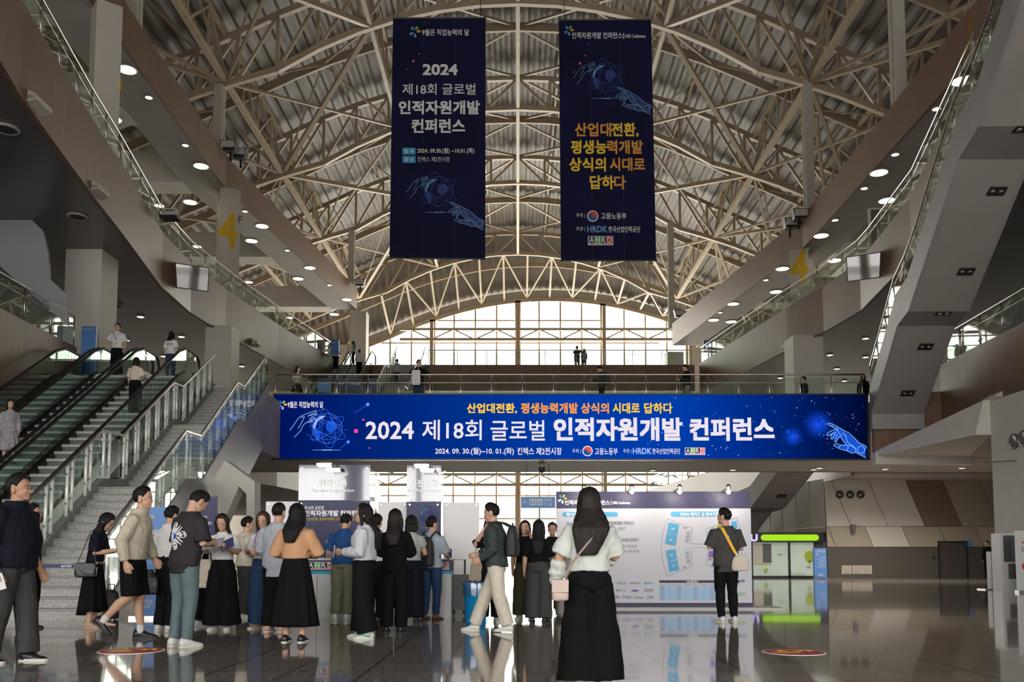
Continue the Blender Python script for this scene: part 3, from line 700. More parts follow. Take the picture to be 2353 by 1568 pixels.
def art(par, Y, rob, hum, gl, M, w=1., dots=True):
    """rob/hum: (u, v, su, sv) placing the line drawings; gl: globe (u, v, r)"""
    if rob:
        b = MB(); u, v, su, sv = rob
        for l in ROB: line_px(b, [(u+(x-1480)*su, v+(y-615)*sv) for x, y in l], Y, 1.3*w)
        line_px(b, ell(u+(2045-1480)*su, v+(1060-615)*sv, 62*su, 62*sv, 16), Y, 1.3*w); b.build('robot_hand_drawing', M['cyan'], par)
        fil = [(1500,615),(1680,700),(1900,840),(2010,945),(2130,1010),(2120,1180),(1960,1100),(1870,1105),(1600,985),(1790,990),(1700,840),(1620,930),(1620,860),(1550,880),(1580,800),(1480,815),(1620,725)]
        poly_px([(u+(x-1480)*su, v+(y-615)*sv) for x, y in fil], Y, M['midblue'], par, 'robot_hand_fill', .005)
    if hum:
        b = MB(); u, v, su, sv = hum
        for l in HUM: line_px(b, [(u+(x-310)*su, v+(y-252)*sv) for x, y in l], Y, 1.1*w)
        b.build('human_hand_drawing', M['paleblue'], par)
    u, v, r = gl
    g = MB(); line_px(g, ell(u, v, r, r), Y, .8*w)
    for k in (.35, .75): line_px(g, ell(u, v, r*k, r, 24), Y, .5*w); line_px(g, ell(u, v, r, r*k, 24), Y, .5*w)
    for rot, k in ((.5, .35), (-.6, .3), (1.4, .4)): line_px(g, ell(u, v, r*1.3, r*k*1.2, 30, 0, 2*pi, rot), Y, .8*w)
    g.build('globe_lines', M['blue2'], par)
    c = MB()
    for blob in ([(-.1,-.2),(.1,-.45),(.4,-.5),(.65,-.3),(.6,.0),(.35,.15),(.2,.3),(-.05,.1)], [(-.95,.1),(-.75,.0),(-.5,.2),(-.45,.5),(-.6,.8),(-.75,.6)]):
        q = [P(u+x*r, v+y*r, Y) for x, y in blob]; c.extr([(p.x, Y-.007, p.z) for p in q], (0, .003, 0))
    c.build('globe_continents', M['midblue'], par)
    c = MB(); q = [P(u+x*r, v+y*r, Y) for x, y in [(-.95,-.1),(-.8,-.5),(-.5,-.8),(-.1,-.85),(-.3,-.65),(-.6,-.5),(-.75,-.2),(-.85,.1)]]; c.extr([(p.x, Y-.008, p.z) for p in q], (0, .003, 0))
    c.build('globe_continents', M['paleblue'], par)
    b = MB(); rr = random.Random(3)
    for i in range(26):
        a = rr.uniform(0, 6.28); d = r*rr.uniform(.5, 1.35); line_px(b, [(u+d*cos(a)-.7*w, v+d*sin(a)), (u+d*cos(a)+.7*w, v+d*sin(a))], Y, 1.4*w, .009)
    b.build('globe_sparks', M['paleblue'], par)
    b = MB(); line_px(b, [(u-r*.95, v+r*1.42), (u+r*.9, v+r*1.42)], Y, .8*w); line_px(b, [(u-r*.35, v+r*1.42), (u+r*.35, v+r*1.42)], Y, 2*w, .009); b.build('light_streak', M['cyan'], par)

# ------------------------------------------------------------------ wide LED screen on the bridge front
YL = 33.5
def led_mat():
    m = bpy.data.materials.new('led_screen_blue'); m.use_nodes = True; nt = m.node_tree; nt.nodes.clear()
    o = nt.nodes.new('ShaderNodeOutputMaterial'); e = nt.nodes.new('ShaderNodeEmission'); t = nt.nodes.new('ShaderNodeTexCoord')
    s = nt.nodes.new('ShaderNodeSeparateXYZ'); r = nt.nodes.new('ShaderNodeValToRGB'); el = r.color_ramp.elements
    el[0].position = 0; el[0].color = (.0, .006, .105, 1); el[1].position = 1; el[1].color = (.0, .003, .03, 1)
    for p, c in ((.12,(.0,.014,.16,1)),(.3,(.0,.028,.25,1)),(.5,(.0,.045,.39,1)),(.68,(.0,.047,.40,1)),(.8,(.0,.025,.25,1)),(.92,(.0,.008,.085,1))):
        k = el.new(p); k.color = c
    nt.links.new(t.outputs['Generated'], s.inputs[0]); nt.links.new(s.outputs[0], r.inputs[0]); nt.links.new(r.outputs[0], e.inputs[0]); e.inputs[1].default_value = .8
    nt.links.new(e.outputs[0], o.inputs[0]); return m
a, b = P(625, 1058, YL), P(1993, 905, YL)
led = thing('led_screen', 'very wide blue LED screen with white Korean lettering on the bridge front', 'screen', (1.9, YL, a.z))
MB().box((a.x, YL+.02, a.z), (b.x, YL+.18, b.z)).build('cabinet', M_black, led)
for bx in ((a.x, YL-.03, a.z, b.x, a.z+.05), (a.x, YL-.03, b.z-.05, b.x, b.z)): MB().box((bx[0], YL-.05, bx[2]), (bx[3], YL+.02, bx[4])).build('bezel', M_black, led)
for x in (a.x, b.x-.06): MB().box((x, YL-.05, a.z), (x+.06, YL+.02, b.z)).build('bezel', M_black, led)
MB().box((a.x+.05, YL, a.z+.05), (b.x-.05, YL+.03, b.z-.05)).build('screen', led_mat(), led)
LM = dict(white=emis('led_white', (.86, .78, .86), .8), navy=emis('led_navy', (.02, .02, .08), .8), green=emis('led_green', (.2, .6, .08), .8), red=emis('led_red', (.8, .1, .08), .8), blue=emis('led_deep_blue', (.02, .1, .35), .8), cyan=emis('led_cyan', (.25, .5, 1), .8), midblue=emis('led_mid_blue', (.01, .09, .65), .8), paleblue=emis('led_pale_blue', (.35, .5, 1), .8), blue2=emis('led_line_blue', (.04, .16, .9), .8), yellow=emis('led_yellow', (1, .62, .05), .8), orange=emis('led_orange', (1, .36, .05), .8), pink=emis('led_pink', (1, .05, .4), .8), glow=emis('led_glow', (.0, .07, .75), .8))
Yt = YL
star_logo(649, 931, 11, Yt, led, (LM['blue2'], LM['green'], LM['orange'], LM['paleblue'], LM['paleblue']))
for body, bx, m, bd in (('9월은 직업능력의 달', (661,923,743,938), 'white', .02), ('산업대전환,', (1073,927,1188,951), 'yellow', .035), ('평생능력개발', (1197,926,1328,951), 'orange', .035), ('상식의', (1335,926,1399,951), 'orange', .035), ('시대로', (1408,926,1470,951), 'yellow', .035), ('답하다', (1480,926,1545,951), 'yellow', .035),
    ('2024', (840,969,951,1010), 'white', .022), ('제18회', (970,965,1107,1012), 'white', .012), ('글로벌', (1127,966,1252,1013), 'white', .014), ('인적자원개발', (1272,960,1568,1014), 'white', .045), ('컨퍼런스', (1585,960,1779,1014), 'white', .045),
    ('2024. 09. 30.(월)~10. 01.(화)', (1000,1029,1181,1047), 'white', .02), ('킨텍스 제2전시장', (1189,1029,1291,1046), 'white', .02), ('주최 |', (1315,1032,1334,1043), 'white', .01), ('고용노동부', (1367,1030,1419,1046), 'white', .015), ('주관 |', (1432,1032,1450,1043), 'white', .01), ('HRDK', (1454,1030,1497,1044), 'paleblue', .03), ('한국산업인력공단', (1499,1031,1563,1044), 'white', .015)):
    text_fit(body, bx, Yt, LM[m], led, bd)
taegeuk(1350, 1037, 12, Yt, led, LM); ahrd((1574,1029,1620,1046), Yt, led, LM)
art(led, Yt, (1901.5, 973.6, .136, .136), (666, 943.5, .2125, .2125), (752, 985, 35), LM, 1.1)
for (u, v, r, m) in ((845,930,3,'paleblue'),(800,1016,2.6,'paleblue'),(818,991,5,'pink'),(835,965,2.6,'pink'),(849,1030,2,'pink'),(1901,1009,1.6,'pink')): poly_px(ell(u, v, r, r, 12), Yt, LM[m], led, 'glow_dot')
bq = MB(); line_px(bq, [(845,930),(815,950)], Yt, .9); line_px(bq, [(800,1016),(783,1030)], Yt, .9); bq.build('comet_tail', LM['blue2'], led)
def glow_mat():
    m = bpy.data.materials.new('led_soft_glow'); m.use_nodes = True; nt = m.node_tree; nt.nodes.clear()
    o = nt.nodes.new('ShaderNodeOutputMaterial'); e = nt.nodes.new('ShaderNodeEmission'); t = nt.nodes.new('ShaderNodeTexCoord'); mp = nt.nodes.new('ShaderNodeVectorMath'); mp.operation = 'SUBTRACT'; mp.inputs[1].default_value = (.5, .5, .5)
    ln = nt.nodes.new('ShaderNodeVectorMath'); ln.operation = 'LENGTH'; mr = nt.nodes.new('ShaderNodeMapRange'); mr.inputs[1].default_value = .5; mr.inputs[2].default_value = 0; tr = nt.nodes.new('ShaderNodeBsdfTransparent'); mx = nt.nodes.new('ShaderNodeMixShader')
    pw = nt.nodes.new('ShaderNodeMath'); pw.operation = 'POWER'; pw.inputs[1].default_value = 1.6
    sc = nt.nodes.new('ShaderNodeVectorMath'); sc.operation = 'MULTIPLY'; sc.inputs[1].default_value = (1, 0, 1)
    nt.links.new(t.outputs['Generated'], mp.inputs[0]); nt.links.new(mp.outputs[0], sc.inputs[0]); nt.links.new(sc.outputs[0], ln.inputs[0]); nt.links.new(ln.outputs['Value'], mr.inputs[0]); nt.links.new(mr.outputs[0], pw.inputs[0]); nt.links.new(pw.outputs[0], mx.inputs[0])
    e.inputs[0].default_value = (.008, .07, .72, 1); nt.links.new(tr.outputs[0], mx.inputs[1]); nt.links.new(e.outputs[0], mx.inputs[2]); nt.links.new(mx.outputs[0], o.inputs[0]); return m
M_glow = glow_mat()
for (u, v, r) in ((1880,976,38),(1822,1004,26),(845,930,9),(800,1016,8),(1812,993,9),(1888,968,9)): poly_px(ell(u, v, r, r, 24), Yt, M_glow, led, 'soft_glow', .003)
bq = MB(); rr = random.Random(5)
for i in range(95):
    u = rr.uniform(1480, 1985); v = rr.uniform(912, 1050); d = rr.choice((.5, .6, .8, 1.1)); line_px(bq, [(u-d, v), (u+d, v)], Yt, 2*d, .0035)
bq.build('star_dots', LM['paleblue'], led)

# ------------------------------------------------------------------ hanging banners
M_cloth = mat('navy_banner_cloth', (.010, .011, .042), .85, spec=.08, noise_=(.35, .35), bump=(1.5, .15, (3, 3, .3)))
BM = dict(white=mat('banner_white_ink', (.62, .62, .63), .7), navy=mat('banner_navy_ink', (.02, .02, .06), .7), green=mat('banner_green_ink', (.12, .36, .06), .7), red=mat('banner_red_ink', (.45, .05, .05), .7), blue=mat('banner_blue_ink', (.015, .07, .22), .7), cyan=mat('banner_pale_cyan_ink', (.14, .30, .48), .7), midblue=mat('banner_mid_blue_ink', (.015, .035, .16), .7), paleblue=mat('banner_pale_blue_ink', (.12, .26, .46), .7), blue2=mat('banner_line_blue_ink', (.02, .06, .26), .7), yellow=mat('banner_yellow_ink', (.75, .50, .03), .7), orange=mat('banner_orange_ink', (.62, .27, .04), .7), pink=mat('banner_pink_ink', (.55, .06, .2), .7), sky=mat('banner_sky_ink', (.03, .26, .5), .7))
YB = 32.3
def banner(lbl, q, items):
    tl, tr, br, bl = [P(u, v, YB) for u, v in q]
    t = thing('hanging_banner', lbl, 'banner', ((tl.x+tr.x)/2, YB, bl.z))
    b = MB(); nx, nz = 24, 10
    for side in (0, 1):
        vs = []
        for j in range(nz+1):
            for i in range(nx+1):
                f = i/nx; g = j/nz; x = (bl.x+(br.x-bl.x)*f)*(1-g)+(tl.x+(tr.x-tl.x)*f)*g; z = bl.z+(tl.z-bl.z)*g
                vs.append((x, YB+.012*side+.004*sin(f*9+g), z))
        b.add(vs, [((j*(nx+1)+i, j*(nx+1)+i+1, (j+1)*(nx+1)+i+1, (j+1)*(nx+1)+i) if not side else (j*(nx+1)+i, (j+1)*(nx+1)+i, (j+1)*(nx+1)+i+1, j*(nx+1)+i+1)) for j in range(nz) for i in range(nx)])
    b.build('cloth', M_cloth, t)
    for f in (1/3, 2/3): MB().tube([(bl.x+(br.x-bl.x)*f, YB-.006, bl.z), (tl.x+(tr.x-tl.x)*f, YB-.006, tl.z)], .008, 5).build('seam', BM['navy'], t)
    MB().tube([(tl.x-.04, YB, tl.z), (tr.x+.04, YB, tr.z)], .035, 8).build('top_bar', M_black, t); MB().tube([(bl.x-.04, YB, bl.z), (br.x+.04, YB, br.z)], .035, 8).build('bottom_bar', M_black, t)
    for x, z in ((tl.x+.2, tl.z), (tr.x-.2, tr.z)): MB().tube([(x, YB, z), (x, YB+1.2, zt(x)+.2)], .012, 5).build('hanging_wire', M_black, t)
    for body, bx, m, bd in items: text_fit(body, bx, YB, BM[m], t, bd, lift=.03)
    return t
bL = banner('dark navy vertical banner with white lettering and a yellow-free title, left of the pair', [(903,42),(1116,41),(1115,595),(895,593)],
    [('9월은 직업능력의 달', (970,68,1078,83), 'white', .02), ('2024', (971,148,1052,174), 'white', .04), ('제18회 글로벌', (925,193,1093,219), 'white', .012), ('인적자원개발', (916,232,1103,264), 'white', .04), ('컨퍼런스', (946,274,1069,307), 'white', .04), ('2024. 09.30.(월) ~10.01.(화)', (959,341,1090,355), 'white', .02), ('킨텍스 제2전시장', (960,361,1034,373), 'white', .01)])
bL['label'] = 'dark navy vertical banner whose title lettering is all white'
for bx, s in (((925,340,955,356), '일 시'), ((925,359,955,375), '장 소')):
    rect_px(bx, YB, BM['sky'], bL, 'tag_box', .012); text_fit(s, (bx[0]+4, bx[1]+3, bx[2]-4, bx[3]-3), YB, BM['white'], bL, .02, lift=.03)
star_logo(953, 73, 14, YB, bL, (BM['sky'], BM['green'], BM['orange'], BM['paleblue'], BM['paleblue']))
art(bL, YB-.012, (1033, 466, .122, .109), (934, 405, .17, .17), (1008, 440, 34), BM, 1.0)
for (u, v, r, m) in ((970,99,2,'blue2'),(963,124,2,'red'),(950,141,3.2,'pink'),(936,160,2.4,'blue2'),(981,136,1,'red')): poly_px(ell(u, v, r, r, 12), YB, BM[m], bL, 'printed_dot', .014)
bR = banner('dark navy vertical banner with a big yellow and orange title', [(1284,46),(1496,45),(1508,599),(1289,599)],
    [('인적자원개발 컨퍼런스', (1314,75,1430,90), 'white', .02), ('|', (1432,77,1434,90), 'white', 0), ('HRD Conference', (1437,80,1483,88), 'white', .02), ('산업대', (1321,283,1404,315), 'orange', .035), ('전환,', (1405,283,1467,316), 'yellow', .035), ('평생능', (1312,323,1394,355), 'yellow', .035), ('력개발', (1395,323,1477,355), 'orange', .035), ('상식의', (1308,363,1392,395), 'yellow', .035), ('시대로', (1401,363,1482,394), 'orange', .035), ('답하', (1355,404,1411,436), 'yellow', .035), ('다', (1411,404,1438,436), 'orange', .035),
     ('주최 |', (1324,491,1344,502), 'white', .01), ('고용노동부', (1381,490,1439,505), 'white', .015), ('주관 |', (1324,522,1344,533), 'white', .01), ('HRDK', (1349,520,1395,535), 'paleblue', .03), ('한국산업인력공단', (1398,521,1471,535), 'white', .015)])
star_logo(1307, 70, 12, YB, bR, (BM['sky'], BM['green'], BM['orange'], BM['paleblue'], BM['paleblue']))
taegeuk(1362, 497, 13, YB-.012, bR, BM); ahrd((1351,543,1409,564), YB-.012, bR, BM)
art(bR, YB-.012, (1417, 201, .122, .109), (1317, 143, .17, .17), (1393, 178, 34), BM, 1.0)
for (u, v, r, m) in ((1352,103,2,'blue2'),(1345,128,2,'red'),(1333,146,3.2,'pink'),(1319,166,2.4,'blue2')): poly_px(ell(u, v, r, r, 12), YB, BM[m], bR, 'printed_dot', .014)

# ------------------------------------------------------------------ stairs and escalators
def pair_rail(label, path, h=1.12):
    t = thing('stair_railing', label, 'railing', path[len(path)//2]); pts = [V(p) for p in path]
    MB().tube([p+V((0,0,h)) for p in pts], .034, 8).build('handrail', M_steel, t, True)
    for a, b in zip(pts, pts[1:]):
        L = (b-a).length; n = max(1, round(L/1.05)); d = (b-a)/n
        for k in range(n):
            p, q = a+d*k, a+d*(k+1)
            for f in (.1, .36): r = p+d*f; MB().tube([r+V((0,0,-.05)), r+V((0,0,h-.02))], .035, 8).build('post', M_post, t, True)
            c = MB()
            for z in (.3, .82): c.beam(p+d*.02+V((0,0,h*z)), p+d*.46+V((0,0,h*z)), .02, .025)
            c.build('glass_clamp', M_steel, t)
            gx = .055 if 'hall side' in label else -.055; MB().beam(p+d*.03+V((gx,0,h*.5)), q-d*.03+V((gx,0,h*.5)), .012, h*.8).build('glass_panel', M_glass, t)
    return t
def stairs(label, flights, xl, xr, m_step=None, strh=.32):
    t = thing('staircase', label, 'staircase', (xl(flights[0][0]), flights[0][0], flights[0][1])); path = []
    for fi, (y0, z0, y1, z1) in enumerate(flights):
        n = max(1, round((z1-z0)/.163)); dy = (y1-y0)/n; dz = (z1-z0)/n
        yn = flights[fi+1][0] if fi+1 < len(flights) else y1+.2
        for k in range(n):
            a, b = y0+dy*k, (y0+dy*(k+1) if k < n-1 else yn); zt_ = z0+dz*(k+1); zb_ = max(0, z0+dz*(k-2)) if z0 < .1 else z0+dz*(k-2)
            MB().hexa([(xl(a),a,zb_),(xr(a),a,zb_),(xr(b),b,zb_),(xl(b),b,zb_)], [(xl(a),a,zt_),(xr(a),a,zt_),(xr(b),b,zt_),(xl(b),b,zt_)]).build('step', m_step or M_stair, t)
            MB().hexa([(xl(a),a-.02,zt_-.03),(xr(a),a-.02,zt_-.03),(xr(a),a,zt_-.03),(xl(a),a,zt_-.03)], [(xl(a),a-.02,zt_+.003),(xr(a),a-.02,zt_+.003),(xr(a),a+.03,zt_+.003),(xl(a),a+.03,zt_+.003)]).build('nosing', M_concrete, t)
        path += [(y0, z0+.15), (y1, z1+.05)]
    for nm, xf, w, dp in (('stringer', lambda y: xl(y)-.16, .16, .75), ('stringer', xr, .16, 1.75)):
        b = MB()
        for (y0, z0), (y1, z1) in zip(path, path[1:]):
            b.hexa([(xf(y0),y0,max(0,z0-dp)),(xf(y0)+w,y0,max(0,z0-dp)),(xf(y1)+w,y1,max(0,z1-dp)),(xf(y1),y1,max(0,z1-dp))], [(xf(y0),y0,z0+strh-.15),(xf(y0)+w,y0,z0+strh-.15),(xf(y1)+w,y1,z1+strh-.15),(xf(y1),y1,z1+strh-.15)])
        b.build(nm, M_concrete, t)
    return t, path
SL = lambda y: -8.4-(y-14.4)*.133
SR = lambda y: -6.72-(y-14.4)*.133
FL = [(14.4, 0, 19.5, 2.5), (21.0, 2.5, 25.5, 4.75), (26.6, 4.75, 31.0, ZB)]
st, pth = stairs('wide light granite staircase climbing from the hall to the bridge level', FL, SL, SR)
pair_rail('double-post steel and glass railing on the escalator side of the granite stairs', [(SL(y)-.08, y, z+.1) for y, z in pth])
pair_rail('double-post steel and glass railing on the hall side of the granite stairs', [(SR(y)+.08, y, z+.1) for y, z in pth])
M_step = mat('ribbed_grey_step', (.15, .155, .152), .5, .1)
M_tread = mat('brushed_grey_tread', (.40, .41, .40), .4, .1)
def escalator(label, xL, xR, Yt, zt_, zb_, skew=.045, slope=.577, group='escalators'):
    run = (zt_-zb_)/slope; Y0 = Yt-run; xf = lambda x, y: x+skew*(Yt-y)
    t = thing('escalator', label, 'escalator', (xf(xL, Y0), Y0, zb_), group)
    n = int(run/.4)
    for k in range(n):
        a = Y0+.4*k; b = a+.42; z1 = zb_+(a+.4-Y0)*slope
        MB().hexa([(xf(xL,a)+.14,a,z1-.34),(xf(xR,a)-.14,a,z1-.34),(xf(xR,b)-.14,b,z1-.34),(xf(xL,b)+.14,b,z1-.34)], [(xf(xL,a)+.14,a+.03,z1-.07),(xf(xR,a)-.14,a+.03,z1-.07),(xf(xR,b)-.14,b,z1-.07),(xf(xL,b)+.14,b,z1-.07)]).box((xf(xL,a)+.14,a-.02,z1-.07),(xf(xR,a)-.14,b,z1), 1).build('step', [M_step, M_tread], t)
    ctr = [(Y0-1.6, zb_), (Y0-.2, zb_), (Y0+.5, zb_+.25), (Yt-.5, zt_-.25), (Yt+.2, zt_), (Yt+1.2, zt_)]
    for x, sd in ((xL, 1), (xR, -1)):
        g = MB()
        for (y0, z0), (y1, z1) in zip(ctr, ctr[1:]):
            xa, xb = xf(x, y0)+sd*.05, xf(x, y1)+sd*.05
            g.hexa([(xa-.006,y0,z0+.2),(xa+.006,y0,z0+.2),(xb+.006,y1,z1+.2),(xb-.006,y1,z1+.2)], [(xa-.006,y0,z0+.93),(xa+.006,y0,z0+.93),(xb+.006,y1,z1+.93),(xb-.006,y1,z1+.93)])
        g.build('glass_balustrade', M_glass, t)
        hp = [(y, z+.96) for y, z in ctr]; e = ctr[-1]
        hp += [(e[0]+.28, e[1]+.87), (e[0]+.38, e[1]+.6), (e[0]+.28, e[1]+.35), (e[0]-.3, e[1]+.25)]
        MB().tube([(xf(x, y)+sd*.05, y, z) for y, z in hp], .045, 8).build('handrail', M_rubber, t, True)
        s = MB()
        for (y0, z0), (y1, z1) in zip(ctr, ctr[1:]):
            xa, xb = xf(x, y0), xf(x, y1); w = .13*sd
            s.hexa([(xa,y0,z0-.5),(xa+w,y0,z0-.5),(xb+w,y1,z1-.5),(xb,y1,z1-.5)], [(xa,y0,z0+.2),(xa+w,y0,z0+.2),(xb+w,y1,z1+.2),(xb,y1,z1+.2)])
        s.build('skirt', mat('dark_bronze_skirt', (.05, .045, .038), .3, .6), t)
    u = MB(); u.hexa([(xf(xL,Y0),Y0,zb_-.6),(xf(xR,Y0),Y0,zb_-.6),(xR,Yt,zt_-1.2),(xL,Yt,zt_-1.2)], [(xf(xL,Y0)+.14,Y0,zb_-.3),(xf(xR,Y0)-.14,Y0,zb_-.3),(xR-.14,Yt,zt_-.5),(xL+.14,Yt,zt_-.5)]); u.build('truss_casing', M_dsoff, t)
    MB().box((xL+.14, Yt, zt_-.05), (xR-.14, Yt+1.3, zt_+.012)).build('comb_plate', M_steel, t)
    return t
YE = 28.6
escalator('long escalator farthest left, beside the wood balcony', -14.85, -13.66, YE, ZB, 0)
escalator('long middle escalator with a man standing at its top', -13.6, -12.38, YE, ZB, 0)
escalator('long escalator next to the granite stairs', -12.28, -10.8, YE, ZB, 0)
escalator('far escalator to the upper landing, left lane', -12.75, -11.55, 60.6, Z4, ZB, 0)
escalator('far escalator to the upper landing, right lane', -11.45, -10.0, 60.6, Z4, ZB, 0)
SL2 = lambda y: -8.3; SR2 = lambda y: -6.5
FL2 = [(45.2, ZB, 50.0, 9.4), (51.4, 9.4, 55.4, 11.8), (56.8, 11.8, 60.9, Z4)]
st2, pth2 = stairs('far staircase with zigzag sides rising from the bridge level to the upper landing', FL2, SL2, SR2)
pair_rail('far stair railing nearest the escalators', [(SL2(y)-.08, y, z+.1) for y, z in pth2]); pair_rail('far stair railing on the hall side', [(SR2(y)+.08, y, z+.1) for y, z in pth2])

def under_stair(label, prof, xl, wd, th=.3, side=1.1):
    """stair flight seen from below: prof [(y, z underside)]"""
    t = thing('stair_flight', label, 'staircase', (xl(prof[0][0]), prof[0][0], prof[0][1])); b = MB()
    for (y0, z0), (y1, z1) in zip(prof, prof[1:]):
        b.hexa([(xl(y0)+.12,y0,z0),(xl(y0)+wd-.12,y0,z0),(xl(y1)+wd-.12,y1,z1),(xl(y1)+.12,y1,z1)][::(1 if y1 > y0 else -1)], [(xl(y0)+.12,y0,z0+th),(xl(y0)+wd-.12,y0,z0+th),(xl(y1)+wd-.12,y1,z1+th),(xl(y1)+.12,y1,z1+th)][::(1 if y1 > y0 else -1)])
    b.build('soffit', M_soffit, t)
    for k in (0, 1):
        b = MB()
        for (y0, z0), (y1, z1) in zip(prof, prof[1:]):
            xa, xb = xl(y0)+k*(wd-.12), xl(y1)+k*(wd-.12)
            b.hexa([(xa,y0,z0),(xa+.12,y0,z0),(xb+.12,y1,z1),(xb,y1,z1)][::(1 if y1 > y0 else -1)], [(xa,y0,z0+side),(xa+.12,y0,z0+side),(xb+.12,y1,z1+side),(xb,y1,z1+side)][::(1 if y1 > y0 else -1)])
        b.build('side_panel', M_concrete, t)
    for (y0, z0), (y1, z1) in zip(prof, prof[1:]):
        if abs(z1-z0) < .5: continue
        n = max(2, round(abs(z1-z0)/.17))
        for k in range(n):
            f0, f1 = k/n, (k+1)/n; ya, yb = y0+(y1-y0)*f0, y0+(y1-y0)*f1; zz = z0+(z1-z0)*f1+th+.12
            MB().box((max(xl(ya), xl(yb))+.12, min(ya, yb), zz-.17), (min(xl(ya), xl(yb))+wd-.12, max(ya, yb), zz)).build('step', M_stair, t)
    return t
XR1 = lambda y: 10.75+(y-16.9)*.152
PR1 = [(33.2, 6.2), (29.2, 8.67), (27.9, 8.8), (22.9, 11.5), (21.4, 11.66), (16.9, 14.15)]
us = under_stair('grey underside of the stair flight rising from the right bridge end', PR1, XR1, 1.95)
railing('slim glass railing on the inner side of the stair flight on the right', [(XR1(y)+.06, y, z+1.1) for y, z in PR1], .9, 1.4)
MB().box((XR1(33.2), 33.0, 5.75), (XR1(33.2)+1.95, 33.25, 6.5)).build('foot_block', M_concrete, us)
def twin_light(lbl, u, v, prof, xl):
    # on the underside plane
    for (y0, z0), (y1, z1) in zip(prof, prof[1:]):
        d = ray(u, v); sl = (z1-z0)/(y1-y0); den = d.z-sl*d.y
        tt = (z0-HC-sl*y0)/den if abs(den) > 1e-9 else -1
        q = CP+d*tt
        if tt > 0 and min(y0, y1) <= q.y <= max(y0, y1):
            t = thing('twin_downlight', lbl, 'ceiling light', q, 'twin stair downlights'); m = MB(); m.hexa([(q.x+a*.24, q.y+b*.12, q.z-.03+b*.12*sl) for a, b in ((-1,-1),(1,-1),(1,1),(-1,1))], [(q.x+a*.24, q.y+b*.12, q.z+.02+b*.12*sl) for a, b in ((-1,-1),(1,-1),(1,1),(-1,1))]); m.build('housing', M_black, t)
            for a in (-1, 1): MB().ball((q.x+a*.115, q.y, q.z-.03), (.075, .075, .03), 12, 6).build('lamp', mat('silver_reflector', (.45,.45,.45), .3, .8), t, True)
            return
for i, (u, v) in enumerate(((2353,296),(2291,438),(2220,623),(2168,720),(2127,796),(2086,903))): twin_light('black twin-lamp fitting under the right stair flight, %s from the top' % ORD[i], u, v, PR1, XR1)
XR2 = lambda y: 12.3-(y-42.2)*.2
PR2 = [(40.2, 6.2), (42.2, 5.0), (45.0, 3.46), (46.4, 3.3), (50.5, .9)]
under_stair('dark underside of the far right stair flight above the shop front', PR2, XR2, 1.75)
twin_light('black twin-lamp fitting under the far right stair flight', 1796, 1140, PR2, XR2)
# pale zig-zag concrete wall under the granite stairs
Yc = 27.0
def wallpoly(name, pts, Y, th, m): q = [P(u, v, Y) for u, v in pts]; return MB().extr([(p.x, Y, p.z) for p in q], (0, th, 0)).build(name, m)
zz = struct(wallpoly('wall_under_stairs', [(440,1310),(478,1122),(517,1058),(585,1107),(585,1310),(566,1310),(566,1136),(549,1118),(500,1232),(478,1310)], 21.5, .5, M_white))
struct(wallpoly('wall_behind_stairs', [(330,1150),(478,1050),(520,1050),(480,1330),(330,1330)], 25.4, .3, M_concrete)) if False else None

# grey glossy panel screen behind the middle left balcony
M_gloss = mat('glossy_grey_panel', (.30, .31, .32), .12, spec=.8, coat=.5)
struct(wallpoly('trim_left_screen', [(-60,370),(0,428),(49,481),(98,530),(110,580),(113,640),(155,680),(155,748),(0,612),(-60,560)], 28.5, .12, M_gloss))
# ------------------------------------------------------------------ far right walls, shop, door
Yg = 42.0
a, b = P(1903, 1330, Yg), P(2300, 1330, Yg)
gw = MB(); gw.box((a.x, Yg, 0), (27, Yg+.3, P(1903, 1258, Yg).z)); struct(gw.build('wall_right_granite', M_gwall))
zg = P(1903, 1258, Yg).z; zm = P(1903, 1211, Yg).z; zt_g = 4.7
M_pan = [mat('beige_wall_panel', (.42, .385, .335), .55), mat('pale_wall_panel', (.50, .475, .43), .55), mat('brown_wall_panel', (.17, .125, .09), .55), mat('tan_wall_panel', (.33, .29, .235), .55), M_fgrey]
def panel_row(z0, z1, xs0, dx, cols, y, sk, xa, xb, nx=(0,0)):
    m = MB()
    for i, c in enumerate(cols):
        x0 = xs0+dx*i; x1 = x0+dx-.03
        q = [(x0+sk*(z1-z0), z0), (x1+sk*(z1-z0), z0), (x1, z1), (x0, z1)]
        if max(p[0] for p in q) < xa or min(p[0] for p in q) > xb: continue
        # clip to [xa, xb]
        def clip(poly, lim, sg):
            out = []
            for p, r in zip(poly, poly[1:]+poly[:1]):
                ip, ir = (p[0]-lim)*sg >= 0, (r[0]-lim)*sg >= 0
                if ip: out.append(p)
                if ip != ir: f = (lim-p[0])/(r[0]-p[0]); out.append((lim, p[1]+(r[1]-p[1])*f))
            return out
        q = clip(clip(q, xa, 1), xb, -1)
        if len(q) >= 3: m.extr([(x, y, z) for x, z in q], (0, .06, 0), c)
    return m
dxp = P(1975+85, 1150, Yg).x-P(1975, 1150, Yg).x
struct(panel_row(zm+.02, zt_g, a.x-3*dxp+.25, dxp, [1,0,1,1,1,2,3,3,0,3,0,1], Yg, .5*dxp/(zt_g-zm)*1.05, a.x, 27).build('wall_right_panels_upper', M_pan))
struct(panel_row(zg+.02, zm, a.x-3*dxp+.05, dxp, [1,0,3,3,1,3,3,0,3,0,1,0], Yg, .5*dxp/(zt_g-zm)*1.05, a.x, 27).build('wall_right_panels_lower', M_pan))
struct(MB().box((a.x+.02, Yg+.06, zg), (27, Yg+.3, zt_g+.1)).build('wall_right_backing', M_fgrey))
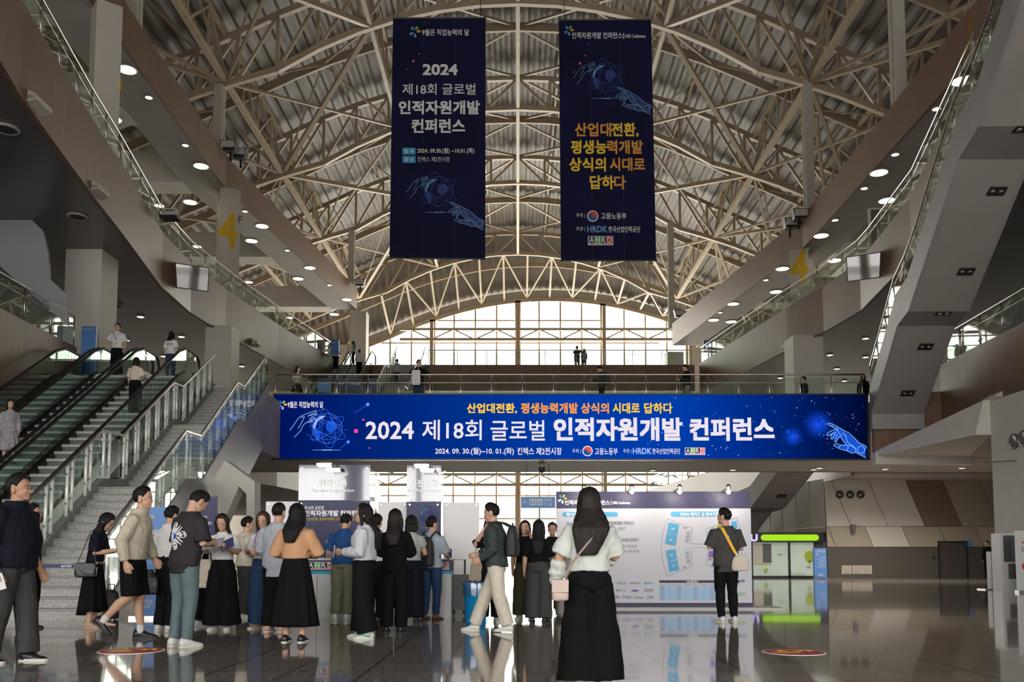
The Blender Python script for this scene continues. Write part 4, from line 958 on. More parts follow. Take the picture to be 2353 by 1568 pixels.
# wall going back to the left of the corner
rb = MB(); cL = [(a.x, Yg+.3), (a.x-1.6, 50.5)]
for i in range(6):
    f0, f1 = i/6, (i+1)/6-.012; p0, p1 = lerp2(cL[0], cL[1], f0), lerp2(cL[0], cL[1], f1)
    for z0, z1, c in ((0, zg, 3), (zg+.02, zm, (0,3,1,0,1,0)[i]), (zm+.02, 4.7, (1,0,1,3,1,0)[i])):
        rb.hexa([(p0[0],p0[1],z0),(p1[0],p1[1],z0),(p1[0]+.2,p1[1],z0),(p0[0]+.2,p0[1],z0)], [(p0[0],p0[1],z1),(p1[0],p1[1],z1),(p1[0]+.2,p1[1],z1),(p0[0]+.2,p0[1],z1)], c)
struct(rb.build('wall_right_return', M_pan))
def nozzles(lst, Y, lab, nx=0):
    for i, (u, v) in enumerate(lst):
        p = P(u, v, Y); t = thing('air_nozzle', lab % ORD[i], 'air vent', p, 'round air nozzles')
        MB().lathe([(.2,.0),(.2,-.05),(.16,-.06),(.16,0)], p, 20, 0, 'y').build('ring', M_fgrey, t, True)
        MB().lathe([(.15,-.0),(.1,-.08),(.03,-.1),(.0,-.1)], p, 16, 0, 'y').build('cone', mat('brass_grey', (.2,.17,.12), .35, .6), t, True)
nozzles([(1929,1137),(1953,1137),(1977,1137)], Yg, 'round air nozzle high on the panelled wall, %s from its corner')
for i, (u, v) in enumerate(((1945,1310),(1969,1310),(1992,1310))):
    p = P(u, v, Yg); t = thing('wall_vent', 'square louvred vent low in the granite wall, %s from the shop' % ORD[i], 'air vent', p, 'granite wall vents')
    MB().box((p.x-.22, Yg-.03, p.z-.2), (p.x+.22, Yg, p.z+.2)).build('frame', M_colm, t)
    for k in range(5): MB().beam((p.x-.18, Yg-.04, p.z-.15+.075*k), (p.x+.18, Yg-.04, p.z-.15+.075*k), .02, .045).build('slat', mat('tan_metal', (.36,.32,.26), .5), t)
p = P(1958, 1216, Yg); t = thing('wall_lamp', 'small grey cone lamp on the panelled wall', 'wall lamp', p)
MB().lathe([(.1,.2),(.13,.15),(.09,-.2),(.07,-.22)], (p.x, Yg-.14, p.z), 12).build('shade', M_fgrey, t, True); MB().box((p.x-.04, Yg-.1, p.z-.05), (p.x+.04, Yg, p.z+.05)).build('bracket', M_black, t)
d0, d1 = P(2160, 1330, Yg), P(2218, 1247, Yg)
t = struct(thing('door_1', 'dark open doorway in the far granite wall', 'door', (d0.x, Yg, 0)))
MB().box((d0.x, Yg-.03, 0), (d1.x, Yg-.005, d1.z)).build('doorway_shade', M_dark, t)  # dark sheet on the solid wall, stands in for shade inside the doorway
MB().box((d0.x-.06, Yg-.08, 0), (d0.x, Yg, d1.z+.06)).build('jamb', M_black, t); MB().box((d1.x, Yg-.08, 0), (d1.x+.06, Yg, d1.z+.06)).build('jamb', M_black, t); MB().box((d0.x, Yg-.08, d1.z), (d1.x, Yg, d1.z+.06)).build('head', M_black, t)
MB().box((d0.x+.1, Yg-.05, .15), (d0.x+.55, Yg-.03, d1.z-.1)).build('door_leaf', mat('dark_brown_door', (.06,.045,.04), .5), t)
p = P(2226, 1250, Yg); tag(MB().box((p.x-.14, Yg-.06, p.z-.14), (p.x+.14, Yg-.005, p.z+.14)).build('wall_sign', M_blue), 'small square blue sign beside the dark doorway', 'sign')
p = P(2145, 1282, Yg); tag(MB().box((p.x-.05, Yg-.05, p.z-.08), (p.x+.05, Yg-.005, p.z+.08)).build('call_button', M_black), 'small black button box on the granite wall', 'button')
# projecting side wall at the right edge
xr = P(2285, 1200, 28.0).x; zr = P(2290, 1232, 28).z
struct(MB().box((xr, 10, zr), (XW, 28.0, Z3-T3+.02)).build('wall_right_block', M_white)); struct(MB().box((xr+.02, 10, 0), (XW, 28.02, zr)).build('wall_right_block_base', M_gwall))
struct(MB().hexa([(13.4,33.3,4.75),(17.0,33.3,4.75),(xr+.1,28,4.85),(xr-.5,28,4.85)], [(13.4,33.3,4.95),(17.0,33.3,4.95),(xr+.1,28,5.95),(xr-.2,28,5.95)]).build('trim_right_soffit', M_white))
struct(MB().prism([(xr,28),(17,33.4),(XW,33.4),(XW,28)], 4.72, 4.9).build('ceiling_right', M_soffit))
for i, (u, v) in enumerate(((2332,1015),(2354,1008))):
    y = 27.0-1.9*i*0+0
    q = P(u, v, 28.0); dd = ray(u, v); tt = xr/dd.x; q = CP+dd*tt
    t = thing('air_nozzle', 'round air nozzle on the pale right side wall, %s one' % ('farther', 'nearer')[i], 'air vent', q, 'side wall nozzles')
    vs = [V((xr, q.y+.24*cos(a), q.z+.24*sin(a))) for a in [2*pi*k/20 for k in range(20)]]
    MB().loft([vs, [p+V((-.06,0,0)) for p in vs], [V((xr-.06, q.y+.18*cos(a), q.z+.18*sin(a))) for a in [2*pi*k/20 for k in range(20)]], [V((xr-.01, q.y+.05*cos(a), q.z+.05*sin(a))) for a in [2*pi*k/20 for k in range(20)]]]).build('ring', mat('brass_grey', (.2,.17,.12), .35, .6), t, True)
p = P(2300, 1062, 27.0); tag(MB().tube([(xr, 26.6, p.z), (xr-.7, 27.2, p.z), ], .018, 6).build('flag_rod', M_steel), 'thin metal rod sticking out of the pale right wall', 'rod')
# convenience shop front
Ys = 42.6
def sx_(u): return P(u, 1280, Ys).x
x0, x1 = sx_(1722), sx_(1896); zt_s = P(1800, 1224, Ys).z; zh = P(1800, 1247, Ys).z
sh = thing('shop_front', 'small shop with a lime-lit header and frosted glass doors', 'shop', ((x0+x1)/2, Ys, 0))
M_lime = emis('lime_light', (.45, .85, .02), .75)
MB().box((x0-1.0, Ys-.3, zh), (x1, Ys-.02, zt_s)).build('header', M_black, sh)
r = (P(1800,1229,Ys-.32).z-P(1800,1243,Ys-.32).z)/2; zc = P(1800, 1236, Ys-.32).z
cap = [(sx_(1752)+r*cos(a), zc+r*sin(a)) for a in [pi/2+pi*k/10 for k in range(11)]]+[(sx_(1870)+r*cos(a), zc+r*sin(a)) for a in [-pi/2+pi*k/10 for k in range(11)]]
MB().extr([(x, Ys-.36, z) for x, z in cap], (0, .05, 0)).build('light_bar', M_lime, sh)
text_fit('U', (1724,1228,1741,1245), Ys-.34, emis('lilac_light', (.62, .5, .95), 1.0), sh, .06, 'shop_letter')
M_fros = mat('glowing_frosted_glass', (.46, .55, .49), .25, spec=.6, noise_=(1.2, .1), emit=.16, ecol=(.62, .72, .62))  # weak emission on the doors stands in for light inside the shop
for ua, ub in ((1728, 1810), (1814, 1870)):
    MB().box((sx_(ua), Ys-.08, .1), (sx_(ub), Ys-.05, zh)).build('glass_door', M_fros, sh)
for u in (1726, 1812, 1871, 1893): MB().box((sx_(u)-.05, Ys-.14, 0), (sx_(u)+.05, Ys-.02, zh)).build('door_post', M_black, sh)
MB().box((sx_(1726), Ys-.14, 0), (sx_(1871), Ys-.02, .1)).build('bottom_rail', M_black, sh)
MB().box((sx_(1871), Ys-.1, 0), (x1, Ys-.03, zh)).build('side_panel', M_dark, sh)
MB().box((x0-1, Ys-.02, 0), (x1, Ys+.2, zt_s)).build('back_panel', M_dark, sh)
rect_px((1730,1250,1752,1297), Ys-.09, M_colm, sh, 'interior_shelf'); rect_px((1746,1250,1772,1294), Ys-.088, M_fgrey, sh, 'interior_shelf')
rect_px((1733,1296,1772,1298), Ys-.1, mat('lime_print', (.38,.5,.05), .5), sh, 'shelf_edge')
for u, v, ru, rv in ((1860, 1279, 12, 13), (1760, 1311, 5, 5)): poly_px(ell(u, v, ru, rv, 16), Ys-.09, mat('lime_print', (.38,.5,.05), .5), sh, 'speech_bubble')
poly_px([(1855,1290),(1866,1290),(1860,1299)], Ys-.09, mat('lime_print', (.38,.5,.05), .5), sh, 'speech_bubble')
for bx in ((1788,1273,1797,1277),(1854,1302,1862,1306),(1755,1316,1761,1319)): text_fit('CU', bx, Ys-.09, M_black, sh, .04, 'shop_decal')
nozzles([(1865,1140),(1881,1140)], 43.8, 'round air nozzle above the shop front, %s of two')

# ------------------------------------------------------------------ blue information totems
def totem(lbl, u0, u1, v0, v1, Y, lines, base=True):
    a, b = P(u0, v1, Y), P(u1, v0, Y); t = thing('information_totem', lbl, 'sign', ((a.x+b.x)/2, Y, 0))
    MB().box((a.x, Y, .04), (b.x, Y+.18, b.z)).build('panel', M_blue, t)
    MB().box((a.x-.05, Y-.1, 0), (b.x+.05, Y+.28, .05)).build('base_plate', M_steel, t)
    for s, bx, bd in lines: text_fit(s, bx, Y, BM['white'], t, bd, lift=.01)
    return t
k = totem('tall blue information totem beside the granite stairs', 308, 384, 1166, 1420, 14.55, [('INFORMATION', (318,1185,357,1193), .03), ('401~408', (326,1217,364,1229), .03), ('Room 401-408', (326,1231,362,1236), .01), ('301~306', (326,1269,364,1281), .03), ('Room 301-306', (326,1283,362,1287), .01), ('물품보관', (318,1315,340,1327), .02), ('수유실', (329,1333,354,1343), .02), ('Nursing Room', (322,1345,354,1351), .01), ('KINTEX', (318,1379,352,1387), .03), ('제2전시장', (318,1391,347,1399), .02)])
for v in (1195, 1243, 1294, 1389): rect_px((318, v, 358, v+1), 14.55, BM['white'] if v > 1200 else BM['orange'], k, 'divider')
k = totem('blue information totem in front of the far granite wall', 1872, 1899, 1260, 1333, 41.0, [('INFORMATION', (1875,1265,1896,1269), .02), ('1F', (1875,1273,1880,1278), .02), ('1 전시홀', (1882,1279,1896,1283), .01), ('안내데스크', (1882,1288,1896,1292), .01), ('화장실', (1882,1297,1896,1301), .01), ('KINTEX', (1880,1320,1892,1324), .02)])
for v in (1271, 1285, 1294, 1303): rect_px((1875, v, 1896, v+.6), 41.0, BM['white'], k, 'divider')
for lbl, u0, u1, v0, v1, Y in (('blue sign panel on the left upper floor by the far escalators', 760, 779, 780, 812, 58), ('blue sign panel on the right upper floor behind the railing', 1617, 1644, 782, 815, 60), ('blue standing sign at the top of the nearest escalators', 185, 221, 750, 830, 30.5)):
    a, b = P(u0, v1, Y), P(u1, v0, Y); zf = Z4 if v0 > 770 else ZB
    t = thing('standing_sign', lbl, 'sign', ((a.x+b.x)/2, Y, zf)); MB().box((a.x, Y, zf), (b.x, Y+.12, b.z)).build('panel', M_blue, t); MB().box((a.x-.05, Y-.1, zf), (b.x+.05, Y+.22, zf+.05)).build('base_plate', M_steel, t)
    text_fit('INFORMATION', (u0+(u1-u0)*.15, v0+6, u1-(u1-u0)*.15, v0+9), Y, BM['white'], t, .02, lift=.01)
for lbl, u0, u1, v0, v1, Y, sgn in (('dark upright screen stand on the left upper balcony', 374, 404, 478, 540, 34, 1), ('dark upright screen stand on the right upper balcony', 2000, 2024, 478, 560, 38, -1)):
    a, b = P(u0, v1, Y), P(u1, v0, Y); t = thing('screen_stand', lbl, 'screen', ((a.x+b.x)/2, Y, Z4))
    MB().box((a.x, Y, Z4+.1), (b.x, Y+.2, b.z)).build('case', M_colm, t); MB().box((a.x+.06, Y-.02, Z4+.3), (b.x-.06, Y, b.z-.08)).build('screen', M_tv, t); MB().box((a.x-.1, Y-.15, Z4), (b.x+.1, Y+.35, Z4+.1)).build('base', M_black, t)

# ------------------------------------------------------------------ registration booth
Yk = 16.3
M_print = mat('navy_gradient_print', (.018, .022, .095), .3, spec=.3, noise_=(.9, .5))
M_printw = mat('glossy_navy_acrylic', (.03, .035, .10), .08, spec=1.0, coat=1); M_printw.node_tree.nodes['Principled BSDF'].inputs['Coat IOR'].default_value = 1.8; M_printw.node_tree.nodes['Principled BSDF'].inputs['IOR'].default_value = 1.5
def bpanel(lbl, u0, u1, v0, z0=0, Y=Yk, th=.5, m=None, name='booth_panel'):
    a, b = P(u0, 1300, Y), P(u1, v0, Y); t = thing(name, lbl, 'booth panel', ((a.x+b.x)/2, Y, z0))
    MB().box((a.x, Y, z0), (b.x, Y+th, b.z)).build('board', m or M_wpanel, t)
    for x in (a.x+.05, b.x-.05):
        for z in (b.z-.05, b.z-.9): MB().lathe([(.016,0),(.016,-.012),(.0,-.012)], (x, Y, z), 10, 0, 'y').build('screw_cap', M_steel, t)
    return t
bpanel('plain white booth panel at the left end of the registration desk', 608, 690, 1153, th=.12, Y=Yk+.15)
bpanel('plain white booth panel between the two registration towers', 868, 936, 1154, th=.12, Y=Yk+.15)
bpanel('plain white booth panel at the right end, behind the blue bin', 1018, 1101, 1155, th=.12, Y=Yk+.1)
def tower(lbl, u0, u1, v0, vm, ko, kbox, en, ebox, streaks):
    a, b = P(u0, 1290, Yk), P(u1, v0, Yk); t = thing('registration_tower', lbl, 'booth tower', ((a.x+b.x)/2, Yk, 0))
    zm_ = P(u0, vm, Yk).z
    MB().box((a.x, Yk, zm_+.006), (b.x, Yk+.55, b.z)).build('upper_panel', M_printw, t); MB().box((a.x, Yk, 0), (b.x, Yk+.55, zm_-.006)).build('lower_panel', M_print, t)
    text_fit(ko, kbox, Yk, BM2['white'], t, .03, lift=.012); text_fit(en, ebox, Yk, BM2['white'], t, .02, lift=.012)
    for x in (a.x+.06, b.x-.06):
        for z in (b.z-.06, zm_+.06, zm_-.06): MB().lathe([(.018,0),(.018,-.014),(.0,-.014)], (x, Yk, z), 10, 0, 'y').build('screw_cap', M_steel, t)
    return t
BM2 = dict(BM); BM2['white'] = mat('bright_white_vinyl', (.9, .9, .92), .5); BM2['navy'] = mat('logo_navy', (.012,.014,.05), .5); BM2['green'] = mat('logo_green', (.16,.5,.06), .5); BM2['red'] = mat('logo_red', (.62,.06,.05), .5)
tw = tower('wide registration tower lettered On-site Registration', 683, 851, 1069, 1151, '현장등록', (732,1102,798,1119), 'On-site Registration', (716,1124,814,1133), None)
for s, bx, bd, c in (('제18회 글로벌', (700,1163,744,1172), .01, 'white'), ('인적자원개발 컨퍼런스', (700,1173,834,1187), .03, 'white'), ('산업대전환, 평생능력개발 상식의 시대로 답하다', (702,1190,826,1197), .01, 'yellow')): text_fit(s, bx, Yk, BM2[c], tw, bd, lift=.012)
tw2 = tower('narrow registration tower lettered Pre-Registration', 933, 1014, 1070, 1153, '사전등록', (943,1103,1006,1120), 'Pre-Registration', (937,1124,1012,1133), None)
art(tw2, Yk-.004, None, None, (985, 1185, 20), BM2, .8)
# lamps above the towers
M_spot = emis('white_spot', (1, .97, .92), 4)
def arm_lamp(lbl, u, v, Y, z0=None, grp='booth arm lamps'):
    p = P(u, v, Y); t = thing('arm_spotlight', lbl, 'spotlight', p, grp)
    MB().hexa([(p.x-.13,p.y-.1,p.z-.05),(p.x+.13,p.y-.1,p.z-.05),(p.x+.1,p.y+.1,p.z-.02),(p.x-.1,p.y+.1,p.z-.02)], [(p.x-.13,p.y-.1,p.z-.0),(p.x+.13,p.y-.1,p.z-.0),(p.x+.08,p.y+.1,p.z+.05),(p.x-.08,p.y+.1,p.z+.05)]).build('head', M_steel, t)
    MB().box((p.x-.11,p.y-.09,p.z-.06),(p.x+.11,p.y+.06,p.z-.05)).build('lamp', M_spot, t)
    MB().tube([(p.x, p.y+.05, p.z), (p.x, Yk-.0 if Y < Yk else Y+.1, p.z-.02 if z0 is None else z0), (p.x, Yk+.05, (p.z-.1) if z0 is None else z0-.06)], .014, 6).build('arm', M_steel, t)
zt1 = P(700, 1069, Yk).z
arm_lamp('white spotlight on an arm above the wide registration tower', 747, 1066, Yk-.55, zt1+.02); arm_lamp('white spotlight on an arm above the narrow registration tower', 970, 1068, Yk-.55, zt1+.02)
arm_lamp('lower dark-headed spotlight over the wide registration tower', 768, 1077, Yk-.3, zt1+.02); arm_lamp('lower dark-headed spotlight over the narrow registration tower', 983, 1078, Yk-.3, zt1+.02)
# counters
Yc_ = 14.85
M_cyan = mat('cyan_stripe', (.03, .42, .70), .4)
def counter(lbl, u0, u1, logos):
    a, b = P(u0, 1418, Yc_), P(u1, 1288, Yc_); t = thing('registration_counter', lbl, 'counter', ((a.x+b.x)/2, Yc_, 0)); z1 = P(u0, 1320, Yc_).z; z2 = P(u0, 1313, Yc_).z
    MB().box((a.x, Yc_, 0), (b.x, Yc_+.6, z1)).build('front_panel', M_wpanel, t); MB().box((a.x, Yc_, z1), (b.x, Yc_+.6, z2)).build('stripe', M_cyan, t)
    MB().box((a.x, Yc_, z2), (b.x, Yc_+.6, b.z)).build('header_band', M_navy, t); MB().box((a.x-.02, Yc_-.02, b.z), (b.x+.02, Yc_+.62, b.z+.025)).build('counter_top', M_wpanel, t)
    n = max(1, int((b.x-a.x)/1.0))
    for k in range(1, n): x = a.x+(b.x-a.x)*k/n; MB().box((x-.004, Yc_-.003, .02), (x+.004, Yc_, z1-.01)).build('panel_joint', M_fgrey, t)
    for bx in logos: ahrd(bx, Yc_-.002, t, BM2)
    return t
counter('long white registration counter with a navy band below the on-site tower', 588, 868, [(706,1292,768,1310)])
counter('white registration counter with a navy band below the pre-registration tower', 872, 1037, [(1003,1291,1061-2,1310)] if False else [(998,1291,1060-28,1310)])
zc_ = P(700, 1288, Yc_).z+.027
def placard(lbl, u0, u1, v0, v1, Y, m, lines):
    a, b = P(u0, v1, Y), P(u1, v0, Y); t = thing('counter_placard', lbl, 'placard', ((a.x+b.x)/2, Y, zc_))
    MB().box((a.x, Y, zc_), (b.x, Y+.02, b.z)).build('board', m, t); MB().box((a.x, Y-.04, zc_), (b.x, Y+.08, zc_+.012)).build('foot', M_wpanel, t)
    for s, bx, c, bd in lines: text_fit(s, bx, Y, BM2[c], t, bd)
    return t
pl = placard('white framed notice with a dark footer standing on the counter', 749, 770, 1243, 1285, Yc_+.2, M_wpanel, [('등록안내', (753,1255,766,1258), 'red', .03)])
rect_px((751,1245,768,1251), Yc_+.2, M_black, pl, 'notice_header'); rect_px((751,1274,768,1282), Yc_+.2, mat('olive_print', (.2,.17,.04), .5), pl, 'notice_footer')
placard('small navy booklet stand on the counter by the notice', 727, 747, 1262, 1287, Yc_+.15, M_navy, [('컨퍼런스', (730,1268,744,1271), 'white', .02)])
placard('small navy booklet stand on the counter at the right end', 1024, 1038, 1262, 1287, Yc_+.25, M_navy, [('컨퍼런스', (1026,1267,1036,1270), 'white', .02)])
# folded trolley by the counter
p = G(1048, 1420); p.y = 15.2; x = P(1052, 1300, 15.2).x
t = thing('folding_trolley', 'folded black trolley between the counter end and the blue bin', 'trolley', (x, 15.2, 0))
MB().tube([(x-.1,15.2,.06),(x-.1,15.2,.95),(x+.12,15.2,.95),(x+.12,15.2,.06)], .016, 8).build('handle', M_black, t, True)
MB().box((x-.13,15.15,.1),(x+.2,15.3,.7)).build('folded_bag', M_black, t)
for s in (-.1,.14): MB().lathe([(.06,-.02),(.06,.02)], (x+s, 15.25, .06), 14, 0, 'y').build('wheel', M_rubber, t)

# ------------------------------------------------------------------ blue waste bin
g = G(1093, 1437); Yb = g.y; cx = P(1093, 1400, Yb).x
sc_ = P(1118, 1340, Yb).x-P(1058, 1340, Yb).x; zr_ = P(1090, 1339, Yb).z
t = thing('waste_bin', 'bright blue plastic waste bin with a clear liner', 'waste bin', (cx, Yb, 0))
M_bin = mat('bright_blue_plastic', (.0, .27, .62), .35); R1 = sc_/2; R0 = R1*.76
rings = []
for r, z in ((R0*.95, 0), (R0, .02), (R1*.95, zr_*.93), (R1*1.02, zr_*.94), (R1*1.02, zr_), (R1*.95, zr_), (R0*.9, .1)):
    rings.append([V((cx+r*cos(2*pi*j/48)*(1+(.012 if j % 4 < 2 and .01 < z < zr_*.93 else 0)), Yb+r*sin(2*pi*j/48), z)) for j in range(48)])
MB().loft(rings).build('body', M_bin, t, True)
rings = [[V((cx+R1*s_*cos(2*pi*j/48)*(1+.02*sin(j*2.3)), Yb+R1*s_*sin(2*pi*j/48)*(1+.02*cos(j*1.7)), zr_-dz+.012*sin(j*1.9+k))) for j in range(48)] for k, (s_, dz) in enumerate(((1.0, .19), (1.06, .1), (1.06, .0), (1.0, -.02), (.93, .02), (.85, .2)))]
MB().loft(rings, 0, False).build('liner', glassmat('clear_film', (.86, .93, .97), .16, .15), t, True)

# ------------------------------------------------------------------ hanging direction sign
Yh = 35.5
a, b = P(1197, 1168, Yh), P(1276, 1142, Yh)
t = thing('hanging_sign', 'blue hanging direction sign with arrow and restroom symbols reading Hall 7~8', 'sign', ((a.x+b.x)/2, Yh, a.z))
M_sgn = mat('backlit_sign_blue', (.12, .28, .6), .4, emit=.10, ecol=(.12, .28, .6))
MB().box((a.x, Yh, a.z), (b.x, Yh+.15, b.z)).build('panel', M_sgn, t)
for u in (1210, 1262): x = P(u, 1150, Yh).x; MB().tube([(x, Yh+.07, b.z), (x, Yh+.07, 4.72)], .012, 5).build('hanging_rod', M_black, t)
text_fit('Hall', (1250,1145,1267,1153), Yh, BM2['white'], t, .01); text_fit('7~8', (1250,1156,1268,1163), Yh, BM2['white'], t, .01)
bq = MB(); line_px(bq, [(1203,1154),(1214,1154)], Yh, 1.2); line_px(bq, [(1208,1149),(1203,1154),(1208,1159)], Yh, 1.2); bq.build('arrow', BM2['white'], t)
for u0 in (1217, 1233):
    rect_px((u0,1147,u0+14,1161), Yh, BM2['white'], t, 'symbol_plate', .005)
    for du in (4, 10):
        c = MB(); q = P(u0+du, 1150, Yh); c.ball((q.x, Yh-.014, q.z), (.022, .004, .022)); q0 = P(u0+du, 1159, Yh); c.box((q.x-.03, Yh-.017, q0.z), (q.x+.03, Yh-.012, q.z-.04)); c.build('figure_symbol', M_sgn, t)
p = P(1245, 1075, 35.0); t = thing('dome_camera', 'dark dome security camera under the bridge', 'camera', p)
MB().lathe([(.12,.2),(.12,0),(.0,0)], p, 16).build('housing', M_colm, t, True); MB().ball((p.x, p.y, p.z-.05), (.13,.13,.17), 14, 8).build('dome', M_black, t, True); MB().tube([(p.x, p.y, p.z+.1), (p.x, p.y, 4.75)], .03, 6).build('stem', M_colm, t)

# ------------------------------------------------------------------ conference notice board
YD = 17.4
a, b = P(1279, 1397, YD), P(1724, 1130, YD); zb0 = .0
DB = dict(BM2); DB['white'] = mat('board_white_ink', (.88,.88,.9), .5)
bd_ = thing('notice_board', 'large white and navy conference notice board with a floor plan', 'notice board', ((a.x+b.x)/2, YD, 0))
zA = P(1300, 1386, YD).z; zB = P(1300, 1169, YD).z
M_bwhite = mat('board_white_print', (.50, .50, .56), .45); M_bnavy = mat('board_navy_print', (.026, .022, .072), .5); M_bblue = mat('board_blue_ink', (.07, .33, .56), .5); M_bline = mat('board_line_ink', (.14, .17, .32), .5); M_bgrey = mat('board_grey_ink', (.18, .18, .2), .5); M_bpale = mat('board_pale_blue_ink', (.33, .52, .74), .5); M_pur = mat('board_purple_ink', (.16, .09, .38), .5)
MB().box((a.x, YD, zA), (b.x, YD+.12, zB)).build('printed_panel', M_bwhite, bd_); MB().box((a.x, YD, zB), (b.x, YD+.12, b.z)).build('header', M_bnavy, bd_); MB().box((a.x, YD, .03), (b.x, YD+.12, zA)).build('footer', M_bnavy, bd_)
MB().box((a.x-.05, YD-.35, 0), (P(1790, 1400, YD).x, YD+.5, .03)).build('platform', mat('grey_platform', (.45,.44,.43), .4), bd_)
star_logo(1292, 1147, 11, YD, bd_, (BM['sky'], BM2['green'], BM['orange'], DB['white'], DB['white']))
for s, bx, m, w in (('인적자원개발 컨퍼런스', (1298,1150,1401,1161), DB['white'], .025), ('|', (1404,1150,1405,1161), DB['white'], 0), ('HRD Conference', (1408,1153,1448,1159), DB['white'], .025), ):
    text_fit(s, bx, YD, m, bd_, w)
def pill(u0, v0, u1, v1, m):
    r = (v1-v0)/2; c = (v0+v1)/2; poly_px([(u0+r-r*sin(t_), c-r*cos(t_)) for t_ in [pi*k/10 for k in range(11)]]+[(u1-r+r*sin(t_), c+r*cos(t_)) for t_ in [pi*k/10 for k in range(11)]], YD, m, bd_, 'heading_pill', .003)
pill(1292,1177,1420,1188,M_bblue); pill(1541,1176,1680,1188,M_bblue)
for s, bx, m, w in (('행사개요', (1301,1179,1336,1187), DB['white'], .02), ('EXPO 배치도 및 참여기관', (1564,1178,1651,1187), DB['white'], .02), ('행 사 명', (1302,1199,1325,1206), M_bblue, .02), ('2024 제18회 글로벌 인적자원개발 컨퍼런스', (1330,1198,1457,1206), M_bgrey, .02), ('2024. 9. 30.(월)~10. 1.(화), 2일간', (1330,1211,1438,1219), M_bgrey, 0), ('산업대전환, 평생능력개발 상식의 시대로 답하다', (1330,1237,1467,1245), M_bgrey, .02), ('개막식, 기조강연, 세미나, 경진대회 및 시상식 등', (1330,1252,1463,1258), M_bgrey, 0), ('HRD 학술발표, 3개 북 토크 콘서트', (1330,1264,1470,1270), M_bgrey, 0), ('HR 홍보부스', (1578,1334,1604,1340), DB['white'], .02)):
    if s == 'HR 홍보부스': rect_px((1515,1334,1700,1340), YD, M_bnavy, bd_, 'table_header', .002)
    text_fit(s, bx, YD, m, bd_, w, lift=.009)
for s, bx, m in (('아세스타', (1417,1337,1438,1344), M_bline), ('WINDTEAM', (1447,1338,1470,1343), M_bline), ('MetaPay', (1486,1338,1500,1343), M_bline), ('algocare', (1422,1355,1440,1360), M_bgrey), ('EXPORT', (1481,1354,1501,1360), M_black), ('agite', (1404,1368,1423,1379), M_black), ('Ringle', (1431,1369,1450,1377), M_pur), ('lemonbase', (1457,1370,1478,1376), M_bgrey), ('IT-BANK', (1487,1370,1502,1376), M_bgrey)): text_fit(s, bx, YD, m, bd_, .01, 'sponsor_name')
poly_px(ell(1482, 1341, 3, 3, 12), YD, M_bblue, bd_, 'sponsor_mark'); poly_px(ell(1459, 1358, 9, 2.6, 14), YD, M_pur, bd_, 'sponsor_mark'); poly_px(ell(1419, 1357, 2.2, 2.2, 12), YD, M_black, bd_, 'sponsor_mark')
# floor plan
UL = [(1533,1193),(1527,1212),(1521,1235),(1519,1258),(1521,1281),(1527,1304),(1533,1324),(1592,1301),(1587,1262),(1588,1258.5),(1627,1258.5),(1628,1262),(1622,1297),(1642,1306)]
def zl(u, v): return (1270+u/5.006, 1110+v/5.006)
bq = MB()
for l in ([(1610,525),(1320,415),(1275,545),(1247,700),(1250,800),(1275,950),(1318,1075),(1610,955),(1585,765),(1592,745),(1785,745),(1790,775),(1762,935),(1870,985),(2100,1075),(2150,950),(2185,760),(2170,560),(2118,400)], [(1610,525),(1580,700),(1750,705),(1755,692),(1785,690),(1760,540),(1930,465),(2118,400)]): line_px(bq, [zl(*p) for p in l], YD, .7, .004)
bq.build('plan_outline', M_bline, bd_)
for q in ([(1335,455),(1455,480),(1435,600),(1312,578)], [(1310,585),(1434,605),(1415,725),(1290,700)], [(1297,782),(1412,760),(1432,880),(1322,903)], [(1323,910),(1434,888),(1458,1005),(1340,1028)], [(2050,445),(2115,440),(2125,520),(2060,545)], [(2060,560),(2150,520),(2170,690),(2080,700)]): poly_px([zl(*p) for p in q], YD, M_bblue, bd_, 'plan_hall', .004)
for k, (s, c) in enumerate((('308', (1380,530)), ('307', (1358,655)), ('306', (1366,835)), ('305', (1387,955)))): u, v = zl(*c); text_fit(s, (u-3.4, v-2, u+3.4, v+2), YD, DB['white'], bd_, .01, 'hall_number', .012)
for (x, y, m) in [(1560,565,M_bgrey),(1557,592,M_bgrey),(1552,620,M_bgrey),(1548,648,M_bgrey),(1543,675,M_bgrey),(1520,515,M_bgrey),(1540,773,M_bpale),(1545,806,M_bgrey),(1550,835,M_bgrey),(1556,863,M_pur),(1560,892,M_pur),(1565,920,M_bgrey),(1518,970,M_bgrey),(1805,565,M_bgrey),(1802,592,M_bgrey),(1810,880,M_bgrey),(1850,522,M_bgrey)]:
    u, v = zl(x, y); rect_px((u-4.6, v-1.6, u+4.6, v+1.6), YD, M_bpale if m is M_bpale else mat('board_pale_grey_ink', (.42,.42,.48), .5), bd_, 'plan_booth', .003)
    if m is not M_bpale: rect_px((u-3.6, v-.6, u+3.6, v+.5), YD, m, bd_, 'plan_booth_text', .006)
for q in ([(1790,610),(1840,603),(1825,685),(1800,690)], [(1800,785),(1852,785),(1842,862),(1790,855)], [(1835,930),(1880,945),(1865,970),(1825,960)]): poly_px([zl(*p) for p in q], YD, M_pur, bd_, 'plan_booth', .004)
u, v = zl(1810, 876); rect_px((u-2.2, v-2, u+2.2, v+2), YD, BM2['red'], bd_, 'plan_booth', .005)
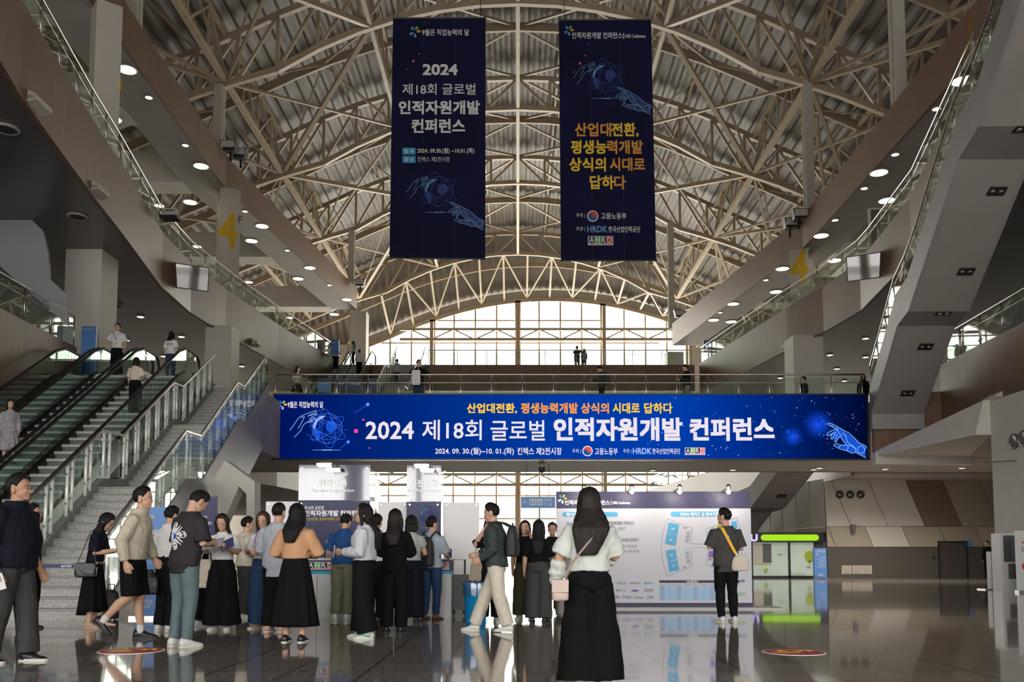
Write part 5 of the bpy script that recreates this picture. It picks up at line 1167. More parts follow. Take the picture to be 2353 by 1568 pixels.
# booth table
for c in range(8):
    u0 = 1515+ (38*c/2 if c % 2 == 0 else 38*(c-1)/2+14.2); u1 = u0+(13.5 if c % 2 == 0 else 23)
    for r in range(6):
        v0 = 1342+ (6.2*r+ (0 if r == 0 else .4)); 
        if r: rect_px((u0, v0, u1, v0+6.4), YD, M_bpale if c % 2 else mat('board_mid_blue_ink', (.30,.42,.62), .5), bd_, 'table_cell', .002)
        w = 2.2 if c % 2 == 0 and r else (u1-u0)*.33; text_fit((str(r+5*(c//2)) if c % 2 == 0 else ('휴넷러닝','아이비','메타코리아','클래스','디지털캠퍼스')[(r+c) % 5]) if r else ('부스번호' if c % 2 == 0 else '기업명'), ((u0+u1)/2-w, v0+1.6, (u0+u1)/2+w, v0+4.6), YD, M_bline, bd_, 0, 'table_text', .006)
rect_px((1702,1333,1711,1338), YD, M_pur, bd_, 'table_tag', .002); rect_px((1697,1363,1711,1369), YD, mat('board_green_ink', (.12,.36,.1), .5), bd_, 'table_tag', .002)
text_fit('상담소', (1699,1364,1710,1368), YD, DB['white'], bd_, .01, lift=.009)
bq = MB(); rr = random.Random(9)
for (u, v) in ((1588,1140),(1622,1141),(1629,1148),(1658,1147),(1595,1157),(1638,1164),(1630,1159),(1638,1136)): line_px(bq, [(u-1, v), (u+1, v)], YD, 2, .004)
bq.build('printed_stars', mat('board_star_ink', (.12,.12,.6), .5), bd_)
M_bulb = emis('warm_bulb', (1, .9, .76), 9)
ztop = P(1300, 1130, YD).z
for i, u in enumerate((1342, 1452, 1562, 1674)):
    p = P(u, 1131, YD-.28); t = thing('board_spotlight', 'round glowing spotlight clipped on top of the notice board, %s from the left' % ORD[i], 'spotlight', p, 'notice board spotlights')
    MB().ball((p.x, p.y, p.z), (.042,.042,.042), 14, 10).build('bulb', M_bulb, t, True); MB().lathe([(.03,.03),(.045,.04),(.045,.12),(.02,.15)], p, 14).build('socket', M_steel, t, True)
    MB().tube([(p.x, p.y, p.z+.08), (p.x-.06, YD, p.z+.03), (p.x-.06, YD+.06, ztop)], .012, 6).build('arm', M_steel, t)
    l = bpy.data.lights.new('spotlight_glow', 'POINT'); l.energy = 14; l.color = (1, .9, .75); l.shadow_soft_size = .05; lo = bpy.data.objects.new('spotlight_glow', l); COL.objects.link(lo); lo.location = (p.x, p.y-.08, p.z-.02)

# ------------------------------------------------------------------ poster stand behind the crowd, barrier tape, right-hand kiosks
Yp = 16.2
a, b = P(418, 1290, Yp), P(502, 1141, Yp)
t = thing('poster_stand', 'black framed navy conference poster stand by the concrete wall', 'poster stand', ((a.x+b.x)/2, Yp, 0))
MB().box((a.x, Yp, a.z), (b.x, Yp+.06, b.z)).build('frame', M_black, t); MB().box((a.x+.045, Yp-.008, a.z+.045), (b.x-.045, Yp, b.z-.045)).build('poster', M_navy, t)
for x in (a.x+.1, b.x-.1): MB().box((x-.02, Yp, 0), (x+.02, Yp+.05, a.z)).build('leg', M_black, t)
for s, bx, c in (('제18회 글로벌', (440,1186,476,1194), 'white'), ('인적자원개발 컨퍼런스', (430,1199,488,1207), 'white'), ('산업대전환,', (455,1238,478,1246), 'yellow')): text_fit(s, bx, Yp-.008, BM2[c], t, .02)
rect_px((440,1216,485,1226), Yp-.008, BM['sky'], t, 'poster_tag')
text_fit('중소벤처 직원환영', (443,1218,483,1224), Yp-.008, BM2['yellow'], t, .02, lift=.012)
yb = 14.2; a, b = P(60, 1301, yb), P(180, 1301, yb)
t = thing('barrier_tape', 'navy barrier belt lettered KINTEX stretched across the foot of the stairs', 'barrier', (a.x, yb, 0))
MB().box((a.x-.5, yb, a.z-.028), (P(236, 1301, yb).x, yb+.006, a.z+.028)).build('belt', BM2['navy'] if False else mat('navy_belt', (.02,.04,.16), .5), t)
for u in (238,): x = P(u, 1301, yb).x; MB().tube([(x, yb, 0), (x, yb, a.z+.05)], .025, 10).build('post', M_steel, t, True); MB().lathe([(.16,0),(.16,.02),(.03,.04)], (x, yb, 0), 20).build('base', M_steel, t, True)
for u0 in (60, 141): text_fit('KINTEX', (u0, 1299, u0+24, 1304), yb, BM2['white'], t, .03, lift=.006)
Yq = 27.2
a, b = P(2279, 1350, Yq), P(2301, 1268, Yq)
t = thing('sanitizer_stand', 'slim white dispenser stand on a flat base by the right wall', 'stand', (a.x, Yq, 0)); MB().box((a.x, Yq, .03), (b.x, Yq+.25, b.z)).build('body', M_wpanel, t); MB().box((a.x-.25, Yq-.1, 0), (b.x+.05, Yq+.4, .03)).build('base', M_steel, t)
for v in (1274, 1292): rect_px((2283, v, 2288, v+9), Yq, M_fgrey, t, 'label_print')
for v in (1278, 1300, 1310, 1320): rect_px((2290, v, 2298, v+1.4), Yq, M_fgrey, t, 'label_print')
Yq = 26.0; a, b = P(2303, 1356, Yq), P(2340, 1226, Yq)
t = thing('ticket_kiosk', 'white kiosk with a dark screen behind the white banner', 'kiosk', (a.x, Yq, 0)); MB().box((a.x, Yq, 0), (b.x, Yq+.5, b.z)).build('body', M_wpanel, t); rect_px((2307,1231,2338,1292), Yq, M_tv, t, 'screen'); rect_px((2318,1296,2340,1331), Yq, M_fgrey, t, 'drawer_bay')
for v in (1300, 1311, 1320): rect_px((2332, v, 2338, v+5), Yq-.01, M_black, t, 'paper_slot')
Yq = 25.0; a, b = P(2337, 1356, Yq), P(2362, 1220, Yq)
t = thing('roll_up_banner', 'white roll-up banner with red print cut by the right frame edge', 'banner', (a.x, Yq, 0)); MB().box((a.x, Yq, .06), (b.x+.6, Yq+.02, b.z)).build('sheet', M_wpanel, t); MB().box((a.x, Yq-.1, 0), (b.x+.6, Yq+.12, .07)).build('base', M_steel, t)
text_fit('KI', (2349,1244,2362,1250), Yq, BM2['red'], t, .03); text_fit('Sm', (2347,1258,2362,1268), Yq, M_black, t, .01); poly_px(ell(2357,1302,9,9), Yq, BM2['red'], t, 'red_mark')
# floor stickers
def sticker(lbl, u, v, w, seed):
    g = G(u, v); r = (G(u+w/2, v).x-G(u-w/2, v).x)/2; t = thing('floor_sticker', lbl, 'floor sticker', (g.x, g.y, 0))
    MB().lathe([(r, 0), (r, .003), (0, .003)], (g.x, g.y, 0), 40).build('rim', DB['white'], t); MB().lathe([(r*.94, .003), (r*.94, .005), (0, .005)], (g.x, g.y, 0), 40).build('disc', mat('sticker_red', (.42,.02,.02), .35), t)
    def pf(pts): return [(g.x+x*r, g.y+y*r, .006) for x, y in pts]
    MB().extr(pf([(-.75,-.15),(-.35,.25),(-.35,.02),(.1,.02),(.1,-.3),(-.35,-.3),(-.35,-.55)]), (0, 0, .002)).build('arrow', mat('sticker_yellow', (.75,.45,.02), .35), t)
    o = text('좌측통행', (g.x+.15*r, g.y+.35*r, .007), r*.32, mat('sticker_yellow', (.75,.45,.02), .35), 'lettering', t, bold=.03, rx=0); return t
sticker('round red floor sticker with a yellow arrow, by the man in jeans', 302, 1496.5, 145, 1); sticker('round red floor sticker with a yellow arrow, alone on the right', 1824, 1499.5, 142, 2)
# posters and table on the bridge level
for lbl, u0, u1, v0, v1 in (('navy poster stand behind the bridge rail, leftmost', 729, 760, 871, 905), ('navy poster stand behind the bridge rail, second one', 770, 795, 871, 896), ('navy poster stand behind the bridge rail, third one', 800, 832, 872, 892), ('navy poster stand behind the bridge rail, rightmost', 843, 866, 870, 907)):
    Y = 38.2; a, b = P(u0, v1, Y), P(u1, v0, Y); t = thing('poster_stand', lbl, 'poster stand', ((a.x+b.x)/2, Y, ZB), 'bridge posters')
    MB().box((a.x, Y, ZB+.1), (b.x, Y+.05, b.z)).build('poster', M_navy, t); MB().box((a.x, Y-.1, ZB), (b.x, Y+.2, ZB+.1)).build('foot', M_black, t)
    text_fit('인적자원개발', (u0+4, v0+9, u1-4, v0+13), Y, BM2['white'], t, .01)
# ------------------------------------------------------------------ people
from mathutils.bvhtree import BVHTree
TMP = bpy.data.scenes.new('workshop')
def remesh(mb, voxel, smooth=4, fac=.5):
    me = bpy.data.meshes.new('m'); me.from_pydata(mb.v, [], mb.f)
    bm = bmesh.new(); bm.from_mesh(me); bmesh.ops.remove_doubles(bm, verts=bm.verts, dist=1e-5); bmesh.ops.recalc_face_normals(bm, faces=bm.faces); bm.to_mesh(me); bm.free()
    o = bpy.data.objects.new('m', me); TMP.collection.objects.link(o)
    r = o.modifiers.new('r', 'REMESH'); r.mode = 'VOXEL'; r.voxel_size = voxel
    if smooth: s = o.modifiers.new('s', 'SMOOTH'); s.factor = fac; s.iterations = smooth
    vl = TMP.view_layers[0]; vl.update(); out = bpy.data.meshes.new_from_object(o.evaluated_get(vl.depsgraph))
    bpy.data.objects.remove(o); bpy.data.meshes.remove(me); return out
def wrinkle(me, amp, freq, seed=0., stretch=(1, 1, 1), fold=0.):
    o7 = V((7.3, 1.1, 4.2))
    n = len(me.vertices); 
    if not n or not amp: return
    co = [0.]*(3*n); no = [0.]*(3*n); me.vertices.foreach_get('co', co); me.vertex_normals.foreach_get('vector', no); nz = noise.noise; fx, fy, fz = freq*stretch[0], freq*stretch[1], freq*stretch[2]
    for i in range(0, 3*n, 3):
        p = V((co[i]*fx+seed, co[i+1]*fy-seed, co[i+2]*fz+seed*2)); d = amp*(nz(p)+.5*nz(p*2.3)+fold*(.45-1.6*abs(nz(p*1.35+o7))))
        co[i] += no[i]*d; co[i+1] += no[i+1]*d; co[i+2] += no[i+2]*d
    me.vertices.foreach_set('co', co); me.update()
def put(me, name, m, parent, smooth=True):
    me.materials.clear(); me.materials.append(m); me.name = name
    if smooth: me.polygons.foreach_set('use_smooth', [True]*len(me.polygons))
    o = bpy.data.objects.new(name, me); COL.objects.link(o)
    if parent: o.parent = parent; WL[o.name] = V((0,0,0))
    return o
def cloth(name, col, rough=.8, bump=True): return mat(name, col, rough, spec=.25, noise_=(9, .10), bump=(60, .12) if bump else None)
SKIN = mat('skin_light', (.56, .335, .235), .5, spec=.35, noise_=(14, .06)); SKIN2 = mat('skin_tan', (.44, .25, .165), .5, spec=.35, noise_=(14, .06))
HAIR = mat('black_hair', (.008, .007, .007), .5, spec=.22, bump=(9, .5, (22, 22, 1.2))); HAIRB = mat('dark_brown_hair', (.013, .008, .007), .45, spec=.3, bump=(9, .5, (22, 22, 1.2))); HAIRR = mat('brown_hair', (.045, .022, .014), .45, spec=.3, bump=(9, .5, (22, 22, 1.2)))
LIP = mat('lip_pink', (.42, .14, .12), .4); EYE = mat('dark_eye', (.012, .009, .008), .2); EYEW = mat('eye_white', (.6, .57, .54), .3)
K_BLACK = mat('black_cloth', (.0065, .0065, .0075), .85, spec=.12, bump=(60, .12)); K_NAVYK = mat('dark_navy_cloth', (.009, .010, .018), .85, spec=.12, bump=(60, .12)); K_WHITE = cloth('white_cotton', (.66, .66, .66)); K_CREAM = cloth('cream_cotton', (.60, .55, .46)); K_CHAR = cloth('charcoal_cotton', (.052, .05, .05)); K_GREYT = cloth('dark_grey_wool', (.045, .043, .043)); K_BEIGE = cloth('beige_cotton', (.50, .45, .355)); K_CAMEL = cloth('camel_knit', (.53, .30, .165)); K_LGREY = cloth('light_blue_grey_knit', (.40, .42, .48)); K_GREYV = cloth('grey_tweed', (.36, .38, .37)); K_LBLUE = cloth('pale_blue_shirt', (.36, .41, .49)); K_BLUE = cloth('royal_blue_pique', (.014, .07, .22)); K_OLIVE = cloth('olive_twill', (.17, .175, .11)); K_OLIVED = cloth('dark_olive_twill', (.055, .052, .028)); K_JEAN = cloth('grey_blue_denim', (.115, .16, .175)); K_JEAND = cloth('dark_blue_denim', (.02, .05, .12)); K_GREEN = cloth('dark_green_grey_shirt', (.042, .055, .055)); K_TAUPE = cloth('taupe_suiting', (.30, .255, .225)); K_TEE = cloth('washed_black_cotton', (.03, .026, .03)); K_PALE = cloth('pale_lavender_white_shirt', (.54, .54, .60)); K_PRINT = mat('grey_print_dress', (.30, .29, .31), .8, noise_=(28, .45)); K_OFF = mat('off_white_shirt', (.60, .63, .60), .8, spec=.25, noise_=(9, .06), bump=(7, .35))
S_WHITE = mat('white_shoe_leather', (.62, .62, .60), .45); S_BLACK = mat('black_shoe_leather', (.015, .015, .015), .35); S_BROWN = mat('brown_shoe_leather', (.16, .065, .03), .4); S_SOLE = mat('white_rubber_sole', (.62, .60, .54), .6); S_TAN = mat('tan_suede', (.40, .28, .20), .7); S_DSOLE = mat('dark_sole', (.02, .02, .02), .6); S_GREEN = mat('green_shoe_trim', (.03, .36, .14), .5)

class Fig: pass
def person(label, x, y, z, H, head, sex='m', wf=1., lean=0, hy=0, hp=0, La=None, Ra=None, Ll=None, Rl=None, top=(K_BLACK, 'short', .50, .0), bot=(K_BLACK, 'pants', .045), shoes=(S_WHITE, S_SOLE), hair=('short', HAIR, .0), skin=SKIN, vox=.0075, face=True, glasses=False, sit=False, tuck=False, curl=35, belly=0, brow=True, waist=.60, sock=None, hroll=0, group=None, tseed=None, footyaw=8, wr=1.):
    F = Fig(); F.H = H
    t = thing('person', label, 'person', (x, y, z), group); F.root = t; seed = (x*3.1+y*1.7) % 50
    a = radians(head); fw = V((sin(a), cos(a), 0)); rt = V((cos(a), -sin(a), 0)); B = V((x, y, z))
    dz = -.245 if sit else 0.
    def W_(p): return rt*(p[0]*H)+fw*(p[1]*H)+V((0, 0, p[2]*H))       # offset from base
    F.W = lambda p: B+W_(p)
    tl = tan(radians(lean))
    def L(p): # upper body lean
        return (p[0], p[1]+max(0, p[2]-.52)*tl, p[2]+dz)
    fem = sex == 'f'; v0 = .0065 if vox < .009 else vox
    def ring(r, f, zz, w, d, n=20, lean_=True):
        c = L((r, f, zz)) if lean_ else (r, f, zz)
        return [W_((c[0]+w*cos(2*pi*j/n), c[1]+d*sin(2*pi*j/n), c[2])) for j in range(n)]
    if fem: T = [(.475,.07,.058,0),(.505,.098,.07,-.006),(.545,.098,.07,-.004),(.60,.078,.056,0),(.65,.075,.055,.002),(.71,.082,.066,.01),(.755,.084,.062,.006),(.783,.080,.050,0),(.806,.060,.040,-.002),(.825,.042,.036,-.002),(.84,.033,.033,0)]
    else: T = [(.475,.075,.06,0),(.505,.095,.068,-.004),(.55,.095,.068,0),(.61,.088,.064,.004),(.66,.092,.067,.004),(.72,.103,.072,.004),(.76,.104,.066,0),(.787,.094,.054,0),(.808,.072,.044,-.002),(.824,.050,.042,-.002),(.840,.040,.039,.002),(.852,.039,.039,.004)][:None if ('shirt' in label or 'polo' in label) else -1]
    T = [(zz, w*wf, d*wf*(1+(belly if .52 < zz < .7 else 0)), f+(belly*.03 if .52 < zz < .7 else 0)) for zz, w, d, f in T]
    sw = (.088 if fem else .104)*wf
    def side(s, v): return (v[0]*s, v[1], v[2])
    arms = {}
    for s, ov in ((-1, La), (1, Ra)):
        ov = ov or ((.137 if not fem else .122, -.012, .635), (.145 if not fem else .125, .03, .49))
        sh = L((s*sw, 0, .776)); el = L(side(s, ov[0])); wr_ = L(side(s, ov[1])); arms[s] = (sh, el, wr_, ov[2] if len(ov) > 2 else None)
    legs = {}
    for s, ov in ((-1, Ll), (1, Rl)):
        if sit: ov = ov or ((.062, .24, .275), (.062, .24, .045))
        ov = ov or ((.058, .012, .285), (.06, -.012, .045)); hpj = (s*.05, 0, .50+dz); legs[s] = (hpj, side(s, ov[0]), side(s, ov[1]))
    F.arms = {s: [F.W(q) for q in arms[s][:3]] for s in arms}; F.legs = legs
    wl = wf**.5
    def limb(mb, pts, rs, n=14): mb.tube([W_(p) for p in pts], [r*H for r in rs], n)
    def mid(a_, b_, f): return tuple(a_[i]+(b_[i]-a_[i])*f for i in range(3))
    # ---- body
    ak = .82 if top[1] == 'long' else 1.; lk = .80 if bot[1] in ('pants', 'slim', 'straight', 'wide', 'flare') else 1.
    b = MB(); b.loft([ring(0, f, zz, w*.93, d*.93) for zz, w, d, f in T])
    nk = L((0, .004, .84)); hc = L((0, .016, .935)); top_n = L((0, .012, .885))
    limb(b, [L((0, -.006, .81)), nk, top_n, L((0, .012, .91))], [.045*wl, .034*wl, .032*wl, .033*wl])
    R = Matrix.Rotation(-radians(hy), 3, 'Z') @ Matrix.Rotation(-radians(hp), 3, 'X') @ Matrix.Rotation(radians(hroll), 3, 'Y')   # local axes: x right, y forward, z up
    pv = V(L((0, .005, .868)))
    HS = 1.07
    def HD(p): q = R @ V((p[0]*HS, p[1]*HS, (p[2]-.01)*HS))+pv; return W_(q)
    F.HD = lambda p: B+HD(p)
    hw = .97 if fem else 1.0
    def hball(c, r, n=18, m=12):
        vs = []; fs = []
        for i in range(m+1):
            th = pi*i/m
            for j in range(n):
                an = 2*pi*j/n; vs.append(HD((c[0]+r[0]*sin(th)*cos(an), c[1]+r[1]*sin(th)*sin(an), c[2]+r[2]*cos(th))))
        for i in range(m):
            for j in range(n): p, q = i*n+j, i*n+(j+1)%n; fs.append((p, p+n, q+n, q))
        return vs, fs
    for c, r in (((0, .006, .070), (.0435*hw, .054, .054)), ((0, .020, .037), (.036*hw, .040, .036)), ((0, .026, .013), (.024*hw, .030, .016)), ((0, .050, .050), (.024, .012, .02))): b.add(*hball(c, r))
    limb_h = [((0, .056, .062), .004), ((0, .064, .045), .0062), ((0, .064, .038), .0068)]
    b.tube([HD(p) for p, r in limb_h], [r*H for p, r in limb_h], 8)
    b.add(*hball((0, .056, .022), (.013, .008, .0055), 10, 6)); b.add(*hball((0, .052, .010), (.013, .010, .008), 10, 6))
    for s in (-1, 1): b.add(*hball((s*.045*hw, .002, .048), (.0055, .012, .018), 10, 8))
    for s in (-1, 1):
        sh, el, wr_, hd = arms[s]
        limb(b, [L((s*sw*.55, 0, .782)), sh, mid(sh, el, .45), el, mid(el, wr_, .35), wr_], [.030*wl*ak, .031*wl*ak, .028*wl*ak, .0235*wl*ak, .0235*wl*ak, .0155])
        # hand
        d = (V(wr_)-V(el)).normalized()
        if hd: d = V((hd[0]*s, hd[1], hd[2])).normalized()
        inw = V((-s, .15, 0)); inw = (inw-d*inw.dot(d)).normalized(); lat = d.cross(inw)*(-s); lat.normalize()   # lat: towards the thumb side
        if lat.y < 0 and abs(d.z) > .6: lat = -lat
        w0 = V(wr_); pc = []
        for k, (along, wd, tk) in enumerate(((-.006,.015,.013),(.012,.020,.012),(.034,.0245,.0105),(.048,.024,.009))):
            c = w0+d*along; pc.append([W_(c+lat*(wd*cos(2*pi*j/12))+inw*(tk*sin(2*pi*j/12))) for j in range(12)])
        b.loft(pc)
        cr = radians(curl)
        for k, (off, ln) in enumerate(((.0175,.042),(.006,.047),(-.006,.044),(-.0175,.035))):
            p0 = w0+d*.044+lat*off; pts = [p0]; ang = cr*.3*(1+.12*k)
            for seg in (.45, .32, .23):
                ang2 = ang; dd = d*cos(ang2)+inw*sin(ang2); pts.append(pts[-1]+dd*(ln*seg)); ang += cr*(.8+.08*k)
            limb(b, [tuple(p) for p in pts], [.0062,.0058,.0054,.0045], 8)
        pts = [w0+d*.012+lat*.014, w0+d*.028+lat*.027+inw*.006, w0+d*.046+lat*.030+inw*.012, w0+d*.060+lat*.029+inw*.016]
        limb(b, [tuple(p) for p in pts], [.0085,.0074,.0064,.005], 8)
    for s in (-1, 1):
        hpj, kn, an = legs[s]; cf = mid(kn, an, .35); cf = (cf[0], cf[1]-.012, cf[2])
        limb(b, [mid(hpj, kn, -.05), mid(hpj, kn, .25), kn, cf, mid(kn, an, .75), an], [.052*wl, .050*wl*lk, .035*wl*lk, .034*wl*lk, .024*wl*lk, .021*(.9 if lk < 1 else 1)])
        fy = radians(footyaw)*s; fd = V((sin(fy), cos(fy), 0))
        limb(b, [tuple(V(an)+fd*-.02+V((0,0,-.022))), tuple(V(an)+fd*.03+V((0,0,-.026))), tuple(V(an)+fd*.085+V((0,0,-.034)))], [.014,.012,.008])
    me = remesh(b, v0, 5); put(me, 'body', skin, t)
    bvh = BVHTree.FromPolygons([v.co.copy() for v in me.vertices], [tuple(p.vertices) for p in me.polygons])
    # ---- face
    if face:
        fd = (HD((0, 1, 0))-HD((0, 0, 0))).normalized(); upd = (HD((0, 0, 1))-HD((0, 0, 0))).normalized(); rd = (HD((1, 0, 0))-HD((0, 0, 0))).normalized()
        def on(px, pz):
            o = HD((px, .2, pz)); h = bvh.ray_cast(o, -fd); return h[0] if h[0] is not None else HD((px, .055, pz))
        def blob(mb, c, rx, rz, th): 
            vs = [c+rd*(rx*cos(q))*H+upd*(rz*sin(q))*H+fd*(.0012*H) for q in [2*pi*k/12 for k in range(12)]]; vs2 = [v-fd*(th*H) for v in vs]
            mb.loft([vs2, vs])
        m1, m2, m3, m4 = MB(), MB(), MB(), MB()
        for s in (-1, 1):
            c = on(s*.0175, .058); blob(m4, c, .0082, .0030, .004); blob(m1, c+fd*.0008*H, .0042, .0031, .004)
            m1.tube([on(s*.0095, .0575)+fd*.001*H, on(s*.0175, .0618)+fd*.0014*H, on(s*.0262, .0585)+fd*.001*H], [.0006*H,.0011*H,.0006*H], 6)
            m2.tube([on(s*.0088, .0705)+fd*.0006*H, on(s*.018, .0735)+fd*.0006*H, on(s*.0285, .069)+fd*.0006*H], [.0014*H, .0019*H, .0009*H], 6)
        m3.tube([on(-.0125, .0195), on(0, .0212)+fd*.0006*H, on(.0125, .0195)], [.0012*H, .0030*H, .0012*H], 8)
        if v0 < .01 or True:
            m4.build('eye_whites', EYEW, t); t.children[-1].location = (0,0,0)
        for mb, nm, mm in ((m1, 'eyes', EYE), (m2, 'eyebrows', HAIR), (m3, 'lips', LIP)):
            mb.build(nm, mm, t)
        for ch in t.children:
            if ch.name.split('.')[0] in ('eye_whites', 'eyes', 'eyebrows', 'lips'):
                for v in ch.data.vertices: v.co += V((x, y, z))
    if glasses:
        g = MB()
        for s in (-1, 1):
            g.tube([HD((s*.0185+.0135*cos(q), .068, .056+.0115*sin(q))) for q in [2*pi*k/14 for k in range(15)]], .0009*H, 5); g.tube([HD((s*.032, .068, .058)), HD((s*.046, .01, .058))], .0009*H, 5)
        g.tube([HD((-.005, .069, .058)), HD((.005, .069, .058))], .0009*H, 5)
        o = g.build('glasses', M_fgrey, t)
        for v in o.data.vertices: v.co += V((x, y, z))
    # ---- hair
    style, hm, hl = hair[:3]; flow = hair[3] if len(hair) > 3 else 0; h = MB()
    short = style in ('short', 'buzz')
    def hline(az):   # lowest hair elevation for azimuth from the face (deg)
        q = abs(az)
        if q < 42: return 44 if short else 47
        if q < 68: return 44-(q-42)*1.15
        if q < 88: return 14-(q-68)*1.5 if short else -30
        if q < 112: return (6 if short else -34)
        return (-38 if short else -40)
    vs = []; fs = []; na, ne = 40, 12; th_ = .012 if short else .013
    if style == 'buzz': th_ = .007
    for layer in (0, 1):
        for i in range(na):
            az = -180+360*i/na; lo = hline(az)
            for j in range(ne+1):
                el_ = radians(lo+(90-lo)*j/ne); f = j/ne
                ex = th_*(min(1, f*2.5+.25)) if layer == 0 else -.010
                if layer == 0 and short and style != 'buzz' and f > .3: ex += .004*sin(i*2.1+j*1.3)
                rr = (.0435*hw+ex, .054+ex, .056+ex*1.15); A = radians(az)
                vs.append(HD((rr[0]*cos(el_)*sin(A), .006+rr[1]*cos(el_)*cos(A), .070+rr[2]*sin(el_))))
    n1 = na*(ne+1)
    for i in range(na):
        k = (i+1) % na
        for j in range(ne):
            p, q = i*(ne+1)+j, k*(ne+1)+j
            fs += [(p, q, q+1, p+1), (n1+p, n1+p+1, n1+q+1, n1+q)]
        fs.append((i*(ne+1), n1+i*(ne+1), n1+k*(ne+1), k*(ne+1)))
    h.add(vs, fs)
    if not short:
        # falling hair: hangs along gravity from the back of the head
        hb = V(HD((0, .0, .06))); end = hl
        N = 8; rings = []
        wmax = .062 if style == 'bob' else (.060 if style == 'long' else .058)
        c0 = HD((0, -.010, .065)); zc0 = c0.z/H
        back = W_((0, -1, 0)).normalized(); bd = (HD((0, -1, 0))-HD((0, 0, 0))); bd.z = 0
        bd = bd.normalized() if bd.length > 1e-5 else back; rtv = V((-bd.y, bd.x, 0))
        ff = -.5*0
        for i in range(N+1):
            f = i/N; zz = zc0+(end+dz-zc0)*f; lz = zz-dz
            w = .050+(wmax-.050)*min(1, f*1.6) - (.020*(max(0, f-.72)/.28) if style == 'long' else 0.)
            k = min(1, max(0, (.885-lz)/.09)); gb = .060*wf+top[3]*.8+.004-(.012 if not fem else 0)
            d = .050-.026*k; bo = .004+(gb-.004)*k; 
            sx_h = 0
            if flow: w = .050+(flow-.050)*min(1, f*2.2)-(flow*.50)*max(0, (f-.55)/.45); sx_h = .022*max(0, (f-.45)/.55); bo -= .006*f
            if style == 'bob': d = .048-.012*f; bo = .010*f; w = .050+.014*f
            c = c0+bd*(bo*H); c.z = zz*H
            rings.append([c+rtv*((w*cos(2*pi*j/20)-sx_h)*H)+bd*(d*H*sin(2*pi*j/20)) for j in range(20)])
        h.loft(rings)
        for s in (-1, 1):   # side locks in front of the ears
            e2 = max(end, .80 if style != 'bob' else .86)
            p = [HD((s*.036, .03, .098)), HD((s*.047, .022, .06)), HD((s*.049, .014, .025))]; q = p[-1]+rtv*0; q = V((p[-1].x, p[-1].y, (e2+dz)*H)); p.append(q*1.0+bd*.01*H)
            h.tube(p, [.010*H, .013*H, .0145*H, .010*H], 10)
    me = remesh(h, max(.0065, vox*.9), 3)
    if not short: wrinkle(me, .006, 38, seed, (1, 1, .12))
    else: wrinkle(me, .0035, 34, seed)
    put(me, 'hair', hm, t)
    # ---- top
    tm, sl, hem, ease = top; tb = MB(); e = .007+ease*.8
    rr = [(zz, w+e, d+e*.9, f) for zz, w, d, f in T if zz > hem+.015]
    z0, w0_, d0, f0 = rr[0]
    rings = [ring(0, f0, hem, w0_*(1.0 if not tuck else .98)+ (.004 if not tuck else 0), d0*(1.0))]
    rings += [ring(0, f, zz, w if i < len(rr)-1 else w*.98, d) for i, (zz, w, d, f) in enumerate(rr)]
    tb.loft(rings)
    if sl != 'none':
        for s in (-1, 1):
            sh, el, wr_, _ = arms[s]; w_ = 1.0*wl
            if sl == 'short': limb(tb, [L((s*sw*.5, 0, .778)), sh, mid(sh, el, .5), mid(sh, el, .9)], [(.034+e*.3)*w_, (.035+e*.6)*w_, (.034+e*.8)*w_, (.035+e)*w_])
            elif sl == 'cap': limb(tb, [L((s*sw*.5, 0, .778)), sh, mid(sh, el, .45)], [(.034+e*.3)*w_, (.036+e*.5)*w_, (.036+e*.6)*w_])
            else: limb(tb, [L((s*sw*.5, 0, .778)), sh, mid(sh, el, .5), el, mid(el, wr_, .5), mid(el, wr_, .93)], [(.034+e*.3)*w_, (.034+e*.55)*w_, (.031+e*.7)*w_, (.0275+e*.75)*w_, (.026+e*.65), (.021+e*.4)])
    me = remesh(tb, max(.0085, vox), 4); wrinkle(me, .0058*wr, 8, seed, (1, 1, .8), 1.1); wrinkle(me, .0028*wr, 26, seed+3, (1, 1, .6))
    F.top = put(me, 'top', tm, t)
    # ---- bottom
    bm_, kind, low = bot; pb = MB()
    if kind in ('skirt', 'dress'):
        N = 64; rings = []; K = 10
        for i in range(K+1):
            f = i/K; zz = waist+(low-waist)*f
            bw = {0: .082 if fem else .09}.get(0); w = (.080+(.108-.080)*min(1, f*4)+.055*max(0, f-.25)/.75)*wf; d = (.058+.020*min(1, f*4)+.045*max(0, f-.25)/.75)*wf
            if kind == 'dress': w *= .93; d *= .93
            rings.append([W_(((w+.010*f*sin(a_*11+seed)+.006*f*sin(a_*5))*cos(a_), (d+.010*f*sin(a_*11+seed))*sin(a_)-.003, zz+(.03*sin(a_+.5)*f if kind == 'dress' else 0))) for a_ in [2*pi*j/N for j in range(N)]])
        pb.loft(rings); me = bpy.data.meshes.new('skirt'); me.from_pydata([tuple(v) for v in pb.v], [], pb.f); me.update()
        put(me, 'skirt', bm_, t)
    else:
        rr = [(zz, w, d, f) for zz, w, d, f in T if zz < waist]
        tk = .008 if tuck else -.010
        rings = [ring(0, f, zz, w+(.008 if zz < hem+.005 else tk), d+(.008 if zz < hem+.005 else tk)) for zz, w, d, f in rr]
        rings.append(ring(0, 0, waist, (.082 if fem else .09)*wf+(.005 if tuck else -.012), (.060 if fem else .066)*wf*(1+belly*.6)+(.005 if tuck else -.012))); pb.loft(rings)
        rad = {'pants': (.062, .060, .047, .043, .040), 'slim': (.061, .057, .044, .040, .033), 'wide': (.066, .070, .068, .072, .074), 'straight': (.063, .063, .055, .053, .052), 'shorts': (.064, .068, .064, .06, .06), 'flare': (.066, .074, .085, .098, .108)}[kind]
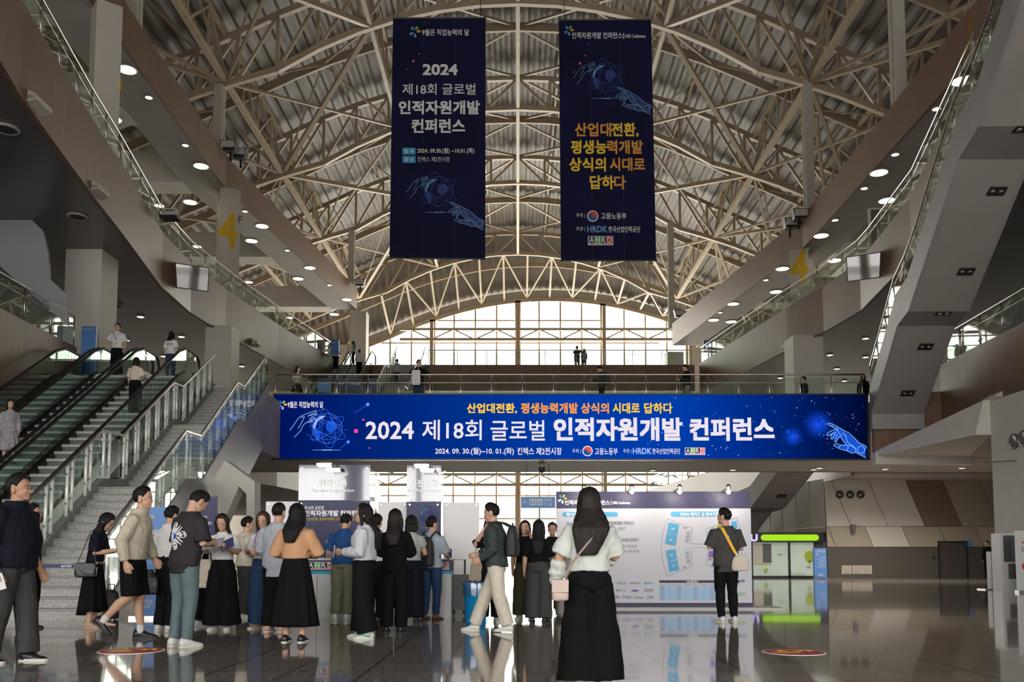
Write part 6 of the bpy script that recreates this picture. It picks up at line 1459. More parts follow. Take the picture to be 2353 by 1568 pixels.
        for s in (-1, 1):
            hpj, kn, an = legs[s]
            if kind == 'shorts': limb(pb, [mid(hpj, kn, -.05), mid(hpj, kn, .3), mid(hpj, kn, .7), mid(hpj, kn, 1.02)], [rad[0]*wl, rad[1]*wl, rad[2]*wl, rad[2]*wl])
            else:
                f_end = (kn[2]-low)/max(.05, kn[2]-an[2]) if kn[2]-an[2] > .05 else .95
                e_ = mid(kn, an, min(1.12, max(.4, f_end))); limb(pb, [mid(hpj, kn, -.05), mid(hpj, kn, .35), kn, mid(kn, e_, .5), e_], [r*wl for r in rad], 16)
        me = remesh(pb, max(.009, vox), 4); wrinkle(me, .0058*wr, 8, seed+9, (1, 1, .55), 1.0); wrinkle(me, .003*wr, 22, seed, (1, 1, .6))
        put(me, 'shorts' if kind == 'shorts' else 'trousers', bm_, t)
    # ---- shoes
    for s in (-1, 1):
        hpj, kn, an = legs[s]; fy = radians(footyaw)*s; fd = V((sin(fy), cos(fy), 0)); rd_ = V((cos(fy), -sin(fy), 0)); pitch = 0
        lift = an[2]-.045; heel_up = lift > .015
        c = V((an[0], an[1], an[2]-.045))
        pu = V((0, 0, 1))
        if heel_up: q = radians(38); fd2 = fd*cos(q)-V((0,0,sin(q))); pu = fd*sin(q)+V((0,0,cos(q))); c = V((an[0], an[1], an[2]))-pu*.045
        else: fd2 = fd
        def sp(al, lt, up_): return W_(c+fd2*al+rd_*lt+pu*up_)
        up = MB(); rings = []
        for al, w, ht in ((-.046,.013,.034),(-.038,.022,.054),(-.012,.0245,.062),(.018,.0245,.052),(.05,.0265,.033),(.078,.0265,.026),(.098,.020,.020),(.106,.010,.014)):
            rings.append([sp(al, w*cos(q), .008+max(0, ht-.008)*max(0, sin(q))**.8 if sin(q) > 0 else .008) for q in [2*pi*k/16 for k in range(16)]])
        up.loft(rings); so = up.build('shoe', shoes[0], t, True)
        sb = MB(); ol = [(-.046,.012),(-.036,.022),(0,.025),(.05,.0285),(.08,.0285),(.10,.021),(.109,.009)]
        loop = [(al, w) for al, w in ol]+[(al, -w) for al, w in ol[::-1]]
        sb.loft([[sp(al, w, .0) for al, w in loop], [sp(al, w, .013) for al, w in loop]]); sob = sb.build('sole', shoes[1], so)
        for ob in (so, sob):
            for v in ob.data.vertices: v.co += V((x, y, z))
        WL[so.name] = V((0,0,0))
        if sock:
            k = MB(); k.tube([W_(tuple(V(an)+V((0,0,-.012)))), W_(mid(an, kn, .17))], [.0255*H, .0235*H], 14); o = k.build('sock', sock, t)
            for v in o.data.vertices: v.co += V((x, y, z))
    F.t = t; return F
def px_person(label, u, v, H, head, sex='m', **k):
    g = G(u, v); return person(label, g.x, g.y, 0, H, head, sex, **k)
# ---- things carried or worn over
def flat_slab(name, label, cat, c, du, dv, th, m, grp=None):
    """small slab centred at c spanned by half vectors du, dv"""
    c, du, dv = V(c), V(du), V(dv); n = du.cross(dv).normalized()*th/2
    t = thing(name, label, cat, c, grp)
    q = [c-du-dv, c+du-dv, c+du+dv, c-du+dv]; MB().hexa([p-n for p in q], [p+n for p in q]).build('case' if 'phone' in name else 'cover', m, t); return t
def soft_bag(name, label, c, w, d, h, rot, m, straps=None, strap_m=None, taper=.85, vox=.011, sag=.0, flap=None, strap_r=.009):
    c = V(c); t = thing(name, label, 'bag', c); R = Matrix.Rotation(rot, 3, 'Z'); b = MB(); rings = []
    for zz, s in ((-.5, .72), (-.46, .95), (-.2, 1.02), (.15, .98), (.42, taper), (.5, taper*.82)):
        rings.append([R @ V((w/2*s*(abs(cos(q))**.55)*(1 if cos(q) > 0 else -1), d/2*s*(abs(sin(q))**.55)*(1 if sin(q) > 0 else -1), zz*h)) for q in [2*pi*(k+.5)/28 for k in range(28)]])
    b.loft(rings); me = remesh(b, vox, 3); wrinkle(me, .005, 13, c.x*7); put(me, 'bag_body', m, t)
    if flap: MB().hexa([R @ V(p) + c for p in ((-w*.47,-d*.56,.0*h),(w*.47,-d*.56,.0*h),(w*.47,-d*.49,.0*h),(-w*.47,-d*.49,.0*h))], [R @ V(p) + c for p in ((-w*.45,-d*.54,.47*h),(w*.45,-d*.54,.47*h),(w*.45,d*.3,.53*h),(-w*.45,d*.3,.53*h))]).build('flap', flap, t)
    for pts in (straps or []): MB().tube([V(p) for p in smooth_poly([tuple(p) for p in pts], 2)], strap_r, 6).build('strap', strap_m or m, t, True)
    return t
def backpack(label, F, m, head, back=.115, zc=.68, w=.30, h=.45, d=.17):
    a = radians(head); fw = V((sin(a), cos(a), 0)); rt = V((cos(a), -sin(a), 0)); H = F.H; c = F.W((0, -back, zc))
    t = thing('backpack', label, 'bag', c); b = MB(); rings = []
    for zz, s, dd in ((-.5,.85,.8),(-.45,.98,1.05),(-.1,1.0,1.1),(.25,.92,.9),(.43,.72,.6),(.5,.45,.35)):
        rings.append([rt*(w/2*s*(abs(cos(q))**.6)*(1 if cos(q) > 0 else -1))-fw*(d/2*dd*(abs(sin(q))**.6)*(1 if sin(q) > 0 else -1)+(dd-1)*0)+V((0,0,zz*h)) for q in [2*pi*(k+.5)/24 for k in range(24)]])
    b.loft(rings); me = remesh(b, .011, 3); put(me, 'pack_body', m, t)
    MB().tube([c-fw*(d*.45)+rt*(-w*.36)+V((0,0,-.12*h)), c-fw*(d*.56)+V((0,0,.05*h)), c-fw*(d*.45)+rt*(w*.36)+V((0,0,-.12*h))], .006, 6).build('zip', M_black, t)
    MB().tube([c+V((0,0,h*.47))+rt*(-.05), c+V((0,0,h*.58)), c+V((0,0,h*.47))+rt*.05], .008, 6).build('top_handle', m, t)
    for s in (-1, 1):
        p = [c+rt*(s*.08)+V((0,0,h*.42)), F.W((s*.06, -.05, .845)), F.W((s*.07, .02, .85)), F.W((s*.075, .085, .78)), F.W((s*.08, .08, .68)), F.W((s*.10, -.02, .60))]
        MB().tube([V(q) for q in smooth_poly([tuple(q) for q in p], 2)], .014, 8).build('shoulder_strap', m, t, True)
    return t
def phone(label, c, d, nrm, m=None):
    d = V(d).normalized(); n = V(nrm).normalized(); s = d.cross(n).normalized()
    t = flat_slab('mobile_phone', label, 'phone', c, s*.037, d*.076, .009, m or M_black)
    return t, s, d, n
def booklet(label, c, du, dv, m, name='booklet'): return flat_slab(name, label, 'booklet', c, du, dv, .006, m)
M_leather = mat('black_leather', (.016, .016, .017), .35, spec=.5, bump=(40, .15)); M_nylon = mat('black_nylon', (.018, .018, .02), .6, bump=(50, .2)); M_pinkbag = mat('beige_pink_leather', (.52, .40, .35), .4, bump=(60, .08)); M_canvas = mat('natural_canvas', (.55, .50, .41), .8, bump=(50, .15)); M_ystrap = mat('yellow_webbing', (.75, .42, .01), .6); M_paper = mat('white_paper', (.68, .68, .68), .6); M_bro = mat('navy_brochure_print', (.04, .05, .13), .4)

# ---- front row, left to right
P1 = px_person('stout man in black polo and dark grey trousers looking right, cut by the frame edge', 22, 1522, 1.80, 98, wf=1.13, belly=.16, top=(K_NAVYK, 'short', .50, .014), bot=(K_GREYT, 'straight', .045), shoes=(S_BLACK, S_SOLE), hair=('short', HAIR, 0), skin=SKIN2, hy=-8, Ra=((.15, -.035, .62), (.15, .025, .475), (.05, .2, -1)), La=((.15, -.03, .62), (.15, .05, .48)), Rl=((.06, -.03, .285), (.065, -.08, .045)), Ll=((.06, .04, .285), (.06, .06, .045)))
h = P1.arms[1][2]; t, s, d, n = phone('white phone held low by the stout man in the black polo', h+V((.06, -.055, -.085)), (.35, 0, -1), (.2, -1, 0), S_WHITE)
for k in range(2):
    for j in range(3): MB().ball(V(t.location)+n*.006-d*(.05-.022*j)+s*(-.012+.02*k), .0065, 8, 6).build('camera_lens', M_black, t, True)
P2 = px_person('man in dark navy polo and black dress shoes half hidden behind the stout man', 62, 1446, 1.74, 84, top=(K_NAVYK, 'short', .52, .004), bot=(K_BLACK, 'straight', .045), shoes=(S_BLACK, S_DSOLE), skin=SKIN2)
P3 = px_person('woman in black tee and long black skirt reading her phone by the stairs', 212, 1443, 1.66, 82, 'f', hp=42, lean=6, top=(K_NAVYK, 'short', .56, .006), bot=(K_BLACK, 'dress', .13), shoes=(S_TAN, S_TAN), hair=('long', HAIR, .70), Ra=((.10, .02, .63), (.06, .20, .665), (-.2, 1, .25)), La=((.10, .04, .64), (.04, .21, .67), (-.3, 1, .2)), waist=.62)
h = (P3.arms[1][2]+P3.arms[-1][2])/2; phone('black phone held up by the woman in black by the stairs', h+V((.09, -.01, .035)), (.85, 0, .45), (-.4, 0, .9))
c = P3.W((.145, .01, .46)); soft_bag('shoulder_bag', 'small black leather flap bag hanging from the woman in black', c+V((-.06, -.0, .05)), .30, .09, .20, 0, M_leather, [[c+V((-.19,0,.12)), c+V((-.1,.02,.36)), P3.W((.06,-.02,.83)), P3.W((.05,.03,.83)), c+V((.05,.0,.36)), c+V((.08,0,.12))]], M_black, flap=M_leather, strap_r=.006)
P4 = px_person('man in beige overshirt and black shorts striding to the right', 300, 1468, 1.87, 84, lean=6, top=(K_BEIGE, 'long', .515, .016), bot=(K_BLACK, 'shorts', .3), shoes=(S_BLACK, S_DSOLE), sock=mat('white_ribbed_sock', (.62,.62,.6), .8), hair=('short', HAIR, 0), hp=4, Ra=((.145, -.045, .635), (.145, .0, .50), (.05, .25, -1)), La=((.14, .03, .64), (.13, .10, .52)), Rl=((.05, .01, .285), (.045, -.165, .125)), Ll=((.05, .035, .285), (.055, .045, .045)), waist=.60, footyaw=3)
t = thing('cabin_bag', 'black soft bag standing on the floor at the foot of the stairs', 'bag', G(253, 1424)); g = G(253, 1424); b = MB()
b.loft([[V((g.x+.13*s*cos(q)*1.0, g.y+.09*s*sin(q), zz)) for q in [2*pi*k/20 for k in range(20)]] for zz, s in ((.01,.9),(.05,1.05),(.3,1.08),(.42,.9),(.47,.5))]); b.build('bag_body', M_nylon, t, True); MB().tube([(g.x-.06,g.y,.45),(g.x-.05,g.y,.56),(g.x+.05,g.y,.56),(g.x+.06,g.y,.45)], .01, 6).build('handle', M_black, t, True)
for s in (-.08, .08): MB().ball((g.x+s, g.y-.05, .022), .022, 10, 6).build('wheel', M_rubber, t, True)
P6 = px_person('man in white shirt and black trousers seen from behind by the blue totem', 382, 1450, 1.70, 28, top=(K_WHITE, 'short', .585, .008), bot=(K_BLACK, 'straight', .045), shoes=(S_WHITE, S_SOLE), hair=('short', HAIR, 0), tuck=True, hp=14, face=False)
c = P6.W((-.10, -.10, .40)); soft_bag('hobo_bag', 'big black leather bag hanging beside the man in the white shirt', c+V((0, -.05, -.02)), .30, .13, .34, .3, M_leather, [[c+V((-.1,-.05,.14)), c+V((-.04,-.03,.34)), P6.W((-.13,-.02,.64)), c+V((.06,-.02,.33)), c+V((.1,-.04,.14))]], M_leather, taper=.55, strap_r=.012)
P7 = px_person('man in black tee with a white cross flower print on the back, and jeans', 418, 1486, 1.80, 34, lean=7, hp=44, hy=6, top=(K_TEE, 'short', .455, .016), bot=(K_JEAN, 'slim', .05), shoes=(S_WHITE, S_SOLE), hair=('short', HAIR, 0), Ra=((.135, .02, .635), (.05, .16, .645), (-.6, 1, .1)), La=((.135, .03, .635), (.06, .17, .65), (-.6, 1, .1)))
P8b = px_person('woman in a long black outfit hidden behind the man with the printed tee', 452, 1437, 1.58, 40, 'f', top=(K_BLACK, 'long', .55, .006), bot=(K_BLACK, 'wide', .05), shoes=(S_WHITE, S_SOLE), hair=('medium', HAIRR, .80), face=False)
P8 = px_person('woman in white tee and wide black trousers reading a brochure, facing the viewer', 508, 1448, 1.60, 183, 'f', hp=20, top=(K_WHITE, 'short', .60, .014), bot=(K_BLACK, 'flare', .05), shoes=(S_WHITE, S_SOLE), hair=('medium', HAIRB, .77), Ra=((.135, .035, .665), (.085, .185, .70), (-.2, 1, .4)), La=((.135, .03, .66), (.10, .19, .70), (.2, 1, .4)), tuck=True, waist=.62)
h = (P8.arms[1][2]+P8.arms[-1][2])/2; booklet('open grey brochure in the hands of the woman in the white tee', h+V((.0, -.09, .055)), (.13, 0, .03), (0, .07, .06), mat('grey_brochure', (.33,.34,.37), .5))
booklet('small dark folder in the left hand of the woman in the white tee', P8.arms[-1][2]+V((.04, -.07, .05)), (.08, .0, .04), (-.02, .04, .06), M_bro)
c = P8.W((.155, .0, .48)); soft_bag('tote_bag', 'cream canvas tote hanging from the woman with the brochure', c, .19, .07, .40, .1, M_canvas, [[c+V((-.06,0,.19)), c+V((-.03,0,.3)), P8.W((.12,0,.66)), c+V((.05,0,.3)), c+V((.06,0,.19))]], M_canvas, taper=.9)
P9 = px_person('man in light beige jacket and dark trousers behind, turned to the right', 560, 1421, 1.66, 62, top=(K_CREAM, 'long', .51, .018), bot=(K_GREYT, 'straight', .045), shoes=(S_WHITE, S_SOLE), hair=('short', HAIR, 0), Ra=((.135, .02, .64), (.08, .15, .65), (-.3, 1, .1)), La=((.135, .02, .64), (.06, .15, .65), (-.3, 1, .1)), hp=8)
c = P9.arms[1][2]; soft_bag('folded_coat', 'brown and white folded coat carried over an arm by the beige-jacketed man', c+V((.02, -.12, -.13)), .22, .12, .36, .4, mat('brown_coat', (.17,.10,.06), .8, bump=(20,.3)), None, None, .8)
soft_bag('white_pouch', 'crumpled white bag carried with the brown folded coat', c+V((.09, -.17, -.12)), .11, .07, .28, .2, K_WHITE, None, None, .6)
P10 = px_person('woman with brown hair, white top and wide blue jeans facing the viewer', 603, 1445, 1.64, 196, 'f', hp=14, hy=-8, top=(K_WHITE, 'short', .59, .008), bot=(K_JEAND, 'wide', .05), shoes=(S_TAN, S_SOLE), hair=('medium', HAIRR, .80), Ra=((.125, .03, .64), (.07, .16, .66), (-.3, 1, .2)), La=((.125, .03, .64), (.06, .16, .64), (-.3, 1, .2)), tuck=True)
MB().tube([V(P10.W(q)) for q in ((.05, -.04, .83), (.055, .02, .838), (.04, .082, .74), (-.02, .085, .64), (-.09, .03, .55))], .011, 6).build('lilac_strap', mat('lilac_webbing', (.32,.17,.42), .6), P10.t, True)
P11 = px_person('man with cropped hair in a light grey sweater seen from behind', 634, 1452, 1.74, 12, top=(K_LGREY, 'long', .42, .014), bot=(K_BLACK, 'straight', .045), shoes=(mat('peach_shoe', (.60,.36,.27), .6), S_SOLE), hair=('buzz', HAIR, 0), face=False, wf=1.03, La=((.15, .01, .63), (.14, .12, .56)), Ra=((.14, .03, .63), (.1, .15, .6)))
P12 = px_person('woman in camel blouse and long black skirt seen from behind', 676, 1476, 1.63, 4, 'f', top=(K_CAMEL, 'long', .60, .020), bot=(K_BLACK, 'skirt', .115), shoes=(S_BLACK, S_SOLE), hair=('long', HAIR, .715, .075), face=False, tuck=True, Ra=((.165, -.005, .645), (.09, .12, .63), (-.6, 1, .1)), La=((.155, -.0, .645), (.09, .12, .63), (-.6, 1, .1)), waist=.625, wf=1.05, footyaw=2)
P13 = px_person('man in royal blue polo and olive trousers at the registration counter', 786, 1423, 1.71, 12, top=(K_BLUE, 'short', .515, .012), bot=(K_OLIVE, 'straight', .05), shoes=(S_WHITE, S_SOLE), hair=('short', HAIR, 0), face=False, hp=22, lean=5, Ra=((.125, .05, .64), (.06, .2, .62)), La=((.145, -.0, .63), (.12, .1, .54)))
P14 = px_person('woman with glasses in a white shirt and wide black trousers facing left', 836, 1467, 1.66, 276, 'f', wf=1.17, hy=-6, top=(K_PALE, 'long', .575, .018), bot=(K_BLACK, 'wide', .05), shoes=(S_WHITE, S_SOLE), hair=('long', HAIR, .66), glasses=True, La=((.14, .0, .635), (.08, .15, .64), (-.3, 1, .1)), Ra=((.13, .02, .635), (.05, .17, .635), (-.3, 1, .1)), tuck=False, waist=.60, Ll=((.06, .0, .285), (.07, -.05, .045)), Rl=((.06, .03, .285), (.06, .04, .045)))
h = (P14.arms[1][2]+P14.arms[-1][2])/2; phone('light phone clasped in the hands of the woman with glasses', h+V((-.12, -.0, .01)), (.1, 0, 1), (-1, -.3, 0), S_WHITE)
for s in (-1, 1):
    for o_ in (-1, 1):
        an = P14.legs[s][2]; MB().tube([P14.W((an[0]+o_*.0265, an[1]-.03, .038)), P14.W((an[0]+o_*.0285, an[1]-.012, .022)), P14.W((an[0]+o_*.0295, an[1]+.055, .034))], [.003, .009, .003], 6).build('shoe_stripe', S_GREEN, P14.t)
P14b = px_person('man in white shirt mostly hidden behind the woman with glasses', 862, 1430, 1.66, 8, top=(K_WHITE, 'long', .56, .008), bot=(K_BLACK, 'straight', .045), shoes=(S_BLACK, S_DSOLE), face=False)
P15 = px_person('woman in black jacket and black trousers with long straight hair, seen from behind', 905, 1453, 1.64, 4, 'f', top=(K_BLACK, 'long', .545, .012), bot=(K_BLACK, 'straight', .045), shoes=(S_BLACK, S_DSOLE), hair=('long', HAIRB, .70), face=False, Ra=((.14, .02, .64), (.08, .15, .63)), La=((.12, .02, .64), (.08, .15, .63)), wf=1.05)
P16 = px_person('woman in grey tweed top with a black bob, seen from behind', 943, 1430, 1.64, 4, 'f', top=(K_GREYV, 'cap', .575, .014), bot=(K_NAVYK, 'wide', .045), shoes=(S_BLACK, S_DSOLE), hair=('bob', HAIR, .845), face=False, Ra=((.125, .05, .64), (.08, .18, .62)), La=((.12, .05, .64), (.08, .18, .62)))
P17 = px_person('man in pale blue shirt and jeans wearing a black backpack at the counter', 990, 1424, 1.65, 22, top=(K_LBLUE, 'short', .50, .012), bot=(K_JEAND, 'slim', .05), shoes=(S_BROWN, S_DSOLE), hair=('short', HAIR, 0), glasses=True, hy=22, Ra=((.13, .06, .63), (.09, .19, .60)), La=((.13, .05, .63), (.09, .18, .6)))
backpack('black backpack on the man in the pale blue shirt', P17, M_nylon, 22, .13, .655, .30, .47, .17)
P18 = px_person('man in dark green shirt and cream trousers walking left past the blue bin', 1142, 1452, 1.73, 284, hp=12, lean=4, top=(K_GREEN, 'long', .50, .014), bot=(K_CREAM, 'straight', .055), shoes=(S_WHITE, S_SOLE), hair=('short', HAIR, 0), La=((.14, -.02, .635), (.12, .10, .565), (0, .9, -.5)), Ra=((.13, .03, .64), (.06, .17, .60)), Ll=((.055, -.03, .285), (.055, -.10, .05)), Rl=((.05, .10, .29), (.05, .20, .045)), footyaw=2)
backpack('black backpack on the man in the dark green shirt', P18, M_nylon, 284, .125, .70, .28, .42, .15)
booklet('white brochure in the right hand of the man in dark green', P18.arms[1][2]+V((-.04, .03, .03)), (.0, .07, 0), (.01, 0, .14), M_paper)
for k in range(5):
    q = P18.W((-.012, .098-.006*(k == 0), .80-.055*k)); MB().tube([q+V((-.02,-.03,0)), q+V((.02,-.03,0))], .004, 5).build('toggle', S_WHITE, P18.t)
P18b = px_person('woman in black raising a hand to her face behind the man in dark green', 1126, 1430, 1.62, 176, 'f', top=(K_BLACK, 'short', .56, .008), bot=(K_BLACK, 'straight', .05), shoes=(S_WHITE, S_SOLE), hair=('medium', HAIR, .80), Ra=((.145, .04, .73), (.055, .09, .885), (-.5, .2, 1)), La=((.125, .03, .64), (.05, .17, .66)))
booklet('folded leaflet held by the woman raising her hand', P18b.arms[-1][2]+V((-.05, -.05, .02)), (.09, 0, -.03), (.02, .03, .07), mat('grey_brochure', (.33,.34,.37), .5))
c = P18b.W((.13, .03, .47)); soft_bag('tote_bag', 'beige tote hanging by the woman raising her hand', c, .2, .09, .32, 0, mat('beige_canvas', (.36,.30,.23), .8), [[c+V((-.05,0,.15)), P18b.W((.1,.02,.82)), c+V((.06,0,.15))]], None)
P19 = px_person('woman in black holding a phone to her ear, facing the viewer', 1207, 1424, 1.58, 192, 'f', top=(K_BLACK, 'short', .57, .010), bot=(K_OLIVED, 'wide', .05), shoes=(S_WHITE, S_SOLE), hair=('long', HAIR, .74), hy=-6, hp=-4, La=((.12, .05, .70), (.062, .07, .875), (-.25, .1, 1)), Ra=((.125, .0, .63), (.12, .05, .5)))
phone('dark phone at the ear of the woman in black', P19.arms[-1][2]+V((-.005, -.02, .07)), (.1, 0, 1), (1, .2, 0))
P20 = px_person('woman in black tee and charcoal wide trousers with long black hair, seen from behind', 1238, 1430, 1.57, 8, 'f', top=(K_BLACK, 'short', .57, .010), bot=(K_CHAR, 'wide', .04), shoes=(S_BLACK, S_DSOLE), hair=('long', HAIR, .66), face=False, tuck=True, La=((.135, -.0, .63), (.145, .02, .50)), Ra=((.13, .02, .63), (.09, .13, .60)), wf=1.05)
c = P20.W((.135, .02, .585)); soft_bag('shoulder_bag', 'black leather shoulder bag on the woman in charcoal trousers', c, .12, .10, .27, .2, M_leather, [[c+V((-.03,-.02,.12)), P20.W((.10,-.03,.80)), P20.W((.09,.03,.815)), c+V((.03,.03,.12))]], M_leather, taper=.7)
P21 = px_person('man with glasses in a black tee standing farther back, facing the viewer', 1270, 1408, 1.62, 184, top=(K_BLACK, 'short', .50, .012), bot=(K_CHAR, 'straight', .045), shoes=(S_WHITE, S_SOLE), hair=('short', HAIR, 0), glasses=True, skin=SKIN2, La=((.13, .03, .64), (.07, .14, .67), (-.3, .6, .8)))
phone('dark phone in the hand of the man with glasses farther back', P21.arms[-1][2]+V((.0, -.05, .05)), (0, .2, 1), (0, -1, .2))
P22 = px_person('person in taupe suit and wide trousers mostly hidden behind the long-haired woman', 1312, 1424, 1.50, 6, 'f', top=(K_TAUPE, 'long', .50, .012), bot=(K_TAUPE, 'flare', .05), shoes=(S_WHITE, S_SOLE), hair=('medium', HAIRB, .82), face=False)
P23 = px_person('woman with very long dark hair in a cropped white shirt and wide black trousers', 1357, 1576, 1.545, 358, 'f', top=(K_OFF, 'short', .575, .014), bot=(K_BLACK, 'flare', .03), shoes=(S_SOLE, S_SOLE), hair=('long', HAIRB, .655, .098), face=False, waist=.63, wf=1.06, La=((.155, -.0, .645), (.165, .04, .53), (.02, .25, -1)), Ra=((.135, .045, .645), (.07, .16, .62)), footyaw=3, wr=1.4)
# detached crumpled lower sleeves
for s in (-1, 1):
    sh, el, wr_ = P23.arms[s]; b = MB(); q0 = el.lerp(wr_, .12); q1 = wr_+(wr_-el)*.22; pts = [q0.lerp(q1, k/6) for k in range(7)]
    b.tube(pts, [.052,.066,.058,.068,.056,.062,.042], 14); me = remesh(b, .010, 2); wrinkle(me, .013, 14, s*5.); o = put(me, 'lower_sleeve', K_OFF, P23.t)
    for v in o.data.vertices: v.co -= V(P23.t.location)
g = P(1287, 1358, G(1357, 1576).y-.16); R_ = Matrix.Rotation(.5, 3, 'Y')
t = soft_bag('crossbody_bag', 'beige pink crossbody bag on the woman in the white cropped shirt', g, .13, .07, .15, .1, M_pinkbag, [[g+V((.02, 0, .07)), g+V((.06, -.0, .15)), P23.W((-.10, -.10, .62)), P23.W((.0, -.105, .74)), P23.W((.07, -.06, .83)), P23.W((.08, .02, .84))]], mat('taupe_strap', (.33,.25,.22), .5), taper=.95, vox=.008, strap_r=.010)
MB().hexa([g+V(p) for p in ((-.062,-.048,-.01),(.062,-.048,-.01),(.062,-.036,-.01),(-.062,-.036,-.01))], [g+V(p) for p in ((-.064,-.042,.082),(.064,-.042,.082),(.06,.03,.088),(-.06,.03,.088))]).build('flap', M_pinkbag, t)
MB().lathe([(.012,0),(.012,.012)], g+V((.03,-.02,.085)), 12).build('ring', M_steel, t)
P24 = px_person('young man in charcoal tee and black trousers studying the notice board', 1671, 1430, 1.755, 348, top=(K_CHAR, 'short', .435, .020), bot=(K_BLACK, 'slim', .045), shoes=(S_WHITE, S_SOLE), hair=('short', HAIR, 0), hy=-38, hp=4, La=((.145, .02, .645), (.05, .12, .70), (.2, .6, .8)), Ra=((.145, .0, .64), (.05, .13, .63), (-.8, .5, .1)), wf=1.02)
phone('dark phone raised by the young man at the notice board', P24.arms[-1][2]+V((-.03, .03, .12)), (0, .1, 1), (0, -1, .1))
g = P(1701, 1294, G(1671, 1430).y-.17)
t = soft_bag('sling_bag', 'cream canvas sling bag on the young man at the notice board', g, .26, .11, .25, -.15, M_canvas, None, taper=.62)
ps = [P24.W((-.075, -.0, .838)), P24.W((-.06, -.06, .82)), P24.W((-.03, -.092, .74)), P24.W((.02, -.098, .64)), P24.W((.045, -.10, .60))]
b = MB()
for p_, q_ in zip(ps, ps[1:]): b.beam(p_, q_, .045, .006, (0,-1,0))
b.build('yellow_strap', M_ystrap, t); MB().beam(ps[-1], g+V((-.03, .0, .11)), .02, .006, (0,-1,0)).build('clip', M_steel, t); MB().beam(ps[2]+V((0,-.006,.02)), ps[2]+V((0.004,-.006,-.01)), .05, .006, (0,-1,0)).build('buckle', M_canvas, t)
o = None
# print on the back of the black tee
def decal(F, head, lines, m, wd, name, par):
    me = F.top.data; bv = BVHTree.FromPolygons([v.co.copy() for v in me.vertices], [tuple(p.vertices) for p in me.polygons]); b = MB(); H = F.H
    base = V(F.t.location); a = radians(head); fw = V((sin(a), cos(a), 0))
    for l in lines:
        pts = []
        for (p, q) in zip(l, l[1:]):
            n = max(2, int(math.hypot(q[0]-p[0], q[1]-p[1])/.006))
            for k in range(n): pts.append((p[0]+(q[0]-p[0])*k/n, p[1]+(q[1]-p[1])*k/n))
        pts.append(l[-1]); out = []
        for r, zz in pts:
            o = F.W((r, -.4, zz))-base; hit = bv.ray_cast(o, fw)
            if hit[0] is not None: out.append(hit[0]+base-fw*.003)
        if len(out) > 1: b.tube(out, wd, 5)
    return b.build(name, m, par)
def petal(ang, r0, r1, w, n=10): 
    c, s = cos(ang), sin(ang); L_ = []
    for k in range(n+1): f = k/n; d = r0+(r1-r0)*f; ww = w*(.35+.65*sin(pi*min(1, f*1.15)*.5))*(1 if f < .86 else (1-(f-.86)*4)); L_.append((d*c-ww*s, d*s+ww*c))
    for k in range(n, -1, -1): f = k/n; d = r0+(r1-r0)*f; ww = w*(.35+.65*sin(pi*min(1, f*1.15)*.5))*(1 if f < .86 else (1-(f-.86)*4)); L_.append((d*c+ww*s, d*s-ww*c))
    return L_
cz, cr_ = .685, -.012; ls = []; fine = []; rr = random.Random(2)
for k in range(4):
    A = pi/2*k+.12; ls.append([(cr_+p[0], cz+p[1]) for p in petal(A, .015, .085, .019)])
    for e_ in (-1, 1): B_ = A+e_*.55; q = [(cr_+.018*cos(A+e_*.5), cz+.018*sin(A+e_*.5)), (cr_+.05*cos(B_), cz+.05*sin(B_)), (cr_+.078*cos(B_+e_*.12), cz+.078*sin(B_+e_*.12)), (cr_+.06*cos(B_+e_*.1), cz+.06*sin(B_+e_*.1)), (cr_+.03*cos(B_+e_*.02), cz+.03*sin(B_+e_*.02))]; ls.append(q)
    for j in range(26):
        f = rr.uniform(.025, .078); w = rr.uniform(-.013, .013); a_ = rr.uniform(0, 6.28); c, s = cos(A), sin(A); x_, y_ = cr_+f*c-w*s, cz+f*s+w*c; fine.append([(x_, y_), (x_+.006*cos(a_), y_+.006*sin(a_)), (x_+.009*cos(a_+1), y_+.009*sin(a_+1))])
decal(P7, 34, ls, BM2['white'], .0042, 'printed_cross', P7.t); decal(P7, 34, fine, BM2['white'], .0026, 'printed_filigree', P7.t)['kind'] = 'stuff'
decal(P7, 34, [[(cr_+.013*cos(q), cz+.013*sin(q)) for q in [pi*k/5 for k in range(11)]], [(cr_-.018, cz-.018), (cr_+.018, cz+.018)], [(cr_-.018, cz+.018), (cr_+.018, cz-.018)]], mat('blue_print', (.02,.08,.5), .6), .007, 'printed_heart', P7.t)

# ---- far and upper people
FAR = dict(vox=.014)
def on_floor(label, u, Y, z, H, head, sex='m', **k): p = P(u, 900, Y); return person(label, p.x, Y, z, H, head, sex, **{**FAR, **k})
Yd = 41.0; on_floor('dark-clothed person standing in shade beside the far doorway', 2255, Yd, 0, 1.74, 255, top=(K_BLACK, 'long', .45, .02), bot=(K_BLACK, 'straight', .045), shoes=(S_BLACK, S_DSOLE), skin=SKIN2)
es = lambda Y, Yt=YE, zt_=ZB: zt_-.577*(Yt-Y)+.12
Y = 22.3; on_floor('woman in a grey print dress riding the middle escalator at the left edge', 26, Y, es(Y), 1.62, 150, 'f' if False else 'f', top=(K_PRINT, 'long', .5, .02), bot=(K_PRINT, 'skirt', .2), shoes=(S_BLACK, S_DSOLE), hair=('long', HAIR, .72))if False else person('woman in a grey print dress riding the middle escalator at the left edge', P(26, 900, Y).x, Y, es(Y), 1.62, 150, 'f', top=(K_PRINT, 'long', .5, .02), bot=(K_PRINT, 'skirt', .2), shoes=(S_BLACK, S_DSOLE), hair=('long', HAIR, .72), vox=.012)
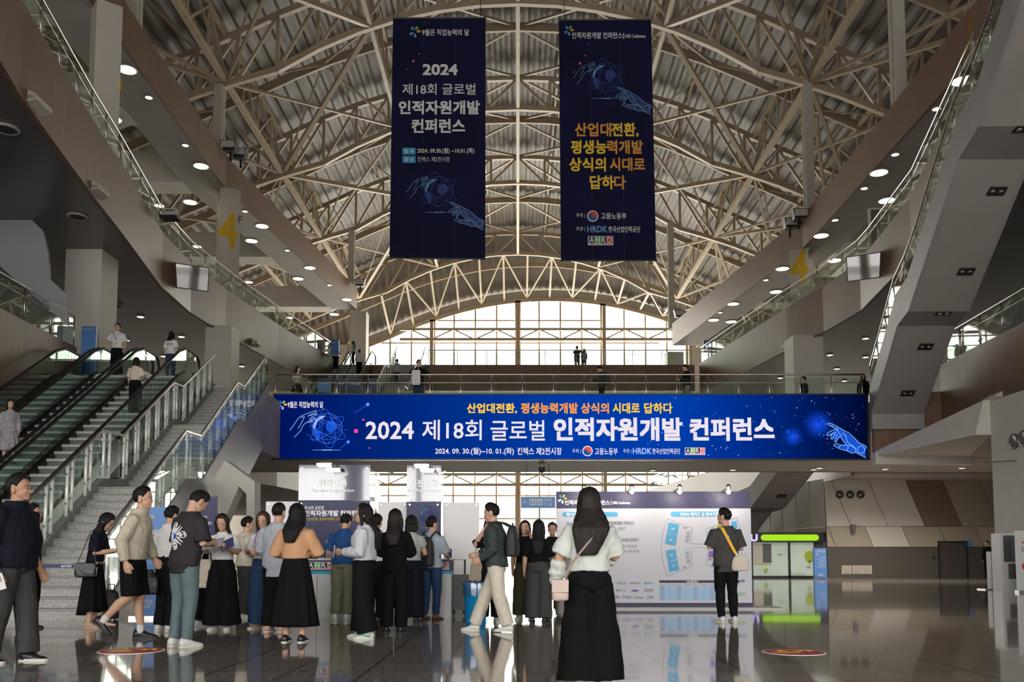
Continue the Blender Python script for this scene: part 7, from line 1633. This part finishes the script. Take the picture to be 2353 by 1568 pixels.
PM = person('man in white tee with a lanyard standing at the top of the middle escalator', P(266, 900, 28.6).x, 28.6, ZB+.012, 1.72, 178, top=(K_WHITE, 'short', .52, .014), bot=(K_BLACK, 'straight', .045), shoes=(S_BLACK, S_SOLE), glasses=True, Ra=((.17, .02, .66), (.24, .09, .58)), La=((.15, .0, .63), (.15, .05, .5)), vox=.012)
b = MB()
for s in (-1, 1): b.tube([PM.W((s*.045, .0, .845)), PM.W((s*.04, .075, .79)), PM.W((0, .105, .66))], .008, 5)
b.build('lanyard', mat('navy_belt', (.02,.04,.16), .5), PM.t); q = PM.W((0, .108, .625)); MB().box((q.x-.05, q.y-.03, q.z-.07), (q.x+.05, q.y-.02, q.z+.06)).build('name_badge', M_paper, PM.t)
Y = 25.4; person('woman in cream blouse and black trousers riding the escalator next to the stairs', -11.02, Y, es(Y), 1.62, 8, 'f', top=(cloth('cream_blouse', (.62,.54,.46)), 'short', .58, .02), bot=(K_BLACK, 'straight', .045), shoes=(S_BLACK, S_DSOLE), hair=('bob', HAIR, .83), face=False, vox=.012, Ra=((.14,.03,.65),(.1,.14,.66)), La=((.14,.02,.64),(.14,.05,.52)), tuck=True)
P29 = person('woman in printed white tee and jeans leaving the escalator, seen from behind', P(390, 900, 29.2).x, 29.2, ZB+.012, 1.62, 6, 'f', top=(K_WHITE, 'short', .52, .014), bot=(K_JEAND, 'slim', .05), shoes=(S_WHITE, S_SOLE), hair=('medium', HAIR, .79), face=False, vox=.012)
decal(P29, 6, [[(-.06+.025*k, .735), (-.045+.025*k, .735)] for k in range(5)]+[[(-.055+.025*k, .705), (-.04+.025*k, .705)] for k in range(5)], M_black, .012, 'printed_lines', P29.t)
BR = ZB
on_floor('woman in a short black skirt walking behind the left end of the bridge rail', 683, 34.7, BR, 1.64, 120, 'f', top=(K_CREAM, 'short', .56, .006), bot=(K_BLACK, 'skirt', .38), shoes=(S_BLACK, S_DSOLE), hair=('long', HAIR, .76))
PT = on_floor('man in black leaning on the bridge rail with a white tote', 962, 34.25, BR, 1.80, 176, hy=-50, top=(K_BLACK, 'short', .5, .012), bot=(K_JEAND, 'straight', .05), Ra=((.185, .0, .67), (.10, .085, .64), (-1, .2, .1)), La=((.2, .0, .67), (.12, .085, .64), (-1, .2, .1)))
p = P(956, 868, 33.62); soft_bag('tote_bag', 'white tote hanging over the bridge rail from the man in black', p, .34, .06, .58, 0, K_WHITE, [[p+V((-.09,0,.28)), p+V((-.05,.1,.55)), p+V((.05,.1,.55)), p+V((.09,0,.28))]], K_WHITE, taper=1.0)
PW = on_floor('man with a backpack looking at his phone on the bridge', 1383, 35.0, BR, 1.74, 282, hp=35, top=(K_CHAR, 'long', .5, .012), bot=(K_NAVYK, 'straight', .05), Ra=((.11, .06, .64), (.05, .2, .68)), La=((.11, .06, .64), (.05, .2, .68)))
backpack('grey backpack on the man looking at his phone on the bridge', PW, K_CHAR, 282, .125, .68, .3, .45, .17)
on_floor('man in black jacket and grey trousers walking on the bridge right of the centre', 1578, 34.8, BR, 1.74, 262, hp=20, top=(K_BLACK, 'long', .45, .016), bot=(K_TAUPE, 'straight', .05), Ra=((.11, .06, .64), (.05, .17, .66)), La=((.11, .05, .64), (.06, .17, .64)))
on_floor('dark silhouetted person walking near the right end of the bridge', 1848, 37.0, BR, 1.70, 270, top=(K_BLACK, 'long', .40, .025), bot=(K_BLACK, 'straight', .05))
on_floor('person in black at the very right end of the bridge rail', 1984, 36.0, BR, 1.62, 200, 'f', top=(K_BLACK, 'long', .5, .01), bot=(K_BLACK, 'straight', .05), hair=('medium', HAIR, .8))
for lbl, u, m_, hx in (('seated woman with a blue leaflet among the bridge posters', 740, K_NAVYK, 'long'), ('seated woman in a white tee among the bridge posters', 772, K_WHITE, 'medium')):
    F = on_floor(lbl, u, 36.6, BR, 1.64, 180, 'f', sit=True, top=(m_, 'short', .52, .012), bot=(K_BLACK, 'straight', .05), hair=(hx, HAIR, .78))
    p = F.W((0, -.03, 0)); t = thing('stool', 'low black stool under the %s' % lbl[:lbl.index('among')].strip(), 'stool', p); MB().box((p.x-.2, p.y-.16, BR+.30), (p.x+.2, p.y+.16, BR+.36)).build('seat', M_black, t)
    for a_ in (-.16, .16):
        for c_ in (-.13, .13): MB().box((p.x+a_-.015, p.y+c_-.015, BR), (p.x+a_+.015, p.y+c_+.015, BR+.30)).build('leg', M_black, t)
p = P(745, 893, 36.1); booklet('blue and yellow leaflet held up among the bridge posters', p, (.28, 0, 0), (0, .0, .18), M_blue)
es2 = lambda Y: Z4-.577*(60.6-Y)+.12
person('man in dark suit descending the far escalator', P(771, 800, 59.3).x, 59.3, es2(59.3), 1.74, 176, top=(K_NAVYK, 'long', .46, .014), bot=(K_NAVYK, 'straight', .05), shoes=(S_BLACK, S_DSOLE), vox=.016)
person('woman with long hair and pale blue top near the head of the far escalator', P(812, 800, 60.6).x, 60.6, Z4+.012, 1.64, 265, 'f', top=(K_LBLUE, 'long', .52, .016), bot=(K_BLACK, 'straight', .05), hair=('long', HAIR, .68), vox=.016)
person('man in white shirt riding up the far escalator', P(826, 800, 58.3).x, 58.3, es2(58.3), 1.72, 10, top=(K_WHITE, 'long', .5, .016), bot=(K_BLACK, 'straight', .05), face=False, vox=.016)
person('person in a pale top climbing the far zigzag staircase', P(913, 820, 55.0).x, 54.9, 11.65, 1.66, 30, top=(K_LGREY, 'short', .5, .016), bot=(K_GREYT, 'straight', .05), face=False, vox=.016)
person('man pointing out of the big window on the upper landing', P(1326, 800, 62.4).x, 62.4, Z4, 1.74, 20, top=(K_CHAR, 'short', .5, .016), bot=(K_CHAR, 'slim', .05), face=False, vox=.016, Ra=((.19, .05, .75), (.29, .1, .78), (1, .2, 0)), La=((.16, .03, .72), (.09, .05, .88)))
person('woman in a pale coat with a bag beside the pointing man on the landing', P(1342, 800, 62.2).x, 62.2, Z4, 1.5, 30, 'f', top=(K_LGREY, 'long', .42, .03), bot=(K_CHAR, 'slim', .05), hair=('medium', HAIR, .8), face=False, vox=.016)
p = P(719, 1270, 15.78); person('seated clerk whose face shows just above the counter', p.x, 15.78, 0, 1.52, 182, 'f', sit=True, top=(K_WHITE, 'short', .55, .01), bot=(K_BLACK, 'straight', .05), hair=('medium', HAIR, .8), hp=14, Ll=((.06, .12, .22), (.06, .05, .045)), Rl=((.06, .12, .22), (.06, .05, .045)))
t = thing('stool', 'low stool behind the registration counter', 'stool', (p.x, 15.82, 0)); MB().lathe([(.17,.28),(.17,.32),(.0,.33)], (p.x, 15.82, 0), 18).build('seat', M_black, t); MB().tube([(p.x, 15.82, 0), (p.x, 15.82, .28)], .03, 8).build('stem', M_black, t)
bpy.data.scenes.remove(TMP)
